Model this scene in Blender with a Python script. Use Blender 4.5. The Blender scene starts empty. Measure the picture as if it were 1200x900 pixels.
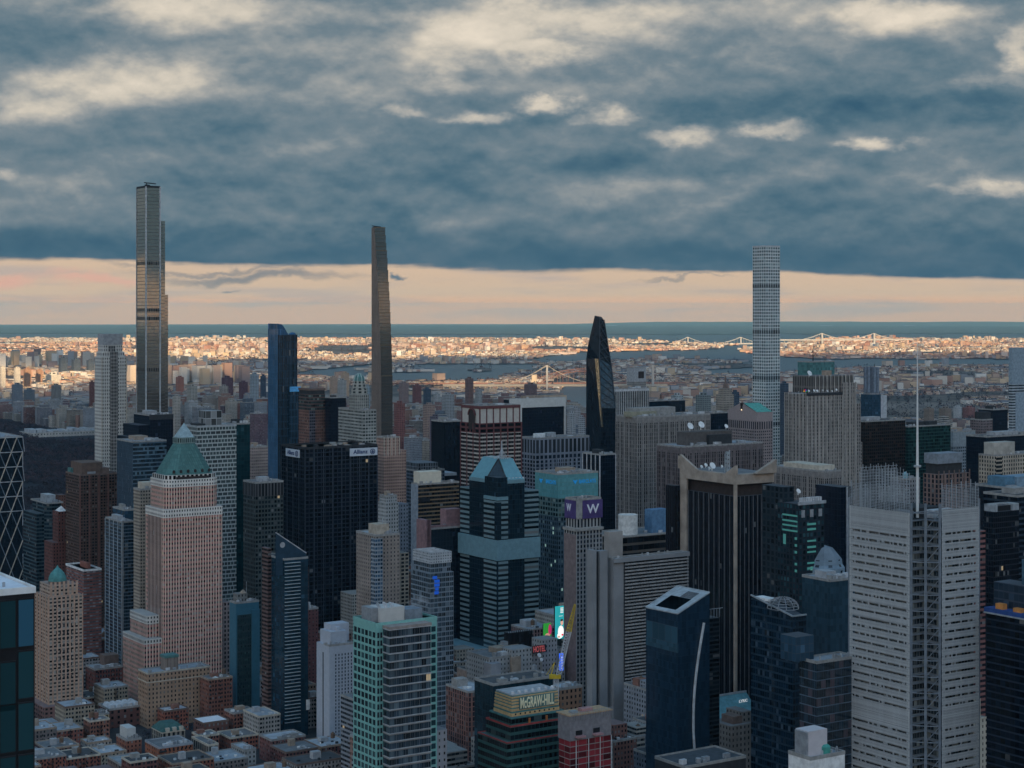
import bpy, math, random
import numpy as np
from mathutils import Vector, Matrix, noise as mnoise
random.seed(7); rng = np.random.default_rng(11)
scene = bpy.context.scene
COL = scene.collection
# ------------------------------------------------------------ camera
EYE = 335.0; F = 2080.0; X0 = 600.0; Y0 = 360.0       # focal length and centre in photo pixels (1200 wide)
cd = bpy.data.cameras.new('camera'); cam = bpy.data.objects.new('camera', cd); COL.objects.link(cam)
cam.location = (0, 0, EYE); cam.rotation_euler = (math.radians(90), 0, 0)
cd.sensor_width = 36; cd.lens = 36*F/1200; cd.shift_y = -(450-Y0)/1200
cd.clip_start = 1; cd.clip_end = 200000
scene.camera = cam
# ------------------------------------------------------------ sky
SUN_EL = math.radians(9.0); SUN_AZ = math.radians(-4.5)   # light travels towards +y, turned a little to the left
world = bpy.data.worlds.new('World'); scene.world = world; world.use_nodes = True
class NB:
    def __init__(s, nt): s.nt = nt; s.L = nt.links
    def node(s, t, **k):
        n = s.nt.nodes.new(t)
        for a, b in k.items(): setattr(n, a, b)
        return n
    def put(s, sock, v):
        if isinstance(v, bpy.types.NodeSocket): s.L.new(v, sock)
        elif v is not None:
            if isinstance(v, (tuple, list)) and len(v) == 3 and sock.type == 'RGBA': v = (*v, 1)
            sock.default_value = v
    def m(s, op, a, b=None, c=None, clamp=False):
        n = s.node('ShaderNodeMath', operation=op, use_clamp=clamp)
        s.put(n.inputs[0], a); s.put(n.inputs[1], b); s.put(n.inputs[2], c)
        return n.outputs[0]
    def mr(s, v, a, b, c=0., d=1., t='SMOOTHSTEP'):
        n = s.node('ShaderNodeMapRange', interpolation_type=t)
        for i, q in enumerate((v, a, b, c, d)): s.put(n.inputs[i], q)
        return n.outputs[0]
    def mix(s, f, a, b, mode='MIX'):
        n = s.node('ShaderNodeMix', data_type='RGBA', blend_type=mode)
        s.put(n.inputs[0], f); s.put(n.inputs[6], a); s.put(n.inputs[7], b)
        return n.outputs[2]
    def xyz(s, x=0., y=0., z=0.):
        n = s.node('ShaderNodeCombineXYZ')
        for i, q in enumerate((x, y, z)): s.put(n.inputs[i], q)
        return n.outputs[0]
    def noise(s, v, sc, det=6., ro=.5, dist=0., out=0):
        n = s.node('ShaderNodeTexNoise')
        s.put(n.inputs['Vector'], v); s.put(n.inputs['Scale'], sc); s.put(n.inputs['Detail'], det)
        s.put(n.inputs['Roughness'], ro); s.put(n.inputs['Distortion'], dist)
        return n.outputs[out]
def lin(r, g, b):
    f = lambda c: (c/255/12.92) if c/255 <= .04045 else ((c/255+.055)/1.055)**2.4
    return (f(r), f(g), f(b), 1)
EXPOSURE = 0.35
w = NB(world.node_tree); world.node_tree.nodes.clear()
tc = w.node('ShaderNodeTexCoord'); sp = w.node('ShaderNodeSeparateXYZ'); w.L.new(tc.outputs['Generated'], sp.inputs[0])
dx, dy, dz = sp.outputs
hyp = w.m('SQRT', w.m('ADD', w.m('MULTIPLY', dx, dx), w.m('MULTIPLY', dy, dy)))
az = w.m('ARCTAN2', dx, dy)                    # bearing, 0 = straight ahead
el = w.m('ARCTAN2', dz, hyp)                   # elevation angle
# warped sky coordinates so that cloud edges are ragged
base = w.xyz(w.m('MULTIPLY', az, 1.), w.m('MULTIPLY', el, 1.7), 0.)
wn = w.node('ShaderNodeTexNoise'); w.put(wn.inputs['Vector'], base); wn.inputs['Scale'].default_value = 16; wn.inputs['Detail'].default_value = 8; wn.inputs['Roughness'].default_value = .62
ws = w.node('ShaderNodeSeparateColor'); w.L.new(wn.outputs['Color'], ws.inputs[0])
wu = w.m('ADD', az, w.m('MULTIPLY', w.m('SUBTRACT', ws.outputs[0], .5), .085))
wv = w.m('ADD', el, w.m('MULTIPLY', w.m('SUBTRACT', ws.outputs[1], .5), .034))
soft = w.noise(w.xyz(w.m('MULTIPLY', az, 1.), w.m('MULTIPLY', el, 2.4), 1.7), 8., 7., .52, 0.)
med = w.noise(w.xyz(w.m('MULTIPLY', az, 1.), w.m('MULTIPLY', el, 1.9), 5.3), 24., 9., .56, 0.)
def spot(px, py, rx, ry, amp=1.):
    u = math.atan((px-X0)/F); v = math.atan((Y0-py)/F*math.cos(u))
    a = w.m('DIVIDE', w.m('SUBTRACT', wu, u), rx/F); b = w.m('DIVIDE', w.m('SUBTRACT', wv, v), ry/F)
    d = w.m('SQRT', w.m('ADD', w.m('MULTIPLY', a, a), w.m('MULTIPLY', b, b)))
    return w.mr(d, 1.25, .15, 0., amp)
def spots(lst):
    o = None
    for q in lst:
        s_ = spot(*q); o = s_ if o is None else w.m('MAXIMUM', o, s_)
    return o
bright = spots([(140,100,110,40,.95),(55,118,75,24,.8),(225,6,190,30,.85),(560,40,130,48,.9),(660,20,190,34,.95),(620,62,70,22,.9),(520,78,45,28,.6),
                (560,130,46,12,.95),(640,122,38,10,.9),(715,131,50,13,.9),(800,152,46,12,.85),(905,154,56,12,.95),(1022,176,46,10,.98),(1060,18,100,30,1.),
                (950,6,160,22,.6),(1195,62,34,36,.95),(1170,95,50,12,.5),(480,127,30,8,.6),(8,205,26,14,.6),(1180,212,60,13,.75),(1125,220,30,7,.5)])
grey = spots([(60,235,150,42,.9),(780,224,180,26,.9),(905,205,90,22,.8),(510,268,95,24,.9),(390,268,60,14,.6),(1120,205,100,30,.7),(200,70,220,60,.8),(620,60,330,80,.8),
              (1080,35,180,50,.85),(300,180,190,34,.35),(640,158,180,26,.5),(880,165,160,20,.4),(640,215,110,14,.35)])
deep = spots([(330,285,330,26,1.),(760,300,300,18,1.),(1080,250,190,50,.75),(720,195,160,22,.7),(930,120,190,36,.6),(1120,130,150,30,.6),(60,30,120,40,.5),(420,205,200,24,.5),(120,285,200,16,.8),(800,85,130,24,.5)])
fine = w.noise(w.xyz(w.m('MULTIPLY', az, 1.), w.m('MULTIPLY', el, 1.6), 8.1), 70., 6., .55, 0.)
up = w.noise(w.xyz(w.m('MULTIPLY', az, 1.), w.m('MULTIPLY', w.m('ADD', el, .006), 1.9), 5.3), 24., 9., .56, 0.)
relief = w.m('MULTIPLY', w.m('SUBTRACT', med, up), .30)
tt = w.m('ADD', .5, w.m('ADD', w.m('MULTIPLY', w.m('SUBTRACT', soft, .5), .27), w.m('ADD', w.m('MULTIPLY', w.m('SUBTRACT', med, .5), .11), w.m('MULTIPLY', w.m('SUBTRACT', fine, .5), .06))))
broad = w.noise(w.xyz(w.m('MULTIPLY', az, 1.), w.m('MULTIPLY', el, 3.4), 3.3), 3.4, 3., .5)
tt = w.m('ADD', tt, w.m('MULTIPLY', w.m('SUBTRACT', broad, .5), .22))
tt = w.m('ADD', tt, w.m('ADD', w.m('MULTIPLY', grey, .075), w.m('MULTIPLY', bright, .21)))
tt = w.m('ADD', w.m('SUBTRACT', tt, w.m('MULTIPLY', deep, .075)), relief)
tt = w.m('ADD', tt, w.mr(el, .07, .17, -.004, .036))
cr_ = w.node('ShaderNodeValToRGB'); w.L.new(tt, cr_.inputs[0]); E = cr_.color_ramp.elements
stops = [(.35, lin(56,92,114)), (.44, lin(76,107,124)), (.50, lin(96,120,133)), (.565, lin(117,133,142)), (.62, lin(142,150,153)), (.68, lin(170,170,166)), (.75, lin(205,197,183)), (.84, lin(230,218,200))]
E[0].position, E[0].color = stops[0]; E[1].position, E[1].color = stops[-1]
for p_, c_ in stops[1:-1]: e_ = E.new(p_); e_.color = c_
deck = cr_.outputs[0]
deck = w.mix(w.mr(el, .050, .026, 0., .55), deck, lin(62,98,119))
# clear gap at the horizon
gap = w.mix(w.mr(el, .0003, .0085), (1.06,.51,.25,1), lin(216,189,162))
streak = w.noise(w.xyz(w.m('MULTIPLY', az, 1.), w.m('MULTIPLY', el, 11.), 0.), 8., 7., .55)
gap = w.mix(w.mr(streak, .46, .66, 0., .5), gap, lin(170,165,168))
pinks = w.m('MULTIPLY', spots([(20,322,70,9,1.),(105,331,75,6,.9),(60,356,150,5,.5),(200,349,60,5,.5)]), w.mr(med, .3, .55))
gap = w.mix(pinks, gap, lin(226,178,158))
blu = spots([(300,321,150,7,.75),(250,312,130,4,.6),(478,320,12,4,1.),(290,338,10,3,.7),(800,326,60,2,.5)])
gap = w.mix(blu, gap, lin(104,122,134))
gap = w.mix(w.mr(el, .0, -.012), gap, (1.06,.51,.25,1))
edge = w.m('SUBTRACT', w.m('SUBTRACT', .0207, w.m('MULTIPLY', w.m('MAXIMUM', w.m('MINIMUM', az, .3), -.3), .0175)), w.m('MULTIPLY', w.m('SUBTRACT', streak, .5), .010))
edge = w.m('ADD', edge, w.m('ADD', w.m('MULTIPLY', w.m('SUBTRACT', ws.outputs[2], .5), .005), w.m('MULTIPLY', w.m('SUBTRACT', med, .5), .004)))
ahead = w.mr(dy, -.2, .4)
sky = w.mix(w.mr(w.m('SUBTRACT', el, edge), -.0012, .0020), gap, deck)
# overhead and behind the camera: the western evening sky, brighter than the deck ahead
west = w.mix(w.mr(el, .02, .9), (2.0,1.66,1.34,1), (.30,.56,.88,1))
west = w.mix(w.mr(w.noise(w.xyz(dx, dy, w.m('MULTIPLY', dz, 3.)), 3.5, 6., .6), .4, .7, 0., .6), west, (.30,.44,.62,1))
sky = w.mix(w.m('MULTIPLY', w.mr(dy, .25, -.55), w.mr(el, .10, .24)), sky, west)
zen = w.mr(el, .2, .7)
sky = w.mix(zen, sky, w.mix(w.mr(dy, .4, -.5), (.09,.18,.28,1), (.32,.60,.95,1)))
nis = w.node('ShaderNodeTexSky', sky_type='NISHITA', sun_disc=False, sun_elevation=SUN_EL, sun_rotation=math.pi-SUN_AZ, altitude=300, air_density=1.2, dust_density=1.5)
b1 = w.node('ShaderNodeBackground'); w.put(b1.inputs[0], sky); b1.inputs[1].default_value = 0.784
b2 = w.node('ShaderNodeBackground'); w.L.new(nis.outputs[0], b2.inputs[0]); 
# clear air shows only through the thin parts of the deck
b2.inputs[1].default_value = 0.05
b2f = w.node('ShaderNodeMixShader'); 
w.put(b2f.inputs[0], w.m('MULTIPLY', w.mr(dy, .1, -.5), w.m('MULTIPLY', w.mr(el, .02, .3), .5)))
w.L.new(b1.outputs[0], b2f.inputs[1])
addn = w.node('ShaderNodeAddShader'); w.L.new(b1.outputs[0], addn.inputs[0]); w.L.new(b2.outputs[0], addn.inputs[1]); w.L.new(addn.outputs[0], b2f.inputs[2])
wo = w.node('ShaderNodeOutputWorld'); w.L.new(b2f.outputs[0], wo.inputs[0])
# ------------------------------------------------------------ sun, exposure
sd = bpy.data.lights.new('sun', 'SUN'); sd.energy = 5.0; sd.angle = math.radians(.5); sd.color = (1.0, .71, .39)
sun = bpy.data.objects.new('sun', sd); COL.objects.link(sun)
SDIR = Vector((math.sin(SUN_AZ)*math.cos(SUN_EL), math.cos(SUN_AZ)*math.cos(SUN_EL), -math.sin(SUN_EL)))
sun.rotation_euler = SDIR.to_track_quat('-Z', 'Y').to_euler(); sun.location = (0, -200, 900)
vs = scene.view_settings; vs.view_transform = 'Standard'; vs.look = 'None'; vs.gamma = 1; vs.exposure = EXPOSURE; vs.use_curve_mapping = False
scene.cycles.max_bounces = 5; scene.cycles.diffuse_bounces = 2; scene.cycles.glossy_bounces = 3; scene.cycles.volume_bounces = 0
scene.cycles.transparent_max_bounces = 8

# ------------------------------------------------------------ placing helpers
RE2 = 2*7.4e6
def gz(x, y): return -(x*x+y*y)/RE2                 # the earth falls away with distance
def gdist(py):                                      # depth at which the ground is seen at photo row py
    k = (py-Y0)/F
    if k <= 0: k = 1e-4
    # EYE + d^2/RE2 = k d
    disc = k*k - 4*EYE/RE2
    return (k - math.sqrt(disc))/2*RE2 if disc > 0 else k/2*RE2
def gpt(px, py):
    d = gdist(py); return ((px-X0)/F*d, d)
def px_of(x, y): return X0 + F*x/y
def py_of(y, z): return Y0 + F*(EYE-z)/y
def zat(py, d): return EYE-(py-Y0)/F*d
TH = math.radians(33.4)                             # bearing of the cross streets

def tag(o, label=None, cat=None, group=None, kind=None):
    if label: o['label'] = label
    if cat: o['category'] = cat
    if group: o['group'] = group
    if kind: o['kind'] = kind
    return o
def empty(name, loc, rz=0.):
    o = bpy.data.objects.new(name, None); COL.objects.link(o); o.location = loc; o.rotation_euler = (0, 0, rz)
    o.empty_display_size = 10
    return o
class MB:
    """collects faces with uv in bays and storeys"""
    def __init__(s): s.v = []; s.f = []; s.uv = []; s.mi = []; s.mats = []
    def mid(s, m):
        if m not in s.mats: s.mats.append(m)
        return s.mats.index(m)
    def quad(s, pts, uvs=None, m=None):
        i = len(s.v); s.v.extend([tuple(p) for p in pts]); s.f.append(tuple(range(i, i+len(pts))))
        s.uv.append(uvs if uvs else [(p[0]*.1, p[1]*.1) for p in pts]); s.mi.append(s.mid(m) if m else 0); return s
    def prism(s, poly, z0, z1, bw=3., fh=3.5, top=True, bottom=False, poly1=None, m=None, mt=None):
        n = len(poly); p1 = poly1 or poly
        N = max(1, round((z1-z0)/fh))
        for i in range(n):
            a, b = poly[i], poly[(i+1) % n]; c, d = p1[(i+1) % n], p1[i]
            L = math.hypot(b[0]-a[0], b[1]-a[1]); nb = max(1, round(L/bw))
            s.quad([(a[0],a[1],z0),(b[0],b[1],z0),(c[0],c[1],z1),(d[0],d[1],z1)], [(0,0),(nb,0),(nb,N),(0,N)], m)
        if top: s.quad([(p[0],p[1],z1) for p in p1], None, mt or m)
        if bottom: s.quad([(p[0],p[1],z0) for p in reversed(poly)], None, m)
        return s
    def box(s, x0, x1, y0, y1, z0, z1, bw=3., fh=3.5, bottom=False, m=None, mt=None):
        if x1 < x0: x0, x1 = x1, x0
        if y1 < y0: y0, y1 = y1, y0
        return s.prism([(x0,y0),(x1,y0),(x1,y1),(x0,y1)], z0, z1, bw, fh, True, bottom, None, m, mt)
    def beam(s, p, q, w_, h_=None, m=None):
        p = Vector(p); q = Vector(q); h_ = h_ or w_; d = (q-p)
        if d.length < 1e-6: return s
        d.normalize(); up = Vector((0,0,1)) if abs(d.z) < .95 else Vector((0,1,0))
        a = d.cross(up).normalized()*w_/2; b = a.normalized().cross(d).normalized()*h_/2
        c = [-a-b, a-b, a+b, -a+b]
        A = [p+k for k in c]; B = [q+k for k in c]
        for i in range(4):
            j = (i+1) % 4
            s.quad([A[i], A[j], B[j], B[i]], [(0,0),(1,0),(1,1),(0,1)], m)
        s.quad(A[::-1], None, m); s.quad(B, None, m)
        return s
    def lathe(s, cx, cy, prof, n=16, bw=3., fh=3.5, m=None):
        for (r0, z0), (r1, z1) in zip(prof, prof[1:]):
            for i in range(n):
                t0 = 2*math.pi*i/n; t1 = 2*math.pi*(i+1)/n
                P = [(cx+r0*math.cos(t0), cy+r0*math.sin(t0), z0), (cx+r0*math.cos(t1), cy+r0*math.sin(t1), z0),
                     (cx+r1*math.cos(t1), cy+r1*math.sin(t1), z1), (cx+r1*math.cos(t0), cy+r1*math.sin(t0), z1)]
                if r1 < 1e-4: P = P[:3]
                if r0 < 1e-4: P = [P[0], P[2], P[3]]
                s.quad(P, [(i,z0/fh),(i+1,z0/fh),(i+1,z1/fh),(i,z1/fh)][:len(P)], m)
        r, z = prof[-1]
        if r > 1e-4: s.quad([(cx+r*math.cos(2*math.pi*i/n), cy+r*math.sin(2*math.pi*i/n), z) for i in range(n)], None, m)
        return s
    def build(s, name, mat, parent=None, smooth=False):
        me = bpy.data.meshes.new(name); me.from_pydata(s.v, [], s.f)
        uvl = me.uv_layers.new(name='UVMap')
        flat = [c for u in s.uv for q in u for c in q]
        uvl.data.foreach_set('uv', flat)
        if s.mats:
            for m_ in s.mats: me.materials.append(m_)
            me.polygons.foreach_set('material_index', s.mi)
        else: me.materials.append(mat)
        if smooth: me.polygons.foreach_set('use_smooth', [True]*len(s.f))
        me.update()
        o = bpy.data.objects.new(name, me); COL.objects.link(o); o.parent = parent
        return o

# ------------------------------------------------------------ materials
def facade_group():
    g = bpy.data.node_groups.new('facade', 'ShaderNodeTree')
    def inp(n, t, d):
        s_ = g.interface.new_socket(n, in_out='INPUT', socket_type=t); s_.default_value = d
    C = 'NodeSocketColor'; V = 'NodeSocketFloat'
    inp('Wall', C, (.3,.3,.3,1)); inp('Spandrel', C, (.3,.3,.3,1)); inp('Glass', C, (.03,.04,.05,1)); inp('Blind', C, (.2,.205,.2,1))
    inp('WinW', V, .6); inp('WinH', V, .6); inp('BlindP', V, .07); inp('LitP', V, .0); inp('GlassRough', V, .12); inp('Dirt', V, .32)
    inp('Mull', V, 0.); inp('Spec', V, .3); inp('Tilt', V, .02); inp('Lit', C, (1.,.8,.5,1)); inp('Metal', V, 0.); inp('Var', V, 1.)
    g.interface.new_socket('Shader', in_out='OUTPUT', socket_type='NodeSocketShader')
    b = NB(g); gi = b.node('NodeGroupInput'); go = b.node('NodeGroupOutput'); I = gi.outputs
    uv = b.node('ShaderNodeUVMap', uv_map='UVMap'); s = b.node('ShaderNodeSeparateXYZ'); b.L.new(uv.outputs[0], s.inputs[0])
    u, v = s.outputs[0], s.outputs[1]
    fu = b.m('ABSOLUTE', b.m('SUBTRACT', b.m('FRACT', u), .5)); fv = b.m('ABSOLUTE', b.m('SUBTRACT', b.m('FRACT', v), .5))
    mu = b.m('LESS_THAN', fu, b.m('MULTIPLY', I['WinW'], .5)); mv = b.m('LESS_THAN', fv, b.m('MULTIPLY', I['WinH'], .5))
    geo = b.node('ShaderNodeNewGeometry'); ns = b.node('ShaderNodeSeparateXYZ'); b.L.new(geo.outputs['Normal'], ns.inputs[0])
    side = b.m('LESS_THAN', b.m('ABSOLUTE', ns.outputs[2]), .6)
    win = b.m('MULTIPLY', b.m('MULTIPLY', mu, mv), side)
    # thin mullion in the middle of a window
    mul = b.m('LESS_THAN', fu, b.m('MULTIPLY', I['Mull'], .5))
    win = b.m('MULTIPLY', win, b.m('SUBTRACT', 1., mul))
    oi = b.node('ShaderNodeObjectInfo')
    cell = b.xyz(b.m('FLOOR', u), b.m('FLOOR', v), b.m('MULTIPLY', oi.outputs['Random'], 97.))
    nn = b.node('ShaderNodeVectorMath', operation='ADD'); b.L.new(cell, nn.inputs[0])
    b.L.new(geo.outputs['Normal'], nn.inputs[1])
    wnz = b.node('ShaderNodeTexWhiteNoise', noise_dimensions='3D'); b.L.new(nn.outputs[0], wnz.inputs['Vector'])
    r = wnz.outputs['Value']; rc = b.node('ShaderNodeSeparateColor'); b.L.new(wnz.outputs['Color'], rc.inputs[0])
    blind = b.m('LESS_THAN', r, I['BlindP']); lit = b.m('MULTIPLY', b.m('GREATER_THAN', r, b.m('SUBTRACT', 1., b.m('MULTIPLY', I['LitP'], .5))), win)
    gl = b.mix(I['Var'], I['Glass'], b.mix(rc.outputs[1], (.15,.15,.15,1), (1.05,1.05,1.05,1)), 'MULTIPLY')
    gl = b.mix(b.m('MULTIPLY', blind, b.mr(rc.outputs[2], 0., 1., .15, .85, 'LINEAR')), gl, I['Blind'])
    tco = b.node('ShaderNodeTexCoord')
    dn = b.noise(tco.outputs['Object'], .045, 7., .62)
    dirt = b.mr(dn, .3, .7, b.m('SUBTRACT', 1., I['Dirt']), b.m('ADD', 1., b.m('MULTIPLY', I['Dirt'], .5)), 'LINEAR')
    mp = b.node('ShaderNodeMapping'); b.L.new(tco.outputs['Object'], mp.inputs[0]); mp.inputs['Scale'].default_value = (1,1,.06)
    stn = b.noise(mp.outputs[0], .35, 5., .65)
    fl = b.node('ShaderNodeTexWhiteNoise', noise_dimensions='2D'); b.L.new(b.xyz(b.m('FLOOR', v), b.m('MULTIPLY', oi.outputs['Random'], 31.)), fl.inputs['Vector'])
    dirt = b.m('MULTIPLY', dirt, b.m('MULTIPLY', b.mr(stn, .3, .7, .86, 1.08, 'LINEAR'), b.m('MULTIPLY', b.mr(fl.outputs['Value'], 0., 1., .94, 1.04, 'LINEAR'), b.mr(rc.outputs[0], 0., 1., .95, 1.04, 'LINEAR'))))
    dv = b.node('ShaderNodeCombineColor'); 
    for i in range(3): b.L.new(dirt, dv.inputs[i])
    wall = b.mix(mu, I['Wall'], I['Spandrel']); wall = b.mix(b.m('SUBTRACT', 1., side), wall, b.mix(.5, I['Wall'], (.16,.17,.18,1)))
    wall = b.mix(1., wall, dv.outputs[0], 'MULTIPLY')
    col = b.mix(win, wall, gl)
    # every pane leans a hair differently, so reflections break up
    tilt = b.node('ShaderNodeVectorMath', operation='SUBTRACT'); b.L.new(wnz.outputs['Color'], tilt.inputs[0]); tilt.inputs[1].default_value = (.5,.5,.5)
    sc = b.node('ShaderNodeVectorMath', operation='SCALE'); b.L.new(tilt.outputs[0], sc.inputs[0]); b.L.new(I['Tilt'], sc.inputs['Scale'])
    ad = b.node('ShaderNodeVectorMath', operation='ADD'); b.L.new(geo.outputs['Normal'], ad.inputs[0]); b.L.new(sc.outputs[0], ad.inputs[1])
    no = b.node('ShaderNodeVectorMath', operation='NORMALIZE'); b.L.new(ad.outputs[0], no.inputs[0])
    p = b.node('ShaderNodeBsdfPrincipled')
    b.put(p.inputs['Base Color'], col); b.put(p.inputs['Roughness'], b.m('ADD', b.m('MULTIPLY', win, b.m('SUBTRACT', I['GlassRough'], .8)), .8))
    b.put(p.inputs['Specular IOR Level'], b.m('ADD', b.m('MULTIPLY', win, b.m('SUBTRACT', I['Spec'], .2)), .2))
    b.put(p.inputs['Metallic'], b.m('MULTIPLY', win, I['Metal']))
    b.L.new(no.outputs[0], p.inputs['Normal'])
    b.put(p.inputs['Emission Color'], I['Lit']); b.put(p.inputs['Emission Strength'], b.m('MULTIPLY', lit, b.mr(rc.outputs[0], 0., 1., .02, .22, 'LINEAR')))
    b.L.new(p.outputs[0], go.inputs[0])
    return g
FG = facade_group()
def fac(name, wall, spandrel=None, glass=(.02,.028,.036), ww=.6, wh=.6, src=None, **k):
    m = bpy.data.materials.new(name); m.use_nodes = True; b = NB(m.node_tree); m.node_tree.nodes.clear()
    g = b.node('ShaderNodeGroup'); g.node_tree = FG; o = b.node('ShaderNodeOutputMaterial'); b.L.new(g.outputs[0], o.inputs[0])
    I = g.inputs
    if src == 'object':
        oi = b.node('ShaderNodeObjectInfo'); b.L.new(oi.outputs['Color'], I['Wall']); b.L.new(oi.outputs['Color'], I['Spandrel'])
    elif src == 'attr':
        at = b.node('ShaderNodeAttribute', attribute_name='tint'); b.L.new(at.outputs['Color'], I['Wall']); b.L.new(at.outputs['Color'], I['Spandrel'])
    else:
        b.put(I['Wall'], wall); b.put(I['Spandrel'], spandrel or wall)
    b.put(I['Glass'], glass); I['WinW'].default_value = ww; I['WinH'].default_value = wh
    for a, c in k.items(): b.put(I[a], c)
    return m
def flat(name, col, rough=.8, metal=0., emis=0., var=.2, scale=.3, spec=.3):
    m = bpy.data.materials.new(name); m.use_nodes = True; b = NB(m.node_tree); p = m.node_tree.nodes['Principled BSDF']
    t = b.node('ShaderNodeTexCoord'); n = b.noise(t.outputs['Object'], scale, 5., .6)
    if var > 0:
        c = b.mix(b.mr(n, .3, .7, 0., 1.), tuple(x*(1-var) for x in col[:3]), tuple(min(1, x*(1+var)) for x in col[:3]))
        b.L.new(c, p.inputs['Base Color'])
    else: b.put(p.inputs['Base Color'], col)
    p.inputs['Roughness'].default_value = rough; p.inputs['Metallic'].default_value = metal; p.inputs['Specular IOR Level'].default_value = spec
    if emis: b.put(p.inputs['Emission Color'], col); p.inputs['Emission Strength'].default_value = emis
    return m
def glassy(name, col, rough=.1, metal=.0, tilt=.02, bw=1., wh=.94, frame=(.012,.018,.026), **k):
    return fac(name, frame, frame, col, .93, wh, GlassRough=rough, Metal=metal, Tilt=tilt, BlindP=k.pop('BlindP', .03), Blind=k.pop('Blind', tuple(min(1, c*2.2+.015) for c in col)), Spec=k.pop('Spec', .5), Var=k.pop('Var', .5), **k)
# ------------------------------------------------------------ terrain and water
def inpoly(px, py, poly):
    r = False; j = len(poly)-1
    for i in range(len(poly)):
        a, b = poly[i], poly[j]
        if (a[1] > py) != (b[1] > py) and px < (b[0]-a[0])*(py-a[1])/(b[1]-a[1])+a[0]: r = not r
        j = i
    return r
W = [[(620,421),(690,413),(760,411.5),(822,411),(868,404),(905,404),(870,410),(885,416),(960,421),(1100,421),(1700,418),(1700,427),(1200,430),(1060,430),(960,435),(905,439),(880,436),(890,428),(860,424),(760,422),(700,424),(640,427)],
     [(360,434),(440,427),(560,426.5),(640,427),(625,433),(600,439),(590,446),(560,448.5),(450,449),(400,446),(340,439)],
     [(655,452),(755,452),(770,470),(700,479),(645,481),(650,462)],
     [(640,392.5),(1700,390),(1700,396),(1100,397.5),(980,396.5),(905,404),(868,404),(830,403.5),(770,400),(700,398)],
     [(826,433),(880,431),(905,440),(860,441),(834,440)], [(-600,392),(-300,390),(640,392.5),(700,398),(500,396.5),(-300,395)]]
ISL = [[(425,437),(440,427.5),(470,426.5),(498,434),(490,437)], [(548,434),(560,431),(580,433),(577,435),(550,436)]]
def is_land(px, py):
    q = px + 14*mnoise.noise(Vector((px*.03, py*.25, 3))); p = py + .9*mnoise.noise(Vector((px*.04, py*.4, 9)))
    if p < 381.2: return False
    if any(inpoly(q, p, P) for P in ISL): return True
    return not any(inpoly(q, p, P) for P in W)
def sheet(name, keep, xs, ys, dz, mat, kind='structure'):
    vid = {}; V = []; Fc = []
    def vv(i, j):
        if (i, j) not in vid:
            x, y = gpt(xs[i], ys[j]); vid[(i, j)] = len(V); V.append((x, y, gz(x, y)+dz))
        return vid[(i, j)]
    for j in range(len(ys)-1):
        for i in range(len(xs)-1):
            if keep((xs[i]+xs[i+1])/2, (ys[j]+ys[j+1])/2): Fc.append((vv(i,j+1), vv(i+1,j+1), vv(i+1,j), vv(i,j)))
    me = bpy.data.meshes.new(name); me.from_pydata(V, [], Fc); me.materials.append(mat); me.update()
    o = bpy.data.objects.new(name, me); COL.objects.link(o); return tag(o, kind=kind)
def land_mat(name, c1, c2, c3, sc):
    m = bpy.data.materials.new(name); m.use_nodes = True; b = NB(m.node_tree); p = m.node_tree.nodes['Principled BSDF']
    t = b.node('ShaderNodeTexCoord'); n = b.noise(t.outputs['Object'], sc, 8., .7); n2 = b.noise(t.outputs['Object'], sc*.12, 5., .6)
    c = b.mix(b.mr(n, .42, .56), c1, c2); c = b.mix(b.mr(n2, .48, .6), c, c3)
    b.L.new(c, p.inputs['Base Color']); p.inputs['Roughness'].default_value = .9; p.inputs['Specular IOR Level'].default_value = .1
    return m
m_water = bpy.data.materials.new('water'); m_water.use_nodes = True
b = NB(m_water.node_tree); p = m_water.node_tree.nodes['Principled BSDF']; p.inputs['Base Color'].default_value = (.05,.085,.10,1); p.inputs['Roughness'].default_value = .35; p.inputs['Specular IOR Level'].default_value = .4
t = b.node('ShaderNodeTexCoord'); bp = b.node('ShaderNodeBump'); bp.inputs['Strength'].default_value = .5; bp.inputs['Distance'].default_value = 2.
b.L.new(b.noise(t.outputs['Object'], .02, 6., .6), bp.inputs['Height']); b.L.new(bp.outputs[0], p.inputs['Normal'])
# water: a disc that follows the earth's curve, all the way round the camera
mb = MB(); rr = [0, 300, 800, 1600, 3000, 5000, 8000, 12000, 17000, 22000, 28000, 35000, 42000, 50000, 58000, 66000, 75000, 90000]
NA = 120
vg = [[(r*math.sin(2*math.pi*i/NA), r*math.cos(2*math.pi*i/NA), -r*r/RE2) for i in range(NA)] for r in rr[1:]]
V = [(0,0,0)]+[q for ring in vg for q in ring]; Fc = [(0, 1+(i+1) % NA, 1+i) for i in range(NA)]
for k in range(len(rr)-2):
    for i in range(NA):
        j = (i+1) % NA; a = 1+k*NA; c = 1+(k+1)*NA
        Fc.append((a+i, a+j, c+j, c+i))
me = bpy.data.meshes.new('water'); me.from_pydata(V, [], Fc); me.materials.append(m_water)
me.update(); o = bpy.data.objects.new('water', me); COL.objects.link(o); tag(o, kind='structure')
m_far = land_mat('far woods', (.11,.15,.15), (.12,.16,.16), (.14,.165,.16), .0006)
m_sub = land_mat('suburb ground', (.20,.16,.13), (.09,.08,.07), (.24,.20,.17), .006)
m_str = land_mat('street asphalt', (.045,.047,.05), (.06,.06,.062), (.05,.05,.055), .05)
xs = [-600+7*i for i in range(330)]
ysf = [381.2, 382, 383, 384, 385.5, 387, 388.5, 390] + [391+.6*i for i in range(12)]
sheet('far_woods', is_land, xs, ysf, 5, m_far)
ysn = [398.2+.7*i for i in range(116)] + [480+5*i for i in range(9)]
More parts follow.
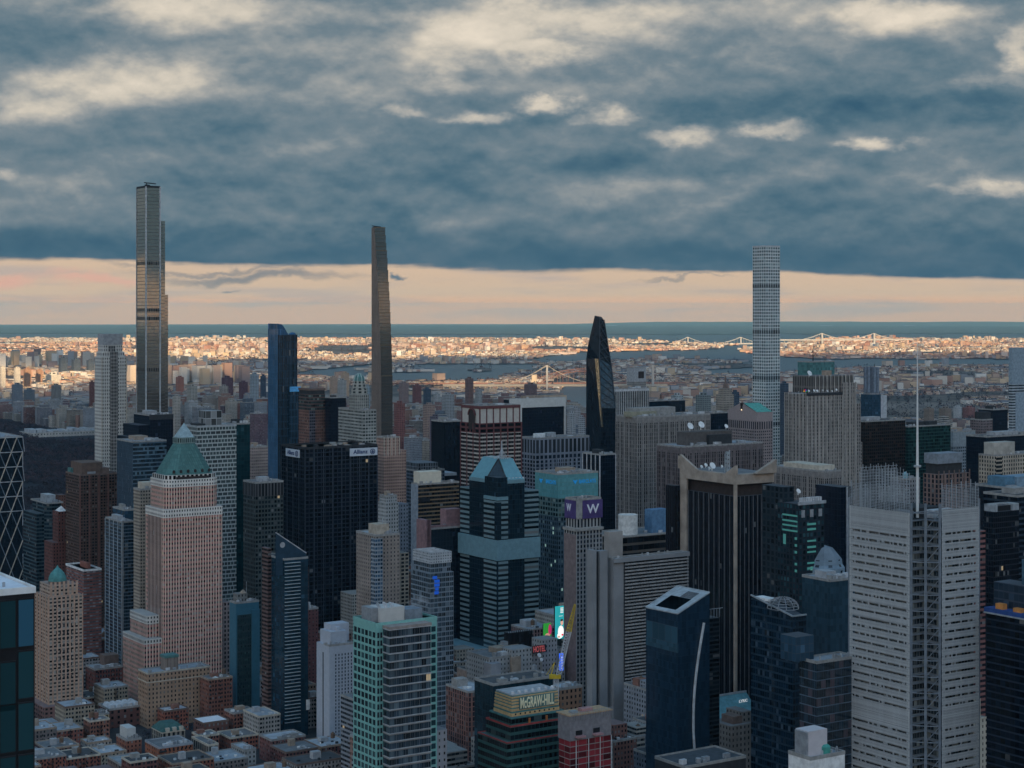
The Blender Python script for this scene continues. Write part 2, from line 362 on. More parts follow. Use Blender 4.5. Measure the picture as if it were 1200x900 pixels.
sheet('uptown_ground', is_land, xs, ysn, 4, m_sub)
y2 = gdist(520)
o = MB().quad([(-6000,-1200,3.0),(6000,-1200,3.0),(6000,y2,1.8),(-6000,y2,1.8)]).build('midtown_street', m_str); tag(o, kind='structure')
# land to both sides and behind the camera
V = []; Fc = []; ra = [900, 3000, 6500, 12000, 20000, 32000, 48000, 70000]; na = 80
for r0 in ra:
    for i in range(na+1): an = math.radians(29+302*i/na); V.append((r0*math.sin(an), r0*math.cos(an), -r0*r0/RE2+2.2))
for k in range(len(ra)-1):
    for i in range(na): a = k*(na+1)+i; Fc.append((a, a+1, a+na+2, a+na+1))
me = bpy.data.meshes.new('outer_ground'); me.from_pydata(V, [], Fc); me.materials.append(land_mat('outer boroughs', (.05,.055,.06), (.035,.045,.05), (.07,.07,.07), .002)); o = bpy.data.objects.new('outer_ground', me); COL.objects.link(o); tag(o, kind='structure')
# low hills on the skyline
V = []; Fc = []; n = 160
for i in range(n):
    px = -500+2400*i/(n-1); D = 52000; x = (px-X0)/F*D
    s_ = max(0, min(1, (px-630)/140)); h = 6+ s_*(85+20*mnoise.noise(Vector((px*.01, 0, 0)))) + 10*mnoise.noise(Vector((px*.05, 2, 0)))
    if px > 900: h *= 1.12
    g_ = gz(x, D)
    V += [(x, D-2500, g_-5), (x, D, g_+max(h,4)), (x, D+3000, g_-5)]
for i in range(n-1):
    a = 3*i; Fc += [(a, a+3, a+4, a+1), (a+1, a+4, a+5, a+2)]
me = bpy.data.meshes.new('far_hills'); me.from_pydata(V, [], Fc); me.materials.append(m_far); o = bpy.data.objects.new('far_hills', me); COL.objects.link(o); tag(o, kind='structure')

# ------------------------------------------------------------ unseen cloud sheet added behind the camera, cut as a shadow mask for the sun
LIT = [[(-600,396),(640,396),(1700,392),(1700,421),(880,421),(700,424),(560,426),(440,430),(150,429),(-600,431)],
       [(-600,438),(20,436),(115,436),(160,442),(330,444),(430,451),(640,447),(800,449),(1000,452),(1110,452),(1100,468),(960,464),(900,476),(690,470),(560,478),(430,468),(320,461),(200,464),(110,478),(50,480),(-600,480)]]
def is_lit(px, py):
    q = px + 25*mnoise.noise(Vector((px*.02, py*.12, 1))); p = py + 3.0*mnoise.noise(Vector((px*.016, py*.1, 5))) + 1.5*mnoise.noise(Vector((px*.06, py*.4, 7)))
    if inpoly(q, p, LIT[0]): return True
    if inpoly(q, p, LIT[1]):
        k = mnoise.noise(Vector((px*.035, py*.22, 11)))
        return k > (-.55 if q < 700 else -.18 if q < 950 else .12)
    return False
HC = 3200.0
def cloudmesh(name, xs, ys, test, H, th):
    V = []; Fc = []; off = -SDIR*(H/-SDIR.z)   # back up the sun's ray
    off = Vector((-SDIR.x, -SDIR.y, -SDIR.z))*(H/(-SDIR.z))
    vid = {}
    def vv(i, j, t):
        k = (i, j, t)
        if k not in vid:
            vid[k] = len(V); nz = 60*mnoise.noise(Vector((xs[i]*.002, ys[j]*.002, t*5.)))
            V.append((xs[i]+off.x, ys[j]+off.y, H+(th if t else 0)+nz))
        return vid[k]
    K = [[test(xs[i]+(xs[i+1]-xs[i])/2, ys[j]+(ys[j+1]-ys[j])/2) for j in range(len(ys)-1)] for i in range(len(xs)-1)]
    ni, nj = len(K), len(K[0])
    for i in range(ni):
        for j in range(nj):
            if not K[i][j]: continue
            Fc.append((vv(i,j,1), vv(i+1,j,1), vv(i+1,j+1,1), vv(i,j+1,1))); Fc.append((vv(i,j,0), vv(i,j+1,0), vv(i+1,j+1,0), vv(i+1,j,0)))
            for di, dj, e in ((-1,0,((i,j+1),(i,j))),(1,0,((i+1,j),(i+1,j+1))),(0,-1,((i,j),(i+1,j))),(0,1,((i+1,j+1),(i,j+1)))):
                a, c = i+di, j+dj
                if not (0 <= a < ni and 0 <= c < nj and K[a][c]):
                    Fc.append((vv(*e[0],0), vv(*e[1],0), vv(*e[1],1), vv(*e[0],1)))
    me = bpy.data.meshes.new(name); me.from_pydata(V, [], Fc); me.materials.append(m_shade_cloud); me.update()
    o = bpy.data.objects.new(name, me); COL.objects.link(o); return tag(o, kind='structure')
m_shade_cloud = bpy.data.materials.new('shade_cloud'); m_shade_cloud.use_nodes = True; b = NB(m_shade_cloud.node_tree); m_shade_cloud.node_tree.nodes.clear()
d1 = b.node('ShaderNodeBsdfDiffuse'); d1.inputs[0].default_value = (.75,.78,.8,1); d2 = b.node('ShaderNodeBsdfTranslucent'); d2.inputs[0].default_value = (.75,.78,.8,1)
mx = b.node('ShaderNodeMixShader'); mx.inputs[0].default_value = .55; b.L.new(d1.outputs[0], mx.inputs[1]); b.L.new(d2.outputs[0], mx.inputs[2])
oo = b.node('ShaderNodeOutputMaterial'); b.L.new(mx.outputs[0], oo.inputs[0])
def pxpy(x, y):
    if y < 600: return None
    return X0+F*x/y, Y0+F*(EYE-gz(x, y))/y
def shade(x, y):
    q = pxpy(x, y)
    return True if q is None or q[1] > 500 else not is_lit(*q)
cx = [-7000+120*i for i in range(120)]; cy = [-1600+120*i for i in range(124)]
cloudmesh('shade_cloud', cx, cy, shade, HC, 180)
# ------------------------------------------------------------ tower builder
HERO = []                                           # (xl, xr, ytop, depth) for the hidden-building test
S_, C_ = math.sin(TH), math.cos(TH)
class T:
    """a building set by its near street corner; local x runs along the cross street, local y along the avenue"""
    def __init__(s, name, label, cat, xl, xc, xr, yt, d, a=None, b=None, th=TH, group=None, reg=True):
        s.d = d; s.xc = xc; s.th = th; sn, cs = math.sin(th), math.cos(th); s.sn, s.cs = sn, cs
        s.X = (xc-X0)/F*d; s.Y = d
        s.root = tag(empty(name, (s.X, s.Y, gz(s.X, s.Y)), th), label, cat, group)
        s.a = a if a else max(6., s.fy(xl)); s.b = b if b else max(6., s.fx(xr)); s.H = s.fz(yt)
        if reg: HERO.append((min(xl, xc), max(xr, xc), yt, d))
        s.k = 0
    def fx(s, px): t = (px-X0)/F; return (t*s.Y-s.X)/(s.cs-t*s.sn)      # local x on the y=0 face that shows at column px
    def fy(s, px): t = (px-X0)/F; return (s.X-t*s.Y)/(s.sn+t*s.cs)      # local y on the x=0 face
    def fz(s, py): return zat(py, s.d)
    def w(s, x, y): return (s.X+x*s.cs-y*s.sn, s.Y+x*s.sn+y*s.cs)
    def zf(s, py, x=0, y=0): return zat(py, s.w(x, y)[1])
    def box(s, part, x0, x1, y0, y1, z0, z1, mat, bw=3., fh=3.6, parent=None):
        return MB().box(x0, x1, y0, y1, z0, z1, bw, fh).build(part, mat, parent or s.root)
    def wall(s, mat, bw=3., fh=3.6, z0=0., z1=None, x0=0., x1=None, y0=0., y1=None, part='wall'):
        return s.box(part, x0, s.b if x1 is None else x1, y0, s.a if y1 is None else y1, z0, s.H if z1 is None else z1, mat, bw, fh)
    def parapet(s, mat, h=1.4, t=.6, z=None, x0=0., x1=None, y0=0., y1=None, part='parapet', out=.12):
        z = s.H if z is None else z; x1 = s.b if x1 is None else x1; y1 = s.a if y1 is None else y1
        x0 -= out; y0 -= out; x1 += out; y1 += out; m = MB()
        m.box(x0, x1, y0, y0+t, z-.5, z+h, 4, 9); m.box(x0, x1, y1-t, y1, z-.5, z+h, 4, 9)
        m.box(x0, x0+t, y0+t, y1-t, z-.5, z+h, 4, 9); m.box(x1-t, x1, y0+t, y1-t, z-.5, z+h, 4, 9)
        return m.build(part, mat, s.root)
    def roof(s, mat=None, z=None, x0=0., x1=None, y0=0., y1=None, n=3, seed=0, hb=4., pent=True, par=None):
        """roof skin, penthouse, plant boxes and tanks"""
        r = random.Random(seed+int(s.X*3)+int(s.Y)); z = s.H if z is None else z; x1 = s.b if x1 is None else x1; y1 = s.a if y1 is None else y1
        lx, ly = x1-x0, y1-y0
        s.box('roof', x0+.5, x1-.5, y0+.5, y1-.5, z-.2, z+.25, mat or M_ROOF[r.randrange(len(M_ROOF))])
        s.parapet(par or M_CONC, 1.1, .5, z, x0, x1, y0, y1)
        zz = z+.25; n = n+4 if n else 0
        if pent:
            ax, ay = x0+lx*r.uniform(.2,.35), y0+ly*r.uniform(.3,.45)
            s.box('penthouse', ax, ax+lx*r.uniform(.3,.42), ay, ay+ly*r.uniform(.3,.42), zz, zz+hb, r.choice(M_PENT), 3, hb)
        for i in range(n):
            w_ = min(lx, ly)*r.uniform(.03,.12); cx_, cy_ = r.uniform(x0+w_+1, x1-w_-1), r.uniform(y0+w_+1, y0+max(ly*.28, w_+1.5))
            if r.random() < .3: MB().lathe(cx_, cy_, [(w_*.5, zz), (w_*.5, zz+2.2), (w_*.42, zz+2.5)], 10).build('roof_fan', M_STEEL, s.root)
            else: s.box('roof_unit', cx_-w_, cx_+w_, cy_-w_*.6, cy_+w_*.6, zz, zz+r.uniform(1.2,2.8), r.choice((M_STEEL, M_CONC, M_DUCT)))
    def rib(s, part, face, n, z0, z1, w_, proud, mat, lo=0., hi=None, h=None):
        """upright ribs on a face, one part"""
        m = MB(); hi = (s.b if face == 'x' else s.a) if hi is None else hi
        for i in range(n+1):
            c = lo+(hi-lo)*i/n
            if face == 'x': m.box(c-w_/2, c+w_/2, -proud, .01, z0, z1, 1, 99)
            else: m.box(-proud, .01, c-w_/2, c+w_/2, z0, z1, 1, 99)
        return m.build(part, mat, s.root)
    def bands(s, part, zs, hgt, proud, mat, x0=0., x1=None, y0=0., y1=None):
        """floor edges that go round two street faces"""
        m = MB(); x1 = s.b if x1 is None else x1; y1 = s.a if y1 is None else y1
        for z in zs:
            m.box(x0-proud, x1, y0-proud, y0+.01, z, z+hgt, 9, 99); m.box(x0-proud, x0+.01, y0+.011, y1, z, z+hgt, 9, 99)
        return m.build(part, mat, s.root)
    def panes(s, face, u0, u1, z0, z1, nu, nz, fw, fh_, mat, off=.06, frame=None, limit=100, at=0.):
        """window openings as their own parts: dark glazing set in the wall face, top storeys first"""
        du, dzz = (u1-u0)/nu, (z1-z0)/nz; w_, h_ = du*fw, dzz*fh_
        def add(m, c, z):
            if face == 'x': m.box(c-w_/2, c+w_/2, at-off, at+.02, z, z+h_, 1, 99)
            else: m.box(at-off, at+.02, c-w_/2, c+w_/2, z, z+h_, 1, 99)
        m0 = MB()
        if face == 'x': m0.box(-w_/2, w_/2, -off, .02, 0, h_)
        else: m0.box(-off, .02, -w_/2, w_/2, 0, h_)
        first = None; rest = MB(); left = limit-s.k
        for k in range(nz):
            z = z1-dzz*(k+1)+dzz*(1-fh_)/2
            for i in range(nu):
                c = u0+du*(i+.5)
                if left > 0:
                    if first is None: o = first = m0.build('window', mat, s.root)
                    else: o = first.copy(); COL.objects.link(o)
                    o.location = (c, at, z) if face == 'x' else (at, c, z); left -= 1; s.k += 1
                else: add(rest, c, z)
        if rest.f: tag(rest.build('windows', mat, s.root), kind='stuff')

# shared materials
M_CONC = flat('concrete', (.30,.295,.28)); M_STEEL = flat('galvanised steel', (.32,.34,.36), .5, .3); M_DUCT = flat('painted duct', (.5,.51,.52)); M_WHITE = flat('white paint', (.72,.72,.70))
M_DARK = flat('dark louvre', (.035,.038,.042)); M_BLACK = flat('black metal', (.012,.014,.018), .4); M_CREAM = flat('cream stone', (.52,.46,.37)); M_COPPER = flat('green copper', (.085,.20,.19), .7, var=.3)
M_COPDK = flat('dark bronze', (.04,.03,.028)); M_BROWNST = flat('brown stone', (.17,.12,.10)); M_RED = flat('red brick wall', (.25,.10,.075)); M_SILV = flat('silver panel', (.42,.46,.49), .4, .4)
M_ROOF = [flat('grey gravel roof', (.17,.175,.18), scale=.15), flat('silver coated roof', (.30,.33,.36), scale=.12), flat('tar roof', (.08,.082,.085), scale=.1), flat('pale membrane roof', (.36,.39,.42), scale=.15)]
M_PENT = [M_CONC, flat('grey penthouse render', (.36,.37,.38)), flat('tan penthouse brick', (.33,.26,.2)), M_DARK]
M_GOLD = flat('bronze trim', (.18,.14,.09), .4, .5)
gl_dark = glassy('black curtain wall', (.006,.012,.024), .12, frame=(.015,.02,.03), Spec=.6)
gl_blue = glassy('blue curtain wall', (.03,.075,.12), .10, frame=(.05,.07,.09))
gl_teal = glassy('teal curtain wall', (.05,.16,.17), .14, frame=(.10,.16,.17))
w_glass = flat('window glass', (.02,.028,.036), .08, spec=.8, var=.5, scale=.2)
w_glass2 = flat('greenish window glass', (.018,.05,.06), .08, spec=.8, var=.5, scale=.2)

# ============================================================ super tall towers
t = T('supertall_tower', 'tallest glass tower with gold evening reflection and stepped right shoulder', 'skyscraper', 160, 171, 187.5, 219, 2150)
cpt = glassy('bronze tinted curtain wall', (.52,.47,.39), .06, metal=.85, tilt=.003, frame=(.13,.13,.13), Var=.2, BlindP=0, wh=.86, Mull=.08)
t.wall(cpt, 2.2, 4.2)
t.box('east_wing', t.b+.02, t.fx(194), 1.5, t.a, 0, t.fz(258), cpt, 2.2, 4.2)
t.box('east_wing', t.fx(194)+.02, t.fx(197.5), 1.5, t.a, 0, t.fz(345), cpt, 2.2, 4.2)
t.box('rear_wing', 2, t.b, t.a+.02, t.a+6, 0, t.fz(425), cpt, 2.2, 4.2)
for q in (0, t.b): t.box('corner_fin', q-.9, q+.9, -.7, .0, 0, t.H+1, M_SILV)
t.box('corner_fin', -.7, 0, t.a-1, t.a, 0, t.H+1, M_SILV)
for yy in (307, 362, 372, 432): t.box('mechanical_floor', -.15, t.b+.1, -.15, t.a, t.fz(yy+3), t.fz(yy-1), fac('plant floor %d' % yy, (.16,.15,.13), (.13,.12,.11), (.03,.03,.03), .5, .9))
t.parapet(M_DARK, 2, .6)
cr = MB(); z = t.H
cr.beam((4,8,z),(4,8,z+6),1); cr.beam((1,8,z+6),(16,8,z+5),1.2); cr.beam((2,6,z+3),(8,10,z+3),3,1.5); cr.build('roof_crane', M_DARK, t.root)
HERO.append((187, 197.5, 345, 2150))

t = T('limestone_tower', 'pale limestone residential tower with flat crown left of the tallest tower', 'skyscraper', 111, 119.5, 148, 418, 2210)
lm = fac('pale limestone', (.64,.62,.57), (.60,.58,.53), (.03,.04,.05), .40, .5, BlindP=.18, Dirt=.12)
t.wall(lm, 2.9, 4.4)
bb = t.b
t.box('upper_storeys', 1.5, t.fx(146.5), 2, t.a-2, t.H+.02, t.fz(412), lm, 2.9, 4.4)
t.box('upper_storeys', 3, t.fx(144.5), 3, t.a-3, t.fz(412)+.02, t.fz(392), lm, 2.9, 4.4)
t.box('crown', 2.8, t.fx(144.5)+.2, 2.8, t.a-2.8, t.fz(404), t.fz(392)+1, M_PENT[1])
t.box('centre_bay', t.fx(129), t.fx(138), -.5, .02, 0, t.fz(412), fac('dark bay', (.52,.5,.46), (.22,.21,.20), (.02,.026,.032), .7, .6), 2.2, 4.4)
t.box('centre_bay', t.fx(128), t.fx(136), 2.4, 3.02, t.fz(412), t.fz(405), fac('dark bay', (.52,.5,.46), (.22,.21,.20), (.02,.026,.032), .7, .6), 2.2, 4.4)
t.rib('pier', 'x', 2, 0, t.H, .9, .35, M_CREAM)

t = T('curved_top_tower', 'blue striped glass tower with swooping curved top', 'skyscraper', 314, 326, 348, 392, 2230)
o57 = glassy('blue striped curtain wall', (.04,.14,.28), .08, metal=.3, tilt=.03, frame=(.08,.18,.30)); o57b = fac('speckled blue curtain wall', (.09,.23,.40), (.05,.13,.24), (.03,.08,.15), .5, .97, GlassRough=.08, Metal=.3, Tilt=.03, Spec=.9)
m = MB(); H = t.H; 
m.box(0, t.b, 0, t.a, 0, H, 2.2, 4.)
t.wall(o57b, 1.6, 8, z1=H); dk57 = fac('dark striped blue glass', (.07,.15,.22), (.02,.045,.07), (.012,.035,.06), .82, .8, GlassRough=.1, Spec=.9); t.box('south_face', .1, t.b, -.3, .02, 0, H, dk57, 1.9, 9)
crown = MB(); zt = t.fz(379); n = 8; a_, b_ = t.a, t.fx(337.5)
pf = [(0, zt), (b_*.22, zt-.8)] + [(b_*(.22+.78*k/n), H+(zt-H)*(1-(k/n)**1.6)) for k in range(1, n)] + [(b_, H+1.5)]
for (xa, za), (xb, zb) in zip(pf, pf[1:]):
    crown.quad([(xa,0,H),(xb,0,H),(xb,0,zb),(xa,0,za)], [(xa/2,0),(xb/2,0),(xb/2,2),(xa/2,2)])
    crown.quad([(xb,a_,H),(xa,a_,H),(xa,a_,za),(xb,a_,zb)], [(xb/2,0),(xa/2,0),(xa/2,2),(xb/2,2)])
    crown.quad([(xa,0,za),(xb,0,zb),(xb,a_,zb),(xa,a_,za)], [(0,0),(1,0),(1,2),(0,2)])
crown.quad([(0,a_,H),(0,0,H),(0,0,zt),(0,a_,zt)], [(0,0),(9,0),(9,2),(0,2)]); crown.quad([(b_,0,H),(b_,a_,H),(b_,a_,H+1.5),(b_,0,H+1.5)])
crown.build('curved_crown', o57, t.root)
m = MB(); m.lathe(t.b-4, 5, [(4.5,H),(4.5,H+.5),(3.2,H+2.4),(0,H+3.2)], 12); m.build('roof_cap', o57, t.root)
t.box('east_wing', t.fx(338), t.fx(349)+1, -5, -.31, 0, t.fz(455), dk57, 1.9, 9)
t.box('light_canopy', t.fx(338)-.5, t.fx(349)+1.5, -5.6, -4.4, t.fz(459), t.fz(453), flat('bright blue panel', (.12,.42,.75), .3), 2, 4)
t.rib('pier', 'x', 9, 0, H, .7, .45, M_BLACK)
HERO.append((316, 337, 381, 2230))

t = T('slender_tower', 'very slender feathered tower with tan left face and gold mid height reflection', 'skyscraper', 436, 446.8, 460, 440, 2300)
st_t = fac('terracotta piers', (.34,.26,.21), (.24,.19,.16), (.03,.035,.04), .3, .97, Dirt=.15); st_g = glassy('bronze framed curtain wall', (.30,.285,.26), .06, metal=.85, tilt=.003, Var=.2, BlindP=0, frame=(.09,.07,.05), wh=.9, Mull=.06)
bx0, by1 = 0, t.a
kn = [(440,446.8,460),(392,445.6,457.8),(352,444.2,456.3),(330,443,455.2),(302,441.6,453.6),(284,440.2,452),(266,439,450.4)]
ys_ = [440,428,416,404,392,379,366,352,341,330,316,302,293,284,275,266]
fi = lambda y, c: next(a_[c]+(b_[c]-a_[c])*(a_[0]-y)/(a_[0]-b_[0]) for a_, b_ in zip(kn, kn[1:]) if b_[0] <= y <= a_[0])
segs = [(900,440,446.8,460)]+[(ys_[k],ys_[k+1],fi(ys_[k+1],1),fi(ys_[k+1],2)) for k in range(15)]
for i, (yb, yt_, xc_, xr_) in enumerate(segs):
    y0_ = t.fy(xc_); x1_ = t.b-(460-xr_)*.35
    z0_, z1_ = (0 if i == 0 else t.zf(yb, 0, y0_)), t.zf(yt_, 0, y0_)
    seg = t.box('setback_stage', 0, t.b-i*.06, y0_, by1, z0_+(.02 if i else 0), z1_, st_g, 1.9, 4.3)
    t.box('tan_pier_wall', -.5, 0.02, y0_+.2, by1+.5, z0_, z1_, st_t, 1.5, 4.3)
    if i % 3 == 0: t.box('edge_cornice', .2, t.b-i*.06+.1, y0_-.12, y0_+.1, z1_-.8, z1_+.3, M_GOLD)
zt = t.fz(266); m = MB(); m.beam((2,by1-3,zt-3),(2,by1-3,zt+3),1); m.beam((-2,by1-3,zt+2.6),(10,by1-5,zt+1.6),1); m.beam((0,by1-4,zt+.5),(6,by1-4,zt+.5),2.2); m.build('roof_crane', M_DARK, t.root)
HERO.append((435, 452, 267, 2300))

t = T('gridded_tower', 'slim white tower with square grid of windows standing alone at right', 'skyscraper', 882, 897.5, 914, 288.5, 2575)
gm = fac('white concrete grid', (.60,.64,.63), (.60,.64,.63), (.04,.10,.115), .60, .62, BlindP=.25, Blind=(.28,.38,.39,1), Dirt=.08, GlassRough=.15)
t.wall(gm, t.b/6, 4.72)
for yy in (332, 386, 440, 494): t.box('open_storey', -.12, t.b+.12, -.12, t.a+.12, t.fz(yy+5.5), t.fz(yy), fac('open storey %d' % yy, (.45,.5,.5), (.45,.5,.5), (.03,.05,.06), .66, .8, BlindP=0), t.b/6, 4.72)
t.parapet(M_DUCT, 1.5, 1)

t = T('faceted_tower', 'dark pointed tower of slanting facets with visible diagonal bracing', 'skyscraper', 687, 703, 721, 380, 2110)
H = t.fz(370.5); A, B = t.a, t.b
def lp(px, py, dep):                                # photo column/row and depth offset -> local coordinates
    Y = t.Y+dep; X = (px-X0)/F*Y; ddx, ddy = X-t.X, Y-t.Y
    return (ddx*C_+ddy*S_, -ddx*S_+ddy*C_, zat(py, Y))
def facet(name, pts, mat, nu=4, nv=12):
    q = MB(); k = len(pts)
    q.quad(pts, [(0,0),(nu,0),(nu,nv),(0,nv)][:k] if k <= 4 else None); return q.build(name, mat, t.root)
mo = glassy('black faceted glass', (.015,.025,.038), .1, metal=.2, tilt=.02, frame=(.02,.025,.03)); mo2 = glassy('blue grey faceted glass', (.07,.13,.18), .1, metal=.2, tilt=.02, frame=(.10,.15,.18)); mo3 = glassy('painted gold reflection', (.50,.46,.34), .15, metal=.8, tilt=.02, frame=(.1,.1,.08))
L0, L1, L2, L3 = lp(686,900,14), lp(687,420,14), lp(689.5,402,10), lp(697,369.5,8)
C0, C1, C2, C3 = lp(704,900,0), lp(704,478,0), lp(702,420,3), lp(702.5,372,6)
R0, R1, R2, R3 = lp(721,900,16), lp(721,478,16), lp(716,428,14), lp(707.5,374.5,12)
K0, K1, K2, K3 = lp(704,900,36), lp(704,445,34), lp(704,402,28), lp(705,371,18)
facet('west_facet', [L0,C0,C1,L1], mo, 9, 90); facet('west_facet', [L1,C1,C2,L2], mo, 9, 22); facet('west_facet', [L2,C2,C3,L3], mo, 8, 12)
facet('south_facet', [C0,R0,R1,C1], mo, 9, 90); facet('south_facet', [C1,R1,R2,C2], mo2, 8, 20); facet('south_facet', [C2,R2,R3,C3], mo, 6, 14)
facet('rear_facet', [R0,K0,K1,R1], mo2); facet('rear_facet', [R1,K1,K2,R2], mo2); facet('rear_facet', [R2,K2,K3,R3], mo2)
facet('rear_facet', [K0,L0,L1,K1], mo); facet('rear_facet', [K1,L1,L2,K2], mo); facet('rear_facet', [K2,L2,L3,K3], mo); facet('top_facet', [L3,C3,R3,K3], mo)
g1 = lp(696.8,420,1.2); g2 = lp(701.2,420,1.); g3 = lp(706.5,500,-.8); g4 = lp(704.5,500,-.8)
facet('gold_reflection', [g4,g3,g2,g1], mo3, 2, 20)  # evening sky reflection put in as a gold coloured strip over the glass
m = MB()
def lat(P0, P1, Q0, Q1, n):                         # criss-cross beams between two edges
    P = lambda a,b,k: tuple(a[i]+(b[i]-a[i])*k for i in range(3)); push = lambda q: (q[0], q[1]-.9, q[2])
    for i in range(n):
        m.beam(push(P(P0,P1,i/n)), push(P(Q0,Q1,(i+1)/n)), .55); m.beam(push(P(Q0,Q1,i/n)), push(P(P0,P1,(i+1)/n)), .55)
    for A_, B_ in ((P0,P1),(Q0,Q1)): m.beam(push(A_), push(B_), .7)
lat(C1, C2, R1, R2, 6); lat(C2, C3, R2, R3, 5); m.build('bracing', flat('brace steel', (.06,.075,.09)), t.root)
t.box('east_block', t.fx(713), t.fx(722), 6, t.a, 0, t.fz(446), mo2, 3, 4); t.box('east_block', t.fx(711), t.fx(716.5), 12, t.a-4, t.fz(446), t.fz(400), mo2, 3, 4)
HERO.append((690, 715, 405, 2110))

# ============================================================ left side, midtown west
t = T('corner_glass_tower', 'near dark glass tower with white roof cut by the left picture edge', 'tower', -500, -300, 40, 690, 230, a=34, b=50)
t.root.location = (-103.6, 202.5, 0); t.X, t.Y = -103.6, 202.5; t.b = 50; HH = 298.5; t.H = HH
hy = glassy('dark reflective curtain wall', (.025,.085,.10), .07, metal=.15, tilt=.006, frame=(.02,.022,.025)); hy2 = glassy('blue reflective curtain wall', (.05,.16,.24), .07, metal=.15, tilt=.006, frame=(.02,.022,.025))
t.wall(M_BLACK, z1=HH-.3)
for k in range(26):
    for j in range(9):
        if j < 3 and k > 3: continue
        w_ = 2.35; x1 = 50-w_*j; z1 = HH-1-6.7*k-(1.2 if (j % 2 and k % 3 == 1) else 0)
        if z1 < 120: continue
        if len([c for c in t.root.children if c.name.startswith('window')]) >= 100: break
        t.box('window', x1-w_+.14, x1-.14, -.12, 0.02, z1-6.45, z1-.1, (hy2 if (j == 0 and k > 3) or (j+k) % 5 == 0 else hy), 9, 9)
t.box('roof', .3, 49.7, .3, 33.7, HH-.25, HH+.1, flat('white roof membrane', (.78,.80,.84), scale=.4, var=.08)); t.parapet(M_WHITE, .35, .3, HH)
t.box('roof_well', 30, 44, 12, 24, HH+.1, HH+.3, M_DARK); t.box('roof_light', 46.8, 47.1, 3, 3.3, HH, HH+.7, M_STEEL); t.box('roof_light', 40, 40.3, 3, 3.3, HH, HH+.7, M_STEEL)

t = T('diagrid_tower', 'black glass tower with cream diagonal lattice beams behind the near corner tower', 'tower', -60, -28, 26.5, 514, 1960)
dg = glassy('black diagrid glass', (.012,.02,.03), .1); t.wall(dg, 1.5, 4)
m = MB(); mc = MB(); md = MB(); b_ = t.b; nd = 4; dh = 33.0; H = t.H; px_ = b_/nd
for k in range(-1, 5):
    for i in range(nd+1):
        x = px_*i
        for (xa, xb, za, zb, mm) in ((x-px_*.5, x+px_*.5, H-dh*(k+1), H-dh*k+0, mc), (x+px_*.5, x-px_*.5, H-dh*(k+1), H-dh*k, md)):
            def cl(xa, za, xb, zb):
                if xa > xb: xa, za, xb, zb = xb, zb, xa, za
                if xb <= 0 or xa >= b_: return None
                f = lambda x: za+(zb-za)*(x-xa)/(xb-xa)
                a2, b2 = max(0, xa), min(b_, xb); return (a2, f(a2), b2, f(b2))
            q = cl(xa, za, xb, zb)
            if q: 
                (xa2, za2, xb2, zb2) = q
                if max(za2, zb2) > H+.1: continue
                mm.beam((xa2,-.5,za2),(xb2,-.5,zb2), 1.1 if mm is mc else .4, .8)
for k in range(0, 6): m.beam((0,-.4,H-dh/2*k),(b_,-.4,H-dh/2*k), .9)
mc.build('diagonal_beam', M_CREAM, t.root); md.build('cross_beam', flat('blue grey beam', (.14,.19,.23)), t.root); m.build('floor_beam', M_SILV, t.root)
m = MB(); 
for k in range(6): m.beam((b_,-.4,H-dh*k*.5),(b_+2.5,1,H-dh*(k*.5+.5)) if k % 2 == 0 else (b_,-.4,H-dh*(k+1)*.5), .7); 
m.build('corner_beam', M_SILV, t.root); t.roof(M_ROOF[1], pent=False)

t = T('brown_apartment_tower', 'dark brown brick apartment tower with boxy crown by the park', 'tower', 77, 94, 137.5, 557, 1750)
br = fac('dark brown brick', (.12,.075,.06), (.11,.07,.058), (.022,.025,.028), .62, .55, BlindP=.15, Blind=(.20,.19,.17,1), LitP=.012, Dirt=.25); t.wall(br, 2.9, 2.95)
t.rib('pier', 'x', 4, 0, t.H, 1.6, .5, flat('reddish pier brick', (.16,.08,.065))); t.box('crown', t.fx(98), t.fx(122), 5, t.a-5, t.H, t.fz(543), flat('brown crown brick', (.14,.095,.075))); t.box('crown', t.fx(119), t.fx(130), 5, t.a-8, t.H, t.fz(550), M_BROWNST); t.roof(M_ROOF[2], n=4, pent=False, par=M_BROWNST)
t.box('green_roof_house', 1, 8, t.a-12, t.a-3, t.H, t.H+5, M_COPPER)

t = T('stepped_black_tower', 'black slab tower in three steps at the foot of the tallest tower', 'tower', 153, 172, 203, 487, 2010)
t.wall(gl_dark, 3, 4, x0=4); t.box('lower_step', -9, 4, 2, t.a, 0, t.fz(498), gl_dark, 3, 4); t.box('lower_step', -16, -9.02, 4, t.a, 0, t.fz(512), gl_dark, 3, 4); t.box('top_band', 3.8, t.b+.2, -.3, 2, t.fz(492), t.fz(487)+1, M_DARK); t.roof(M_ROOF[2], n=2, x0=4)

t = T('blue_slab_tower', 'blue grey glass slab with banded right face between the limestone tower and the green pyramid', 'tower', 137, 155.5, 195, 518, 1700)
t.wall(fac('striped blue panel', (.08,.13,.18), (.06,.10,.14), (.02,.045,.07), .5, .97, GlassRough=.15, Spec=.8), 1.5, 4)
t.box('banded_face', .3, t.b, -.25, .02, 0, t.H-1, fac('banded blue glass', (.12,.19,.24), (.12,.19,.24), (.015,.035,.055), .97, .68, BlindP=.15, Blind=(.15,.25,.30,1), GlassRough=.1, Spec=.9, Mull=.04), 2, 3.9); t.roof(M_ROOF[1], n=5)

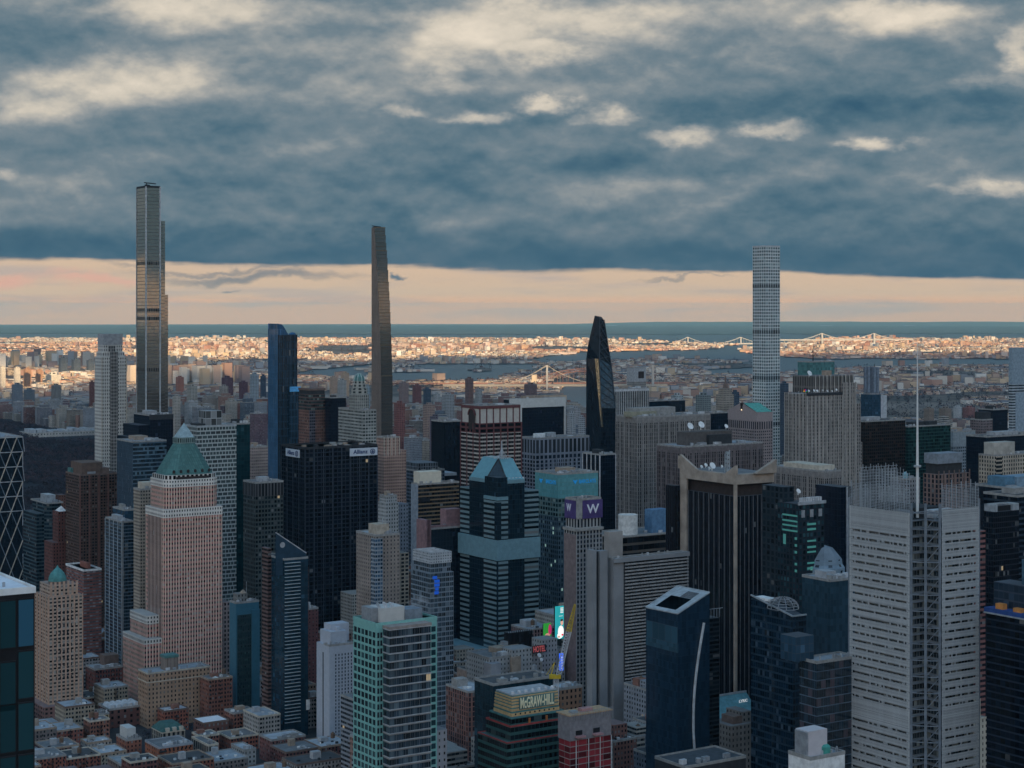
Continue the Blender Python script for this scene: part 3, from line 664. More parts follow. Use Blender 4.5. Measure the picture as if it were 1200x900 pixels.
t = T('framed_glass_tower', 'slim blue glass tower with pale vertical edge frames left of the pink tower', 'tower', 123.5, 143, 157, 612, 1580)
fb = fac('balcony blue glass', (.16,.22,.27), (.14,.20,.25), (.02,.045,.07), .94, .72, GlassRough=.1, Spec=.8); t.wall(fb, 3, 3.1); t.rib('edge_frame', 'y', 4, 0, t.H, 1., .4, M_SILV); t.rib('edge_frame', 'x', 1, 0, t.H, 1.6, .4, M_SILV, hi=.5); t.roof(M_ROOF[3], n=2)
t = T('recessed_glass_block', 'small blue glass block topping out behind the slim framed tower', 'tower', 132, 146, 158, 598, 1630); t.wall(gl_blue, 3, 3.6); t.roof(M_ROOF[0], n=2)

# pink tower with the green pyramid roof
pk = fac('pink and buff brick', (.72,.53,.42), (.46,.17,.15), (.012,.02,.03), .52, .50, BlindP=.25, Blind=(.34,.36,.34,1), Dirt=.08, LitP=.004); pkl = fac('white stone crown wall', (.74,.70,.64), (.74,.70,.64), (.03,.04,.05), .42, .5, Dirt=.1); pks = fac('striped brick side', (.56,.40,.33), (.34,.15,.14), (.05,.04,.045), .5, .98, Dirt=.1)
t = T('pyramid_roof_tower', 'pink brick tower with white crown and green pyramid roof', 'skyscraper', 170, 192, 261.5, 598, 1480)
def octo(x0, x1, y0, y1, c): return [(x0+c,y0),(x1-c,y0),(x1,y0+c),(x1,y1-c),(x1-c,y1),(x0+c,y1),(x0,y1-c),(x0,y0+c)]
H = t.H; a, bb = t.a, t.b; ch = 4.
MB().prism(octo(0,bb,0,a,1.5), 0, H, 2.35, 3.75).build('wall', pk, t.root)
t.box('side_wall', -.2, .01, t.a*.12, t.a*.85, 0, H-4, pks, 3, 3.75)
MB().prism(octo(-.25,bb+.25,-.25,a+.25,1.6), H-6.5, H+.6, 2.35, 3.75).build('shoulder_band', pkl, t.root)
zc = t.fz(572); MB().prism(octo(2.5,bb-3,1.5,a-1.5,5), H, zc, 2.35, 3.75).build('upper_wall', pk, t.root)
MB().prism(octo(2.2,bb-2.7,1.2,a-1.2,5.1), zc, t.fz(563), 2.35, 3.4).build('crown_wall', pkl, t.root)
MB().prism(octo(3.5,bb-4,2.5,a-2.5,5), t.fz(563), t.fz(558), 4.2, 4).build('crown_arcade', fac('arcade', (.62,.58,.53), (.62,.58,.53), (.03,.02,.02), .6, .9, BlindP=0), t.root)
cx_, cy_ = bb/2, a/2
def ring(r, rx=1., q=.38): return [(cx_+(p[0])*r*rx, cy_+p[1]*r) for p in [(-1+q,-1),(1-q,-1),(1,-1+q),(1,1-q),(1-q,1),(-1+q,1),(-1,1-q),(-1,-1+q)]]
R0_ = (a-5)/2*1.02; rx = (bb-8)/(a-5)
zb_ = t.zf(562, cx_, cy_*.4); zm = t.zf(519, cx_, cy_*.8); z3 = t.zf(512, cx_, cy_*.8); za = t.zf(495, cx_, cy_)
MB().prism(ring(R0_, rx), zb_-3, zb_+3.5, 3, 3).build('roof_rim', M_COPDK, t.root)
rf = MB().prism(ring(R0_*.96, rx), zb_+3.5, zm, 2, 3, poly1=ring(R0_*.40, rx*.85)).build('pyramid_roof', fac('copper seams', (.06,.15,.145), (.085,.205,.19), (.085,.20,.185), .86, .8, GlassRough=.6, BlindP=0, Var=.35), t.root)
m = MB()
for i in range(6): m.lathe(cx_-16+32*i/5, cy_-R0_*.86-.3, [(1.2,zb_+6.5),(1.2,zb_+8.6),(0,zb_+9.4)], 8)
m.build('round_dormer', M_COPDK, rf)
MB().prism(ring(R0_*.42, rx*.85), zm, z3, 1.8, 9).build('lantern', fac('lantern arcade', (.22,.30,.28), (.22,.30,.28), (.08,.12,.12), .55, .7, BlindP=0), t.root)
MB().prism(ring(R0_*.34, rx*.85, .05), z3, za, 2, 3, poly1=[(cx_,cy_)]*8, top=False).build('glass_pyramid', flat('pale glazed roof', (.30,.40,.42), .3), t.root)
x_ = -t.b*.0
t.box('west_annex', -11, -.3, 10, t.a+6, 0, t.fz(724), pk, 2.6, 3.75); t.box('annex_band', -11.2, -.3, 9.8, t.a+6.2, t.fz(732), t.fz(723)+.5, pkl, 2.6, 3.6)
t.box('west_annex', -16, -.3, 4, t.a+10, 0, t.fz(750), pk, 2.6, 3.75); t.box('annex_band', -16.2, -.3, 3.8, t.a+10.2, t.fz(754), t.fz(748), pkl, 2.6, 3.6)
t.box('east_annex', t.b+.1, t.b+9, 6, t.a, 0, t.fz(714), fac('mauve annex brick', (.32,.26,.25), None, (.03,.035,.04), .5, .6), 2.6, 3.75)
HERO.append((176, 256, 565, 1480)); HERO.append((188, 244, 540, 1480)); HERO.append((156, 262, 755, 1480))
t = T('beige_companion_tower', 'beige residential tower hidden behind the left edge of the pink pyramid tower', 'tower', 156.5, 164, 186, 574, 1560); t.wall(fac('beige brick', (.42,.36,.29), None, (.03,.035,.04), .5, .5), 2.6, 3); t.box('upper_storeys', 4, t.b, 4, t.a, t.H, t.fz(566), M_CREAM); t.roof(n=1, pent=False)
t = T('courtyard_hotel', 'orange buff brick block with small tower on its roof below the pink pyramid tower', 'building', 165, 173, 246, 790, 1400)
ob = fac('orange buff brick', (.40,.27,.185), None, (.03,.035,.04), .36, .5, BlindP=.3, Blind=(.28,.27,.25,1), Dirt=.15); t.wall(ob, 3.1, 3.5, y1=20); t.bands('cornice', [t.H-7, t.H], .8, .4, M_CREAM, y1=20); t.box('roof_turret', t.fx(196), t.fx(211), 4, 14, t.H, t.fz(775), fac('fluted turret', (.3,.24,.2), (.2,.17,.15), (.1,.1,.1), .3, 1.), 1.2, 9); t.box('turret_roof', t.fx(196)-.5, t.fx(211)+.5, 3.5, 14.5, t.fz(775), t.fz(772), M_COPPER); t.roof(M_ROOF[1], y1=20, n=5, pent=False)

t = T('basket_weave_tower', 'tower wrapped in an irregular white frame pattern right of the green pyramid', 'tower', 228, 231, 277, 500, 1650)
m_wv = bpy.data.materials.new('white woven frame'); m_wv.use_nodes = True; b = NB(m_wv.node_tree); p = m_wv.node_tree.nodes['Principled BSDF']
uvn = b.node('ShaderNodeUVMap', uv_map='UVMap'); bk = b.node('ShaderNodeTexBrick'); b.L.new(uvn.outputs[0], bk.inputs[0])
for k_, v_ in (('Color1',(.012,.02,.026,1)),('Color2',(.05,.085,.09,1)),('Mortar',(.42,.47,.46,1)),('Scale',1.),('Mortar Size',.10),('Mortar Smooth',0.),('Brick Width',1.55),('Row Height',.62)): bk.inputs[k_].default_value = v_
bk.offset = .37; bk.offset_frequency = 2; bk.squash = .62; bk.squash_frequency = 3; b.L.new(bk.outputs['Color'], p.inputs['Base Color']); p.inputs['Roughness'].default_value = .35
MB().box(0, t.b, 0, t.a if t.a > 12 else 26, 0, t.H, 3.3, 6.2).build('wall', m_wv, t.root); t.box('penthouse', t.fx(243), t.fx(262), 4, 20, t.H, t.fz(482), fac('pale grey penthouse', (.42,.44,.44), None, (.3,.31,.31), .9, .9, BlindP=0), 5, 6); t.parapet(M_SILV, 1, .6, y1=26); t.box('roof_garden', 2, t.fx(242), 2, 20, t.H, t.H+2.5, M_DARK)
t = T('dark_teal_tower', 'dark teal glass tower pressed against the white woven frame tower', 'tower', 270, 272, 293, 497, 1720, a=25); t.wall(glassy('dark teal glass', (.012,.05,.06), .1, frame=(.02,.05,.055)), 3, 3.6); t.roof(M_ROOF[2], n=1)
t = T('greige_tower', 'pinkish beige tower with plain upper wall behind the dark louvred crown', 'tower', 292, 295, 314, 524, 1850, a=20); t.wall(fac('pinkish precast', (.36,.29,.26), None, (.04,.04,.045), .4, .45), 2.4, 3.2); t.roof(n=1)
t = T('louvred_crown_block', 'dark office tower with grey louvred crown left of the black sign tower', 'tower', 292, 299, 332, 566, 1580, a=25); t.wall(fac('dark green grey grid', (.07,.09,.09), None, (.015,.022,.028), .7, .6, BlindP=.1, LitP=.01), 3, 3.9); t.box('louvre_crown', -.2, t.b+.2, -.2, 25.2, t.fz(582), t.fz(567), fac('tall louvres', (.12,.125,.13), (.05,.05,.055), (.04,.04,.045), .6, .96, BlindP=0), 3, 9); t.roof(M_ROOF[0], n=2)
# ============================================================ lettering
def lettering(txt, parent, face, x, z, h, mat, width=None, depth=.15, off=.2, name='lettering', bold=False):
    cu = bpy.data.curves.new('txt', 'FONT'); cu.body = txt; cu.size = 1.; cu.extrude = .04; cu.align_x = 'LEFT'
    if bold: cu.offset = .02
    tmp = bpy.data.objects.new('txt', cu); COL.objects.link(tmp)
    bpy.context.view_layer.update()
    me = bpy.data.meshes.new_from_object(tmp); COL.objects.unlink(tmp); bpy.data.objects.remove(tmp)
    n = len(me.vertices); co = np.empty(n*3); me.vertices.foreach_get('co', co); co = co.reshape(-1, 3)
    mn = co.min(0); mx_ = co.max(0); sc = h/(mx_[1]-mn[1]); sx = (width/(mx_[0]-mn[0])) if width else sc
    q = np.empty_like(co)
    u = (co[:,0]-mn[0])*sx; v = (co[:,1]-mn[1])*sc; dd = co[:,2]*depth/.08
    if face == 'x': q[:,0] = x+u; q[:,1] = -off+(-dd)*1.; q[:,2] = z+v
    else: q[:,0] = -off-dd; q[:,1] = x-u; q[:,2] = z+v
    me.vertices.foreach_set('co', q.reshape(-1)); me.materials.clear(); me.materials.append(mat); me.name = name; me.update()
    o = bpy.data.objects.new(name, me); COL.objects.link(o); o.parent = parent; return o
def mat_e(name, c, e): return flat(name, c, emis=e, var=0)
# ============================================================ centre, mid distance
t = T('black_sign_tower', 'black gridded office tower with white rooftop signs', 'tower', 330, 357.5, 442, 526, 1670)
al = fac('black steel grid', (.022,.032,.046), (.022,.032,.046), (.007,.010,.018), .8, .72, BlindP=.02, LitP=.0015, GlassRough=.2, Dirt=.3); t.wall(al, 4.4, 4.0)
t.rib('pier', 'x', 8, 0, t.H, 1.0, .5, flat('dark steel pier', (.03,.043,.06), .5)); t.rib('pier', 'y', 4, 0, t.H, 1.0, .5, flat('dark steel pier', (.03,.043,.06), .5))
t.parapet(M_DARK, 1.6, 1); t.box('roof', 1, t.b-1, 1, t.a-1, t.H-.3, t.H, M_ROOF[0]); r_ = random.Random(3)
for i in range(14):
    x = r_.uniform(4, t.b-8); y = r_.uniform(3, t.a*.6); t.box('roof_unit', x, x+r_.uniform(2,7), y, y+r_.uniform(2,5), t.H, t.H+r_.uniform(1,3), r_.choice((M_DARK, M_CONC, M_STEEL, M_PENT[2])))
sgn = flat('white sign board', (.55,.60,.66), var=.04); blu_t = flat('navy sign lettering', (.01,.04,.14), var=0)
x0_, x1_ = t.fx(409.5), t.b-.3; z0_, z1_ = t.H-5.6-3.4, t.H-1.6
sg = t.box('sign_board', x0_, x1_, -1.1, -.55, z0_, z1_, sgn); w_ = x1_-x0_
lettering('Allianz', sg, 'x', x0_+w_*.12, z0_+2.0, 4.0, blu_t, w_*.52, off=1.2, bold=True)
m = MB(); ccx, ccz = x0_+w_*.82, (z0_+z1_)/2
for k in range(20):
    a0, a1 = 2*math.pi*k/20, 2*math.pi*(k+1)/20; m.beam((ccx+2.4*math.cos(a0),-1.3,ccz+2.4*math.sin(a0)), (ccx+2.4*math.cos(a1),-1.3,ccz+2.4*math.sin(a1)), .5)
m.box(ccx-.35, ccx+.35, -1.5, -1.2, ccz-1.6, ccz+1.6); m.box(ccx-1.2, ccx-.7, -1.5, -1.2, ccz-1.4, ccz+.6); m.box(ccx+.7, ccx+1.2, -1.5, -1.2, ccz-1.4, ccz+.6); m.build('emblem', blu_t, sg)
y1_, y0_ = t.fy(336), t.fy(352); sg = t.box('sign_board', -1.1, -.55, y0_, y1_, z0_, z1_, sgn); w_ = y1_-y0_
lettering('Allianz', sg, 'y', y1_-w_*.12, z0_+2.0, 4.0, blu_t, w_*.52, off=1.2, bold=True)
m = MB(); ccy = y0_+w_*.18
for k in range(20):
    a0, a1 = 2*math.pi*k/20, 2*math.pi*(k+1)/20; m.beam((-1.3,ccy+2.4*math.cos(a0),ccz+2.4*math.sin(a0)), (-1.3,ccy+2.4*math.cos(a1),ccz+2.4*math.sin(a1)), .5)
m.box(-1.5, -1.2, ccy-.35, ccy+.35, ccz-1.6, ccz+1.6); m.build('emblem', blu_t, sg)

t = T('brick_red_tower', 'reddish brown slender tower with dark glazed top below the curved blue tower', 'tower', 350, 362, 381, 456, 2150)
t.wall(fac('rust brick', (.26,.14,.11), (.20,.11,.09), (.03,.04,.045), .5, .6, BlindP=.2), 2.8, 3.7, z1=t.fz(481)); t.wall(fac('rust brick glazed', (.16,.10,.09), (.14,.09,.08), (.03,.06,.06), .85, .6, BlindP=.2, Blind=(.2,.28,.24,1)), 2.8, 3.7, z0=t.fz(481), z1=t.fz(462))
t.box('dark_crown', .4, t.b-.4, .4, t.a-.4, t.fz(462), t.fz(456), M_DARK); t.box('crown_slab', -.4, t.b+.4, -.4, t.a+.4, t.fz(457.5), t.fz(455), M_BROWNST); t.box('glass_bay', t.fx(352)if False else .5, t.b*.38, -.3, .02, 0, t.fz(481), fac('grey bay', (.14,.13,.15), None, (.04,.045,.06), .8, .6), 2.4, 3.7)
t = T('black_prism_tower', 'plain black glass tower between the reddish brown tower and the domed tower', 'tower', 381, 388, 405.5, 466, 2140); t.wall(gl_dark, 3, 3.7); t.box('roof_edge', 0, t.b*.35, 0, 3, t.H, t.H+3, M_DARK); t.roof(M_ROOF[1], n=1)
t = T('domed_tower', 'grey stone tower with ribbed green dome beside the slender tower', 'skyscraper', 396.5, 425, 441, 481, 2000)
st = fac('grey stone bands', (.40,.41,.38), (.36,.37,.34), (.035,.045,.05), .75, .5, BlindP=.3, Blind=(.25,.27,.26,1)); t.wall(st, 3.2, 3.7)
m = octo(-1, 17, 11, 35, 5); MB().prism(m, t.H, t.fz(463), 2.6, 3.7).build('octagonal_shaft', fac('grey stone shaft', (.40,.40,.36), (.34,.34,.31), (.03,.04,.045), .45, .7, BlindP=.2), t.root)
dcx, dcy = 8, 23; r0 = 8.6
MB().lathe(dcx, dcy, [(r0*1.12,t.fz(464)),(r0*1.12,t.fz(456)),(r0*.95,t.fz(456)),(r0*.9,t.fz(450)),(r0*.78,t.fz(450)),(r0*.76,t.fz(447))], 8, 2.4, 3.7).build('drum', fac('grey drum', (.38,.38,.34), None, (.03,.04,.045), .45, .6), t.root)
dm = MB().lathe(dcx, dcy, [(r0*.72*math.cos(k*math.pi/16), t.fz(447)+r0*.95*math.sin(k*math.pi/16)) for k in range(9)], 16).build('dome', M_COPPER, t.root)
m = MB()
for i in range(8):
    ang = 2*math.pi*i/8
    for k in range(6):
        q = lambda k: (dcx+r0*.75*math.cos(k*math.pi/12)*math.cos(ang), dcy+r0*.75*math.cos(k*math.pi/12)*math.sin(ang), t.fz(447)+r0*.99*math.sin(k*math.pi/12))
        m.beam(q(k), q(k+1), .9)
m.build('dome_rib', flat('pale green rib', (.36,.46,.43)), dm); t.roof(M_ROOF[0], n=3, pent=False); HERO.append((405, 430, 458, 2000))
t = T('salmon_slab', 'salmon pink stone tower right of the black sign tower', 'tower', 441, 450, 468, 513, 1790); t.wall(fac('salmon stone', (.46,.31,.25), (.44,.29,.24), (.06,.04,.04), .45, .5), 2.6, 3.2); t.box('shoulder', t.b, t.fx(476), 0, t.a, 0, t.fz(528), fac('salmon stone', (.46,.31,.25), None, (.06,.04,.04), .45, .5), 2.6, 3.2); t.rib('pier', 'x', 4, t.H-18, t.H+1, .8, .4, M_CREAM); t.roof(n=1, pent=False)
t = T('blue_grey_stepped_office', 'blue grey office block with stepped plant floors right of the salmon tower', 'office block', 468, 490, 521, 552, 1840); bg = fac('blue grey office', (.17,.20,.23), (.12,.15,.19), (.025,.04,.06), .8, .55, BlindP=.1); t.wall(bg, 3, 3.8); t.box('plant_floor', 2, t.b*.8, 3, t.a*.8, t.H, t.fz(543), fac('plant storey', (.2,.22,.24), None, (.08,.09,.1), .7, .8, BlindP=0), 3, 5); t.roof(M_ROOF[0], n=8); t.box('dark_wing', t.b, t.fx(540), 4, t.a, 0, t.fz(560), gl_dark, 3, 4); t.box('wing_roof', t.b+2, t.fx(538), 5, t.a-2, t.fz(560), t.fz(560)+3, M_ROOF[3])
t = T('tan_banded_slab', 'dark slab with thin tan floor bands and plain grey end wall', 'office block', 482, 490, 538, 568, 1660)
t.wall(fac('tan floor bands', (.22,.155,.095), (.22,.155,.095), (.02,.022,.028), .98, .62, BlindP=.04), 3, 3.7); t.box('end_wall', -.4, -.01, 0, t.a, 0, t.H, flat('blue grey end wall', (.26,.30,.34))); t.box('cream_penthouse', t.fx(496), t.fx(521), 6, 18, t.H, t.fz(554), flat('cream render', (.66,.60,.48), var=.06)); t.roof(M_ROOF[2], n=4, pent=False); t.box('dark_panel', t.fx(490.5), t.fx(504), -.2, .02, t.fz(588), t.fz(584), M_BLACK)
t = T('ashlar_setback_tower', 'narrow white grey stone tower with setback top in front of the salmon tower', 'tower', 443, 452, 467, 582, 1560); t.wall(fac('white grey stone', (.46,.47,.46), None, (.04,.05,.06), .4, .5, BlindP=.25), 2.4, 3.3, z1=t.fz(589)); t.box('upper_storeys', 1, t.b-1, 1, t.a-1, t.fz(589), t.H, fac('white grey stone', (.46,.47,.46), None, (.04,.05,.06), .4, .5), 2.4, 3.3); t.box('east_block', t.b, t.fx(480), 2, 16, 0, t.fz(592), fac('plain blue grey', (.2,.23,.27), None, (.05,.06,.08), .4, .5), 3, 3.4); t.roof(n=1, z=t.H, x0=1, x1=t.b-1, y0=1, y1=t.a-1)
t = T('pink_framed_black_tower', 'black glass tower wrapped in a plum pink stone frame', 'tower', 495, 505, 541, 612, 1520); t.wall(gl_dark, 3, 3.8, z1=t.fz(620)); pf_ = flat('plum pink stone', (.25,.15,.155)); t.box('pink_pier', -1, t.fx(498), -1, t.a, 0, t.fz(609), pf_); t.box('pink_pier', t.fx(500), t.fx(504.5), -1, 2, 0, t.fz(609), pf_); t.box('pink_block', t.fx(526), t.b+2, 4, t.a, t.fz(620), t.fz(599), pf_); t.box('pink_parapet', -1, t.b+1, .5, 2, t.fz(622), t.fz(616), pf_); t.roof(M_ROOF[1], z=t.fz(620), n=6, pent=False)
t = T('black_mullioned_tower', 'black narrow glass tower tucked left of the maroon arched tower', 'tower', 518, 520, 541, 494, 1900, a=26); t.wall(fac('ribbed black glass', (.03,.04,.05), None, (.008,.014,.024), .8, .99, GlassRough=.15, BlindP=0), 1.6, 4); t.roof(M_ROOF[2], n=2)
t = T('arched_maroon_tower', 'maroon and cream banded tower with arched notch and panelled top', 'tower', 540, 562, 611, 496, 1780)
mn = flat('maroon granite', (.14,.055,.055)); t.wall(fac('cream floor bands', (.50,.45,.40), (.50,.45,.40), (.018,.02,.025), .96, .60, BlindP=.05), 3.2, 4.0, z1=t.fz(508)); t.wall(fac('maroon grid', (.15,.06,.06), None, (.015,.015,.018), .8, .6, BlindP=0), 8, 4.3, z0=t.fz(508)+.01)
t.rib('pier', 'x', 6, 0, t.H, 1.2, .5, mn); t.rib('pier', 'y', 3, 0, t.H, 1.2, .5, mn)
zt = t.fz(476.5); t.box('panelled_top', 1, t.b-1.5, 1, t.a-1, t.H, zt, flat('cream marble panel', (.52,.49,.44), var=.08)); m = MB()
for i in range(7): c = 1+(t.b-2.5)*i/6; m.box(c-.55, c+.55, .4, 1.05, t.H, zt)
for c in (1, t.a-1): m.box(.4, 1.05, c-.5, c+.5, t.H, zt)
m.box(.3, t.b-.8, .3, 1.5, zt-2.2, zt+.6); m.box(.3, 1.5, 1.5, t.a, zt-2.2, zt+.6); m.build('frame', mn, t.root)
m = MB(); ya, yb = t.fy(557)+.5, t.fy(549)-.5; yc = (ya+yb)/2; rA = (yb-ya)/2; zb = t.fz(504)
pts = [(-.3,yb,zb),(-.3,ya,zb)] + [(-.3, yc-rA*math.cos(math.pi*k/10), zt-9+rA*math.sin(math.pi*k/10)) for k in range(11)]
m.quad(pts); m.build('arch_opening', M_COPDK, t.root); m = MB()
for k in range(10):
    f = lambda k: (-.4, yc-(rA+.5)*math.cos(math.pi*k/10), zt-9+(rA+.5)*math.sin(math.pi*k/10)); m.beam(f(k), f(k+1), 1.2)
m.build('arch_surround', mn, t.root); t.roof(M_ROOF[0], z=zt, n=6, x0=1, x1=t.b-1.5, y0=1, y1=t.a-1, pent=False); HERO.append((541, 610, 478, 1780))
t = T('white_framed_black_slab', 'black glass slab in a broad white travertine frame', 'tower', 590, 597, 662, 468, 2400); t.wall(gl_dark, 3, 4); tv = flat('white travertine', (.55,.55,.52), var=.08); t.box('white_frame', -.5, t.b+.4, -1.5, .0, t.fz(478), t.H+1, tv); t.box('white_frame', t.b-1.8, t.b+.4, -1.5, .0, 0, t.fz(478), tv); t.box('white_frame', -.5, t.fx(611), -1.5, .0, 0, t.fz(478), tv); t.roof(M_ROOF[2], n=5)
t = T('lilac_grid_office', 'lilac grey office block with deep rectangular grid and tall top openings', 'office block', 611, 627.5, 690.5, 514, 1900)
lg = fac('lilac grey grid', (.27,.29,.33), (.25,.27,.31), (.025,.035,.055), .66, .66, BlindP=.1); t.wall(lg, 5.4, 4.1, z1=t.fz(539)); t.wall(lg, 5.4, 4.1, z0=t.fz(539)+.01, z1=t.fz(533)); t.wall(fac('tall openings', (.27,.29,.33), None, (.06,.065,.075), .64, .82, BlindP=0), 5.4, 30, z0=t.fz(533)+.01); t.rib('pier', 'x', 12, 0, t.fz(539), .9, .5, flat('lilac pier', (.30,.32,.36))); t.roof(M_ROOF[0], n=3, pent=False); t.box('penthouse', t.fx(632), t.fx(642), 5, 12, t.H, t.H+5, M_WHITE); t.box('penthouse', t.fx(645), t.fx(655), 6, 13, t.H, t.H+5.5, M_SILV)

# corner tower with teal roofs
t = T('teal_roofed_corner_tower', 'dark glass and pale banded tower with two slanted teal roofs', 'skyscraper', 538, 583, 632, 577, 1480)
H = t.fz(564); a, bb = t.a, t.b; X = t.fx; Yf = t.fy
bd = fac('pale teal floor bands', (.17,.25,.27), (.17,.25,.27), (.012,.03,.04), 1., .5, BlindP=.02, GlassRough=.12, Spec=.9, Dirt=.1); dk = glassy('dark gridded corner glass', (.008,.022,.035), .1, frame=(.02,.04,.05)); cap = flat('teal panel', (.15,.27,.31), .5, var=.12)
xq = [0, X(595), X(615), bb]; yq = [0, Yf(567.5), Yf(549.5), a]
zs = t.fz(583); zw = t.fz(577)
t.box('corner_bay', -.6, xq[1], -.6, yq[1], 0, zs, bd, 50, 4.2); 
t.box('upper_core', .5, xq[1], .5, yq[1], zs, H+3, dk, 3, 4); t.box('corner_cap', -.7, xq[1]+.1, -.7, yq[1]+.1, zs-2.4, zs+.4, cap)
t.box('dark_wall', xq[1], xq[2], .4, yq[3], 0, H, dk, 2.6, 4); t.box('dark_wall', .4, xq[1], yq[1], yq[2], 0, H, dk, 2.6, 4)
t.box('wall_cap', xq[1], xq[2]+.2, .2, yq[2], H-2.5, H+.6, cap); t.box('wall_cap', .2, xq[1]-.05, yq[1], yq[2]+.2, H-2.5, H+.6, cap)
t.box('outer_bay', xq[2], bb, 1, yq[3], 0, zw, bd, 50, 4.2); t.box('outer_bay', 1, xq[2], yq[2], yq[3], 0, zw, bd, 50, 4.2)
t.box('notch', -.75, .35+0, -.75, .35, zs-5, 0+30, dk, 2, 4); t.box('belt', -1., bb+.4, -1., a+.4, t.fz(657), t.fz(633), cap, 3, 4)
t.box('corner_glass', -.9, 3.2, -.9, 3.4, t.fz(632), zs-4, dk, 2, 4)
hw, hy_ = xq[2], yq[2]; z0r, z1r = H+.6, H+17.5
m = MB(); e = .8
m.quad([(xq[1]*.98,e,z0r),(hw-.5,e,z0r),(hw-4.5,e+11,z1r),(xq[1]*.98,e+11,z1r)]); m.quad([(hw-.5,e,z0r),(hw-.5,hy_,z0r),(hw-4.5,hy_,z1r),(hw-4.5,e+11,z1r)])
m.quad([(e,hy_-.5,z0r),(e,yq[1]*.9,z0r),(e+11,yq[1]*.9,z1r),(e+11,hy_-4,z1r)]); m.quad([(e+11,yq[1]*.9,z1r),(xq[1]*.98,e+11,z1r),(hw-4.5,e+11,z1r),(hw-4.5,hy_,z1r),(e+11,hy_-4,z1r)])
m.quad([(xq[1]*.98,e,z0r),(xq[1]*.98,e+11,z1r),(e+11,yq[1]*.9,z1r),(e,yq[1]*.9,z0r)])
m.build('slanted_roof', flat('teal glazed roof', (.13,.31,.36), .25, spec=.6, var=.08), t.root)
m = MB(); gA, gB, gC = (xq[1]*.98-.4,e-.5,z0r-.2), (e-.5,yq[1]*.9-.4,z0r-.2), ((xq[1]*.98+e+11)/2-.5,(e+11+yq[1]*.9)/2-.5,z1r+.1); m.quad([gB,gA,gC], [(0,0),(8,0),(4,5)]); m.build('gable_glass', dk, t.root); m = MB(); m.beam(gA,gC,.8); m.beam(gB,gC,.8); m.build('gable_rim', M_DARK, t.root)
m = MB(); cx_, cy_ = 12, 12
m.beam((cx_,cy_,z1r),(cx_,cy_,z1r+15),.9); 
for k in range(6): m.beam((cx_-6+2*k,cy_-3,z1r),(cx_,cy_,z1r+9),.25)
m.beam((cx_-8,cy_,z1r+.8),(cx_+9,cy_,z1r+.8),.5); m.beam((cx_-8,cy_-4,z1r+3),(cx_+9,cy_-4,z1r+3),.4); m.build('mast', M_SILV, t.root)
for i in range(5): t.box('roof_unit', X(597)+3.5*i, X(597)+2+3.5*i, 1.5, 3, H+.6, H+2.2, M_DUCT)
MB().prism([(-16,2),(0,-3),(0,a+6),(-16,a+6)], 0, t.fz(762), 3, 4).build('podium', cap, t.root)
HERO.append((549, 615, 562, 1480)); HERO.append((553, 612, 540, 1495))

t = T('teal_sign_tower', 'office tower with pale teal glass top and small blue rooftop lettering', 'tower', 627, 654, 701, 556, 1590)
tl = glassy('pale teal top glass', (.12,.34,.36), .25, frame=(.14,.30,.32), wh=.9, Spec=.5, Var=.25, BlindP=0); t.wall(tl, 2.2, 3.4, z0=t.fz(584)); t.wall(fac('teal mixed bays', (.13,.21,.21), (.11,.18,.18), (.02,.045,.05), .75, .6, BlindP=.35, Blind=(.30,.36,.32,1), LitP=.03, Lit=(.6,1.,.9,1)), 4, 4.2, z0=t.fz(606), z1=t.fz(584)-.01); t.wall(fac('blue mixed bays', (.08,.13,.16), (.06,.10,.13), (.02,.035,.05), .6, .6, BlindP=.2, Blind=(.25,.33,.32,1), LitP=.025, Lit=(.6,1.,.9,1)), 3, 4.2, z1=t.fz(606)-.01); t.roof(M_ROOF[0], n=12)
bl = mat_e('cyan sign lettering', (.02,.26,.58), .22); zz = t.fz(568); x0_ = t.fx(671)
lettering('BARCLAYS', t.root, 'x', x0_+7, zz, 3.6, bl, t.fx(698)-x0_-7, off=.3, bold=True); lettering('BARCLAYS', t.root, 'y', t.fy(640), zz, 3.6, bl, t.fy(640)-t.fy(651.5), off=.3, bold=True)
for (fx_, s_) in ((x0_, 'x'), (t.fy(632.5), 'y')):
    m = MB(); q = (lambda u, z: (fx_+u, -.35, z)) if s_ == 'x' else (lambda u, z: (-.35, fx_-u, z))
    m.beam(q(.5,zz+3.2), q(2.6,zz+.6), .8); m.beam(q(4.7,zz+3.2), q(2.6,zz+.6), .8); m.beam(q(2.6,zz+3), q(2.6,zz), 1.1); m.build('emblem', bl, t.root)

t = T('purple_billboard_tower', 'slim stone hotel tower crowned by purple letter billboards', 'hotel', 661, 675.5, 706, 622, 1300)
t.box('side_wall', -.15, .02, .5, t.a, 0, t.H-3, flat('mauve brown end wall', (.20,.155,.15))); wf = fac('stone hotel grid', (.34,.34,.33), (.20,.22,.24), (.02,.03,.045), .55, .62, BlindP=.06); t.wall(wf, 3., 3.35)
t.box('cornice', -.8, t.b+.6, -.8, t.a+.6, t.H-.4, t.H+1.6, M_CONC); t.box('upper_storeys', t.fy(661)*0+1, t.b-1.2, 1, t.a-1, t.H+1.6, t.fz(608), fac('upper fins', (.36,.36,.35), None, (.03,.035,.045), .5, .85), 3.2, 10); t.box('billboard_core', .6, t.b-.8, .6, t.a-1, t.fz(608), t.fz(586), M_CONC)
pp = flat('purple billboard vinyl', (.075,.05,.17), .5, var=.25, scale=.15); wt = flat('white billboard lettering', (.75,.75,.8), var=0)
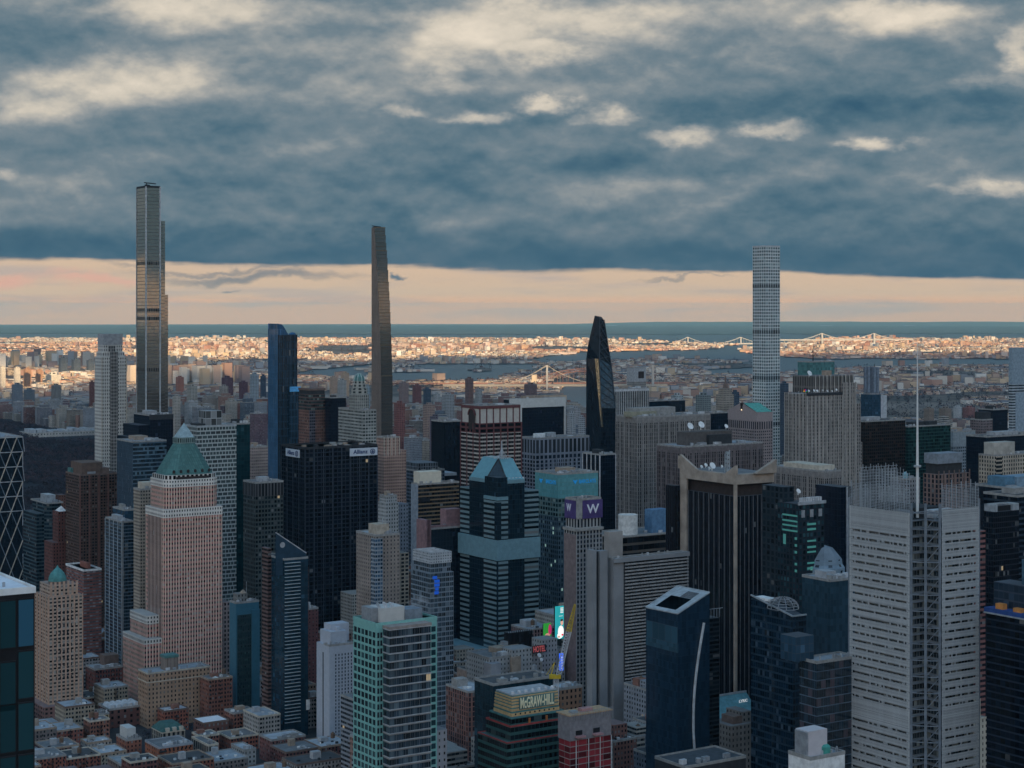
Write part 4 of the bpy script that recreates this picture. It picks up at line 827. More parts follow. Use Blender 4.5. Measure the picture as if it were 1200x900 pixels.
zb, zt = t.fz(608.5), t.fz(587); pb = t.box('billboard', t.fx(683), t.b+.2, .1, .5, zb, zt, pp); x0_, x1_ = t.fx(683), t.b+.2; lettering('W', pb, 'x', x0_+(x1_-x0_)*.2, zb+(zt-zb)*.27, (zt-zb)*.5, wt, (x1_-x0_)*.62, off=0., bold=True)
pb = t.box('billboard', .1, .5, 1.2, t.a-.5, zb, zt, pp); lettering('W', pb, 'y', t.a-3.2, zb+(zt-zb)*.38, (zt-zb)*.42, wt, (t.a-3)*.45, off=0., bold=True); t.roof(z=t.fz(586), x0=.6, x1=t.b-.8, y0=.6, y1=t.a-1, n=3, pent=False); HERO.append((668, 702, 587, 1300))
t = T('white_pier_black_tower', 'black tower with widely spaced white piers behind the purple billboards', 'tower', 683, 703, 721.5, 533, 1690); t.wall(gl_dark, 3, 3.8); t.rib('white_pier', 'y', 4, 0, t.H, 1., .5, M_DUCT); t.rib('white_pier', 'x', 1, 0, t.H, .8, .4, M_DUCT); t.roof(M_ROOF[3], n=3)

def striped(name, label, xl, xc, xr, yt, d, wall, glass, n=0, bw=2.6, cat='tower', ww=.5, pier=None, capz=6, **k):
    t = T(name, label, cat, xl, xc, xr, yt, d, **k)
    t.wall(fac(name+' stripes', wall, tuple(c*.7 for c in wall), glass, ww, .8, BlindP=.12, Blind=(.2,.19,.18,1)), bw, 3.9); t.box('top_band', -.1, t.b+.1, -.1, t.a+.1, t.H-capz, t.H-.5, flat(name+' top', tuple(c*.85 for c in wall)), 3, 4)
    t.rib('pier', 'x', max(4, round(t.b/7)), 0, t.H, .9, .4, pier or flat(name+' pier', wall)); t.rib('pier', 'y', max(3, round(t.a/7)), 0, t.H, .9, .4, pier or flat(name+' pier', wall)); return t
t = striped('limestone_striped_slab', 'tall grey limestone slab with fine upright stripes left of the dish roofed tower', 722, 747, 832, 489, 1790, (.27,.255,.24), (.03,.033,.038)); t.roof(M_ROOF[0], n=8, pent=False); t.box('penthouse', t.fx(752), t.fx(800), 12, 26, t.H, t.fz(479), M_CONC); t.box('penthouse', t.fx(745), t.fx(775), 8, 20, t.H, t.fz(483), flat('mossy penthouse', (.28,.27,.2)))
t = striped('dish_roofed_tower', 'dark plum grey striped slab with white satellite dishes on its roof', 770, 798, 894, 524, 1640, (.17,.145,.145), (.028,.028,.033)); t.box('penthouse', t.fx(812), t.fx(866), 10, 24, t.H, t.fz(508), flat('dark brown penthouse', (.10,.09,.085))); t.box('penthouse', t.fx(836), t.fx(862), 6, 10, t.H, t.fz(512), M_DARK); t.roof(M_ROOF[1], n=6, pent=False)
def dish(t, x, y, z, r, part='satellite_dish'):
    m = MB(); m.beam((x,y,z-r*1.3),(x,y,z), .5); Rm = Matrix.Rotation(math.radians(60), 4, 'X') @ Matrix.Rotation(0, 4, 'Z')
    q = MB().lathe(0, 0, [(r*k/4, r*.35*(k/4)**2) for k in range(5)][::1], 18)
    for f_, uv_ in zip(q.f, q.uv): m.quad([Vector(Rm @ Vector(q.v[i]))+Vector((x,y,z)) for i in f_], uv_)
    return m.build(part, M_WHITE, t.root)
for px, py, r in ((815.5,501,3.4),(828.5,500,3.4),(858,503,2.1)): dish(t, t.fx(px), 9, t.fz(py), r)
t = striped('corner_striped_office', 'grey brown finely striped office tower between the concrete winged tower and the grooved skyscraper', 903, 966, 986, 553, 1600, (.27,.25,.235), (.035,.04,.045)); t.roof(M_ROOF[1], n=3, pent=False); t.box('penthouse', 3, 22, 10, t.a*.8, t.H, t.H+5, M_CREAM)

t = T('winged_concrete_tower', 'black ribbed tower with tan concrete corner pylons rising to pointed wings', 'skyscraper', 790, 862, 912, 582, 1290)
H = t.H; t.wall(fac('black ribbed glass', (.03,.035,.045), (.012,.016,.024), (.006,.010,.018), .82, .98, GlassRough=.25, BlindP=.01), 2.2, 3.9); cn = flat('tan concrete', (.36,.30,.245), scale=.12, var=.22); mrb = MB()
t.rib('fin', 'x', 10, 0, H, .4, .8, flat('grey fin', (.12,.125,.135))); t.rib('fin', 'y', 12, 0, H, .4, .8, flat('grey fin', (.12,.125,.135)))
ya, yb = t.fy(806.5), t.fy(799); zl = t.fz(572); ztop = t.fz(556)
t.box('corner_pylon', -1.6, .0, ya, yb, 0, ztop, cn); t.box('corner_pylon', -2., .0, -2., .0, 0, ztop, cn)
zc0 = H+9
t.box('plant_storey', 3, t.b-3, 3, t.a-3, H, zc0, M_COPDK); t.box('lintel', -1.6, t.b*.86, -1.8, 4, zc0, ztop, cn); t.box('lintel', -1.8, 3, 4.01, yb+0, zc0, ztop, cn); t.box('lintel', t.b*.3, t.b*.8, 4, t.a*.8, zc0, ztop-2, cn)
def wing(p0, p1, h, th_, n): # tapering blade from p0 (tall) to p1
    p0 = Vector(p0); p1 = Vector(p1); d_ = (p1-p0).normalized(); s_ = Vector((-d_.y, d_.x, 0))*th_; m = MB()
    A = [p0, p1, p1+Vector((0,0,.6)), p0+Vector((0,0,h))]; B = [q+s_ for q in A]
    m.quad(A); m.quad(B[::-1])
    for i in range(4): j = (i+1) % 4; m.quad([A[j], A[i], B[i], B[j]])
    return m.build('pointed_wing', cn, t.root)
wing((-1.8,yb,ztop),(-1.8,yb-20,ztop),(t.fz(539)-ztop),2,0); wing((-2,-2,ztop),(-2,9,ztop),t.fz(545)-ztop,-2.5,0); wing((t.b*.86,-1.8,ztop),(t.b*.86-20,-1.8,ztop),t.fz(540)-ztop,3,0); wing((-2.1,yb,ztop),(10,yb,ztop),t.fz(541)-ztop,2,0)
t.box('corner_pylon', t.b*.86-6, t.b*.86, -2., .0, zc0, ztop, cn)
for px, py, r in ((822,550,1.5),(829.5,550,2.6),(826,553,1.2),(817,552.5,1.3),(841,549,1.)): dish(t, 4, t.fy(px), t.fz(py), r)
m = MB(); mx_, my_ = 5, t.fy(846)
for q in ((0,0),(2.2,0),(0,2.2)): m.beam((mx_+q[0],my_+q[1],ztop),(mx_+q[0],my_+q[1],t.fz(534)+q[0]*1.3),.7)
for k in range(5): m.beam((mx_-1,my_,ztop+3*k),(mx_+3,my_+1,ztop+3*k+2),.4); m.box(mx_-.8, mx_+1.2, my_-1, my_+1, ztop+3.2*k+1, ztop+3.2*k+2.6)
m.build('antenna_mast', M_SILV, t.root); t.box('roof', 0, t.b*.86, 4, t.a*.8, ztop-.4, ztop-.1, M_ROOF[0]); HERO.append((799, 905, 556, 1290))
t.box('west_stage', -6.5, -1.65, t.fy(799)+.2, t.a+2, 0, t.fz(577), fac('black ribbed glass', (.03,.035,.045), (.012,.016,.024), (.006,.010,.018), .82, .98, GlassRough=.25, BlindP=.01), 2.2, 3.9)

t = T('drum_roofed_tower', 'dark broad banded tower carrying a white round drum behind the ribbed hotel slab', 'tower', 716, 722, 792, 630, 1480, a=40); t.wall(fac('black wide bands', (.10,.085,.07), (.10,.085,.07), (.012,.014,.018), .98, .68, BlindP=.0), 6, 6.5); MB().lathe(t.fx(746), 12, [(8.2,t.H),(8.2,t.fz(606)),(7.7,t.fz(606)),(7.7,t.fz(606)-.6),(0,t.fz(606)-.7)], 28).build('roof_drum', flat('white drum', (.60,.60,.57)), t.root); t.box('blue_plant_room', t.fx(769), t.fx(788), 6, 16, t.H, t.fz(602), flat('blue plant room', (.10,.20,.32))); t.roof(M_ROOF[0], n=4, pent=False)

t = T('ribbed_hotel_slab', 'grey concrete hotel of blank shafts with a wall of dark balcony slots', 'hotel', 712, 719, 806, 656, 1210)
hc = flat('grey hotel concrete', (.25,.255,.26), scale=.06, var=.12); t.wall(hc, z0=0, z1=t.H); zb = t.fz(822)
t.box('balcony_recess', t.fx(731), t.b-.5, -.1, .02, zb, t.H-2, M_BLACK)
n = 41; m = MB()
for k in range(n): z = zb+(t.H-2-zb)*k/n; m.box(t.fx(731), t.b-.5, -1.5, -.1, z, z+1.0, 3, 9)
m.build('balcony_slab', flat('balcony concrete', (.30,.29,.28)), t.root)
m = MB()
for k in range(24): x = t.fx(731)+(t.b-t.fx(731))*k/24; m.box(x, x+.2, -1.2, -.1, zb, t.H-2, 3, 9)
m.build('balcony_divider', M_DARK, t.root); t.box('top_beam', -.6, t.b+.5, -1.7, .0, t.H-2, t.H+1, hc); t.roof(M_ROOF[2], n=4, pent=False)
t.box('lift_shaft', t.fx(722), t.fx(738), 8, 14, 0, t.fz(625), flat('tan shaft concrete', (.30,.28,.26), scale=.06)); t.box('side_shaft', t.fx(696), t.fx(701), 2, 8, 0, t.fz(643), hc); t.box('side_shaft', t.fx(705), t.fx(714), 2, 8, 0, t.fz(645), hc); t.box('shaft_recess', t.fx(701), t.fx(705), 4, 8, 0, t.fz(646), M_DARK); t.box('lower_slot', t.fx(732), t.b, -.12, .02, t.fz(838), t.fz(832), M_BLACK); HERO.append((691, 731, 640, 1210))
# ============================================================ right side
t = T('gabled_granite_tower', 'pinkish granite tower with broken gable and green copper roof slope', 'skyscraper', 852, 886.5, 905.5, 483, 2430)
gr = flat('pinkish granite', (.33,.27,.26), var=.08); t.wall(fac('granite grid', (.33,.27,.26), None, (.03,.035,.045), .5, .5), 3.6, 4.2, z1=t.fz(504)); t.wall(fac('granite tall openings', (.33,.27,.26), None, (.03,.035,.05), .5, .8, BlindP=0), 4.2, 16, z0=t.fz(504)+.01, z1=t.fz(493)); t.wall(gr, z0=t.fz(493)+.01)
m = MB(); zr = t.fz(472.5); a, bb, H = t.a, t.b, t.H; ym = a/2; nr = 3.2
m.quad([(0,a,H),(0,0,H),(0,ym-nr,zr-1),(0,ym-nr*.8,zr-5),(0,ym,zr-6.5),(0,ym+nr*.8,zr-5),(0,ym+nr,zr-1)])
m.quad([(bb,0,H),(bb,a,H),(bb,ym,zr)]); m.quad([(0,a,H),(0,ym+nr,zr-1),(bb,ym+nr,zr-1),(bb,a,H)]); m.build('gable', gr, t.root)
m = MB(); m.quad([(1.2,.2,H+.3),(bb-.6,.2,H+.3),(bb-.6,ym-nr,zr-.8),(1.2,ym-nr,zr-.8)]); m.build('copper_slope', flat('bright copper slope', (.10,.34,.28)), t.root)
m = MB(); m.quad([(-.1,ym-2.4,zr-8+2.4*math.sin(0))]+[(-.1, ym+2.6*math.cos(math.pi+2*math.pi*k/14), zr-8+2.6*math.sin(math.pi+2*math.pi*k/14)) for k in range(1,14)]); m.build('round_opening', M_COPDK, t.root)
MB().lathe(-.6, ym-.6, [(0,zr-11),(1.1,zr-10),(0,zr-9)], 8).build('opening_lamp', mat_e('warm lamp', (1.,.75,.45), 1.2), t.root); t.box('roof', .5, bb-.5, ym, a-.5, H, H+.3, M_ROOF[0])

t = T('grooved_skyscraper', 'broad grey limestone skyscraper of upright grooves with crown of antennas and dishes', 'skyscraper', 920, 946, 987, 461, 1890)
rk = fac('grooved limestone', (.36,.33,.30), (.22,.20,.19), (.05,.05,.05), .5, .62, BlindP=.2, Blind=(.28,.26,.24,1), Dirt=.35); rp = flat('limestone pier', (.37,.345,.31), scale=.08); X = t.fx
t.wall(rk, 2.7, 3.8); t.rib('pier', 'x', 9, 0, t.H, 1.3, .7, rp); t.rib('pier', 'y', 6, 0, t.H, 1.3, .7, rp)
t.box('crown_block', X(955), X(1001), 2, t.a, 0, t.fz(441), fac('dark grooved crown', (.20,.18,.165), (.12,.11,.10), (.05,.05,.05), .5, .8, BlindP=0), 2.7, 12); t.box('east_step', X(987), X(1004), .6, t.a, 0, t.fz(450), rk, 2.7, 3.8); t.box('east_step', X(1004), X(1011), 3, t.a, 0, t.fz(475), rk, 2.7, 3.8); t.box('east_step', X(1011), X(1015), 6, t.a, 0, t.fz(522), rk, 2.7, 3.8)
t.box('parapet', -.9, X(987), -.9, 0, t.H-2.5, t.H+.5, M_DARK); m = MB()
for i in range(11): c = X(957)+(X(1001)-X(957))*i/10; m.box(c-.6, c+.6, 1.2, 2.02, t.H, t.fz(440), 1, 9)
for i in range(5): c = X(989)+(X(1003)-X(989))*i/4; m.box(c-.6, c+.6, -.1, .62, 0, t.fz(449), 1, 9)
m.build('pier', rp, t.root)
r_ = random.Random(5)
for i in range(7): dish(t, X(948+i*5.5+r_.uniform(-1,1)), .8, t.H+1.6+r_.uniform(0,1.5), r_.uniform(.8,1.5))
m = MB()
for i in range(16): x = X(925+i*3.9); m.beam((x,1,t.H),(x,1,t.H+r_.uniform(1.5,4)),.25)
m.beam((X(925),1,t.H+.4),(X(983.5),1,t.H+.4),.3); m.build('antenna_row', M_DUCT, t.root); t.box('crown_hut', X(972), X(979), 6, 12, t.fz(441), t.fz(435), M_PENT[2]); dish(t, X(955), 9, t.fz(438), 3.)
m = MB()
for k, c_ in enumerate([(.7,.45,.02),(.75,.18,.02),(.6,.03,.03),(.25,.05,.35),(.03,.12,.5),(.03,.35,.12)]):
    pass
sgb = t.box('emblem_board', -.9, -.5, t.fy(946.5), t.fy(942.5), t.H+.5, t.H+6, M_DARK)
for k, c_ in enumerate([(.7,.45,.02),(.75,.18,.02),(.6,.03,.03),(.25,.05,.35),(.03,.12,.5),(.03,.35,.12)]):
    an = math.pi*(.08+.168*k); m = MB(); c0 = Vector((-1., (t.fy(946.5)+t.fy(942.5))/2, t.H+1.6)); q = lambda a_, r_: c0+Vector((0, r_*math.cos(a_), r_*math.sin(a_)))
    m.quad([c0, q(an-.24, 2.6), q(an, 3.6), q(an+.24, 2.6)]); m.build('emblem_feather', mat_e('feather %d' % k, c_, .25), sgb)
HERO.append((955, 1001, 441, 1890)); HERO.append((987, 1013, 478, 1890))
t = T('green_glass_top_tower', 'pale green glass tower top with mast peeping over the grooved skyscraper', 'tower', 946, 949, 978, 424, 2500, a=25); t.wall(glassy('pale green glass', (.08,.22,.22), .2, frame=(.10,.2,.2)), 3, 4); MB().lathe(t.fx(954.5), 3, [(.9,t.H),(.6,t.fz(412)),(.3,t.fz(404))], 6).build('mast', M_DARK, t.root); t.roof(M_ROOF[0], n=1, pent=False)
t = T('ribbed_curved_slab', 'blue grey tower of rounded upright ribs above a dark glass base and white end wall', 'tower', 1012, 1022, 1030, 430, 2760); t.wall(M_STEEL, 3, 4, z1=t.fz(460)); m = MB()
for px in (1015,1018.5,1025,1028.5): m.lathe(t.fx(px) if px > 1022 else 0, 0 if px > 1022 else t.fy(px), [(2.4,t.fz(460)),(2.4,t.H)], 10)
m.build('rounded_rib', flat('blue grey rib', (.20,.24,.29)), t.root); t.wall(flat('slate panel', (.12,.14,.17)), z0=t.fz(460)); t.box('base_block', -6, t.fx(1029), -6, t.a, 0, t.fz(462), gl_blue, 3, 3.8); t.box('white_end_wall', t.fx(1029), t.fx(1036), -6, t.a, 0, t.fz(463), M_DUCT); t.box('mast', t.b*.5, t.b*.5+.6, 2, 2.6, t.H, t.H+5, M_DARK); HERO.append((1005, 1036, 463, 2760))
t = T('bronze_glass_slab', 'very dark brown glass slab right of the grooved skyscraper', 'tower', 1008, 1014, 1061, 494, 2050, a=30); t.wall(fac('bronze glass', (.03,.022,.02), None, (.014,.012,.012), .8, .7, BlindP=.12, Blind=(.06,.035,.03,1), GlassRough=.25), 3.2, 3.9); t.roof(M_ROOF[2], n=3)
t = T('bottle_green_slab', 'dark bottle green glass slab behind the white spire', 'tower', 1060, 1064, 1114, 500, 2120, a=30); t.wall(fac('bottle green glass', (.02,.07,.065), None, (.012,.035,.035), .9, .72, BlindP=.1, Blind=(.03,.10,.09,1)), 3, 4); t.roof(M_ROOF[0], n=3); t.box('penthouse', t.fx(1092), t.fx(1101), 4, 14, t.H, t.H+5, M_DARK)
t = T('grey_crowned_office', 'blue grey gridded office with blank grey crown right of the green slab', 'office block', 1113, 1117, 1143, 506, 2200, a=30); t.wall(fac('blue grey grid', (.24,.28,.31), None, (.03,.05,.07), .6, .55), 3.2, 3.9, z1=t.fz(523)); t.wall(flat('grey crown panel', (.25,.29,.31)), z0=t.fz(523)); t.roof(n=2)
t = T('brown_setback_office', 'reddish brown stone office with blue grey crown behind the near pale tower', 'office block', 1082, 1100, 1136, 556, 1500); bs = fac('brown stone grid', (.26,.17,.145), (.2,.14,.12), (.03,.04,.055), .55, .7); t.wall(bs, 4, 4); t.box('upper_storeys', 3, t.b-5, 4, t.a, t.H, t.fz(544), M_DARK); t.box('crown', 1, t.b-6, 2, t.a, t.fz(544), t.fz(532), flat('blue grey crown', (.22,.25,.28))); t.rib('pier', 'x', 6, t.H-12, t.H+3, 1., .5, M_BROWNST); HERO.append((1088, 1128, 534, 1500))
t = T('water_tank_building', 'low grey masonry building top with pointed blue water tank by the spire', 'building', 1056, 1060, 1078, 562, 1450, a=16); t.wall(fac('grey masonry', (.24,.24,.25), None, (.03,.035,.04), .4, .5), 3, 3.5); MB().lathe(5, 4, [(2.2,t.H+.3),(2.2,t.H+4),(2.6,t.H+4),(0,t.H+6.4)], 12).build('water_tank', flat('blue tank', (.22,.40,.45)), t.root); t.roof(n=2, pent=False)
t = T('slanted_roof_tower', 'pale aluminium tower with slanted roof cut by the right picture edge', 'skyscraper', 1182, 1186, 1230, 407, 2600); ci = fac('aluminium bands', (.42,.47,.50), (.42,.47,.50), (.04,.06,.08), .98, .48, BlindP=.1); t.wall(ci, 3, 4.1, z1=t.fz(450)); t.wall(flat('aluminium cladding', (.28,.36,.42), .4, .2), z0=t.fz(450), z1=t.H); m = MB(); bb, a, H = t.b, t.a, t.H
m.quad([(0,0,H),(bb,0,H-24),(bb,a,H-24),(0,a,H)]); t.box('smooth_bay', t.fx(1190), t.fx(1230), -.5, .0, 0, t.fz(460), flat('pale blue cladding', (.30,.38,.45), .35, .2)); m.build('roof', M_SILV, t.root)
t = T('plum_brick_tower', 'narrow brown brick tower left of the black box tower at far right', 'tower', 1149, 1151, 1163, 492, 2250, a=20); t.wall(fac('plum brick', (.20,.16,.16), None, (.03,.04,.05), .5, .5), 2.8, 3.5); t.roof(n=1); t.box('dark_top', 2, t.b-1, 2, 14, t.H, t.fz(483), M_DARK)
t = T('black_box_tower', 'plain black box tower left of the slanted roof tower', 'tower', 1160, 1164, 1181, 480, 2300, a=25); t.wall(gl_dark, 3, 4); t.roof(M_ROOF[2], n=1); 
t = T('long_black_office', 'long low black office behind the cream block at far right', 'office block', 1154, 1156, 1230, 512, 2000, a=30); t.wall(gl_dark, 3, 4); t.roof(M_ROOF[2], n=3)
t = T('cream_block_tower', 'cream stone block with blank upper box and slotted front at far right', 'office block', 1147, 1165, 1230, 534, 1750); t.wall(fac('cream grid', (.44,.38,.30), None, (.03,.035,.045), .45, .6), 3.4, 4); t.box('blank_crown', 3, t.fx(1192), 3, t.a*.8, t.H, t.fz(519), flat('stained cream render', (.42,.39,.34), scale=.1, var=.25)); t.box('slotted_bay', t.fx(1167), t.fx(1174), -.6, .02, 0, t.H-1, fac('slotted bay', (.44,.38,.30), (.44,.38,.30), (.02,.025,.03), .98, .6, BlindP=0), 9, 4); t.roof(n=2, pent=False); HERO.append((1154, 1192, 520, 1750))
t = T('black_office_slab', 'wide black office slab with blue plant box on its roof right of the pale near tower', 'office block', 1143, 1188, 1262, 573, 1330); t.wall(glassy('black office glass', (.012,.02,.032), .12), 2.5, 3.8); t.box('blue_plant_box', 3, 14, t.a*.3, t.a*.75, t.H, t.H+8, flat('blue plant box', (.09,.19,.27))); t.box('blue_plant_box', 14.1, t.b-3, t.a*.25, t.a*.7, t.H, t.H+7.5, flat('pale blue plant box', (.19,.28,.35))); t.roof(M_ROOF[0], n=3, pent=False)
t = T('notched_black_tower', 'black tower with pale roof frame in front of the wide black slab', 'tower', 1158, 1164, 1194, 600, 1180, a=8); t.wall(fac('black grid glass', (.018,.022,.03), None, (.008,.012,.02), .85, .8, LitP=.003), 2, 3.6); t.box('roof_frame', t.fx(1167), t.fx(1169), 0, 10, t.H, t.fz(592), M_SILV); t.box('roof_frame', t.fx(1187), t.b, 0, 10, t.H, t.fz(592), M_SILV); t.box('roof_frame', t.fx(1167), t.b, 8, 10, t.fz(594), t.fz(592), M_SILV); t.box('roof_core', t.fx(1169), t.fx(1187), 2, 8, t.H, t.fz(594), M_BLACK)
t = T('black_edge_tower', 'dark blue black tower at the right picture edge behind the sloped glass one', 'tower', 1188, 1192, 1240, 582, 1220, a=30); t.wall(fac('blue black bands', (.03,.05,.07), None, (.008,.014,.024), .98, .6), 2, 3.8); t.roof(M_ROOF[2], n=2)
t = T('amber_box_tower', 'dark glass tower with blue ledge and amber boxes at right edge', 'tower', 1156, 1235, 1262, 716, 880)
zt = zat(716, t.w(0, t.a)[1]); t.H = zt; a = t.a; t.wall(fac('dark blue bands', (.018,.03,.05), None, (.006,.012,.022), .98, .75, GlassRough=.12, BlindP=.02), 3, 3.7, z1=zt); t.box('blue_ledge', -1.2, 12, -1, a+.6, zt, zt+2.2, flat('blue ledge', (.03,.08,.26))); t.box('silver_rim', -1.4, 0, -1, a+.7, zt-.8, zt, M_SILV)
z2 = zat(681, t.w(5, a)[1]); t.box('upper_storeys', 5, t.b, 0, a-.5, zt+2.2, z2, glassy('upper blue glass', (.02,.04,.065), .1, frame=(.05,.07,.10), wh=.8), 3.4, 4.5); yp = t.fy(1178)-3; t.box('glass_prow', 9, t.b, 0, yp, z2, zat(655, t.w(9, yp)[1]), flat('blue glass prow', (.08,.16,.22), .2, .3)); am = flat('amber tarpaulin', (.60,.25,.07)); t.box('amber_box', -.3, 3, t.fy(1175.5), t.fy(1167), zt+2.2, zt+5, am); t.box('amber_box', -.3, 3, t.fy(1197), t.fy(1187.5), zt+2.2, zt+4.2, am); t.box('silver_edge', 4.2, 5, t.fy(1200.5), t.fy(1198.2), zt+2.2, z2+2, M_SILV); HERO.append((1158, 1200, 680, 955))
t = T('cream_stepped_hotel', 'narrow cream stepped building squeezed right of the pale near tower', 'building', 1138, 1146, 1157.5, 842, 1080, a=14); cs = fac('cream brick', (.60,.54,.43), None, (.04,.04,.045), .3, .5, BlindP=.1); t.wall(cs, 2.8, 3.6); t.box('upper_storeys', 0, t.fx(1152), 2, 14, t.H, t.fz(820), cs, 2.8, 3.6); t.bands('cornice', [t.H-.5], .8, .5, M_CREAM)
t = T('slim_red_brick_end', 'slim red brick building edge between the pale near tower and the black slab', 'building', 1144, 1147, 1150.5, 622, 1100, a=12); t.wall(fac('red brick strips', (.26,.12,.11), None, (.03,.03,.04), .98, .5), 3, 3.3)

# pale near tower with spire
t = T('screened_spire_tower', 'near pale grey tower of horizontal screens with tall white spire', 'skyscraper', 996.5, 1085, 1146, 594, 900)
H = t.H; a, bb = t.a, t.b; n_ = 11.2
core = fac('screened core glass', (.20,.22,.23), (.20,.22,.23), (.03,.042,.05), .9, .6, BlindP=.3, Blind=(.3,.31,.28,1), LitP=.0, Spec=.8); scr = fac('ceramic rod screen', (.50,.515,.505), (.48,.495,.49), (.34,.36,.37), .96, .4, BlindP=0, Dirt=.1, Tilt=0.)
MB().prism([(n_,1.2),(bb-2,1.2),(bb-2,a-2),(1.2,a-2),(1.2,n_),(n_,n_)], 0, H-8, 2.2, 4.18).build('wall', core, t.root)
sx0, sx1 = t.fx(1103.5), bb+.3; sy0, sy1 = t.fy(1066.5), a+.3
fhh = 4.18; 
def screen(face, u0, u1, ztop, zlow, frames):
    m = MB(); st_ = MB(); r = random.Random(9)
    def bx(M, ua, ub, za, zb, o0=-.35, o1=-.05):
        if face == 'x': M.box(ua, ub, o0, o1, za, zb, 50, .55)
        else: M.box(o0, o1, ua, ub, za, zb, 50, .55)
    z = ztop
    top_solid = ztop-14
    bx(m, u0, u1, top_solid, ztop-5)
    k = 0; z = top_solid
    while z > zlow:
        if k in (22, 23): bx(m, u0, u1, z-fhh, z); z -= fhh; k += 1; continue
        bx(m, u0, u1, z-fhh+1.15, z); bx(m, u0, u0+2.2, z-fhh, z-fhh+1.15); bx(m, u1-2.2, u1, z-fhh, z-fhh+1.15)
        nseg = int((u1-u0-4.4)/1.1)
        for i in range(nseg):
            if r.random() < .13+.25*(mnoise.noise(Vector((i*.25, k*1.7, 4)))>.18): ua = u0+2.2+i*(u1-u0-4.4)/nseg; bx(m, ua, ua+(u1-u0-4.4)/nseg*.8, z-fhh, z-fhh+1.15)
        z -= fhh; k += 1
    m.build('rod_screen', scr, t.root)
    # the see through top of rods and posts
    q = MB(); zt = ztop+8
    nn = int((u1-u0)/1.15)
    for i in range(nn+1):
        u = u0+(u1-u0)*i/nn; hh = zt-(2.5 if i % 3 else 0)-(r.random()*1.2)
        if i % 3 == 0: hh += r.uniform(0, 2.5)
        P = (lambda u, z: (u, -.2, z)) if face == 'x' else (lambda u, z: (-.2, u, z))
        q.beam(P(u, ztop-6), P(u, hh), .16 if i % 3 else .30)
    for j in range(16): zj = ztop-5+j*.8; q.beam(P(u0, zj), P(u1, zj), .16)
    q.build('rod_crown', M_SILV, t.root)
screen('x', sx0, sx1, t.fz(587), 95, 0); screen('y', sy0, sy1, t.fz(592), 80, 0)
# rear crown screens seen above the roof
q = MB()
for i in range(26):
    u = 6+(bb-10)*i/25; q.beam((u,a-1,H-6),(u,a-1,t.fz(590)+12+(i*7 % 5)*.9),.22)
for i in range(12): u = a*.55+(a*.45)*i/11; q.beam((bb*.5,u,H-6),(bb*.5,u,H+14+(i*5 % 4)*.8),.22)
for j in range(12): q.beam((6,a-1,H-2+j*1.6),(bb-4,a-1,H-2+j*1.6),.2); q.beam((bb*.5,a*.55,H-2+j*1.4),(bb*.5,a,H-2+j*1.4),.2)
q.build('rod_crown', M_SILV, t.root)
# recessed corner: columns, cross braces, glazed lift lobby
stl = flat('pale blue steel', (.19,.22,.25), .5); m = MB(); colp = [(-.3,n_*.62),(n_*.55,-.3+n_*.3)]
colx = [(n_-1.2, -.1), (-.1, n_-1.2), (n_*.42, n_*.42)]
for c in colx: m.beam((c[0],c[1],0),(c[0],c[1],H+1),1.0)
m.build('corner_column', stl, t.root); m = MB()
for k in range(16):
    z = H-4-k*2*fhh; p0, p1 = (n_*.42,n_*.42), (n_-1.2,-.1)
    m.beam((p0[0],p0[1],z-2*fhh),(p1[0],p1[1],z),.28); m.beam((p0[0],p0[1],z),(p1[0],p1[1],z),.4)
    m.beam((colx[1][0],colx[1][1],z),(p0[0],p0[1],z),.4)
    for zz in (z, z-fhh): m.beam((1.,n_-.5,zz),(n_-.4,n_-.5,zz),.9,.5); m.beam((n_-.3,1,zz),(n_-.3,n_,zz),.9,.5)
m.build('cross_bracing', stl, t.root)
for q_ in (.05, .95): pass
m = MB()
for k in range(30): z = H-6-k*fhh; m.beam((bb+.9,0,z),(bb+.9,3,z),.3); m.beam((0,a+.9,z),(3,a+.9,z),.3)
m.beam((bb+1.,.2,60),(bb+1.,.2,H+2),.8); m.beam((0.2,a+1.,60),(.2,a+1.,H),.8); m.build('edge_frame', stl, t.root)
t.box('roof', 1, bb-2, 1.2+n_, a-2, H-8, H-7.6, M_ROOF[2]); t.box('plant_room', 8, bb-12, 14, a-10, H-7.6, H-2.5, M_DARK); t.box('plant_room', bb-24, bb-8, 8, 14, H-7.6, H-3.5, M_DUCT); t.box('roof_unit', 3, 8, 16, 26, H-7.6, H-4, M_STEEL); t.box('red_duct', 3, 7, 12.4, 14, H-14, H-11, M_RED)
zt = zat(402, t.w(9,12)[1]); sp_ = MB().lathe(6.5, 12, [(.75,H-7),(.7,H+20),(.5,H+45),(.28,zt-12),(.1,zt)], 12).build('spire', flat('white spire paint', (.68,.68,.66), var=.05), t.root); MB().lathe(6.5, 12, [(1.9,H+19),(1.9,H+20)], 12).build('spire_collar', M_SILV, sp_); HERO.append((998, 1145, 572, 900))

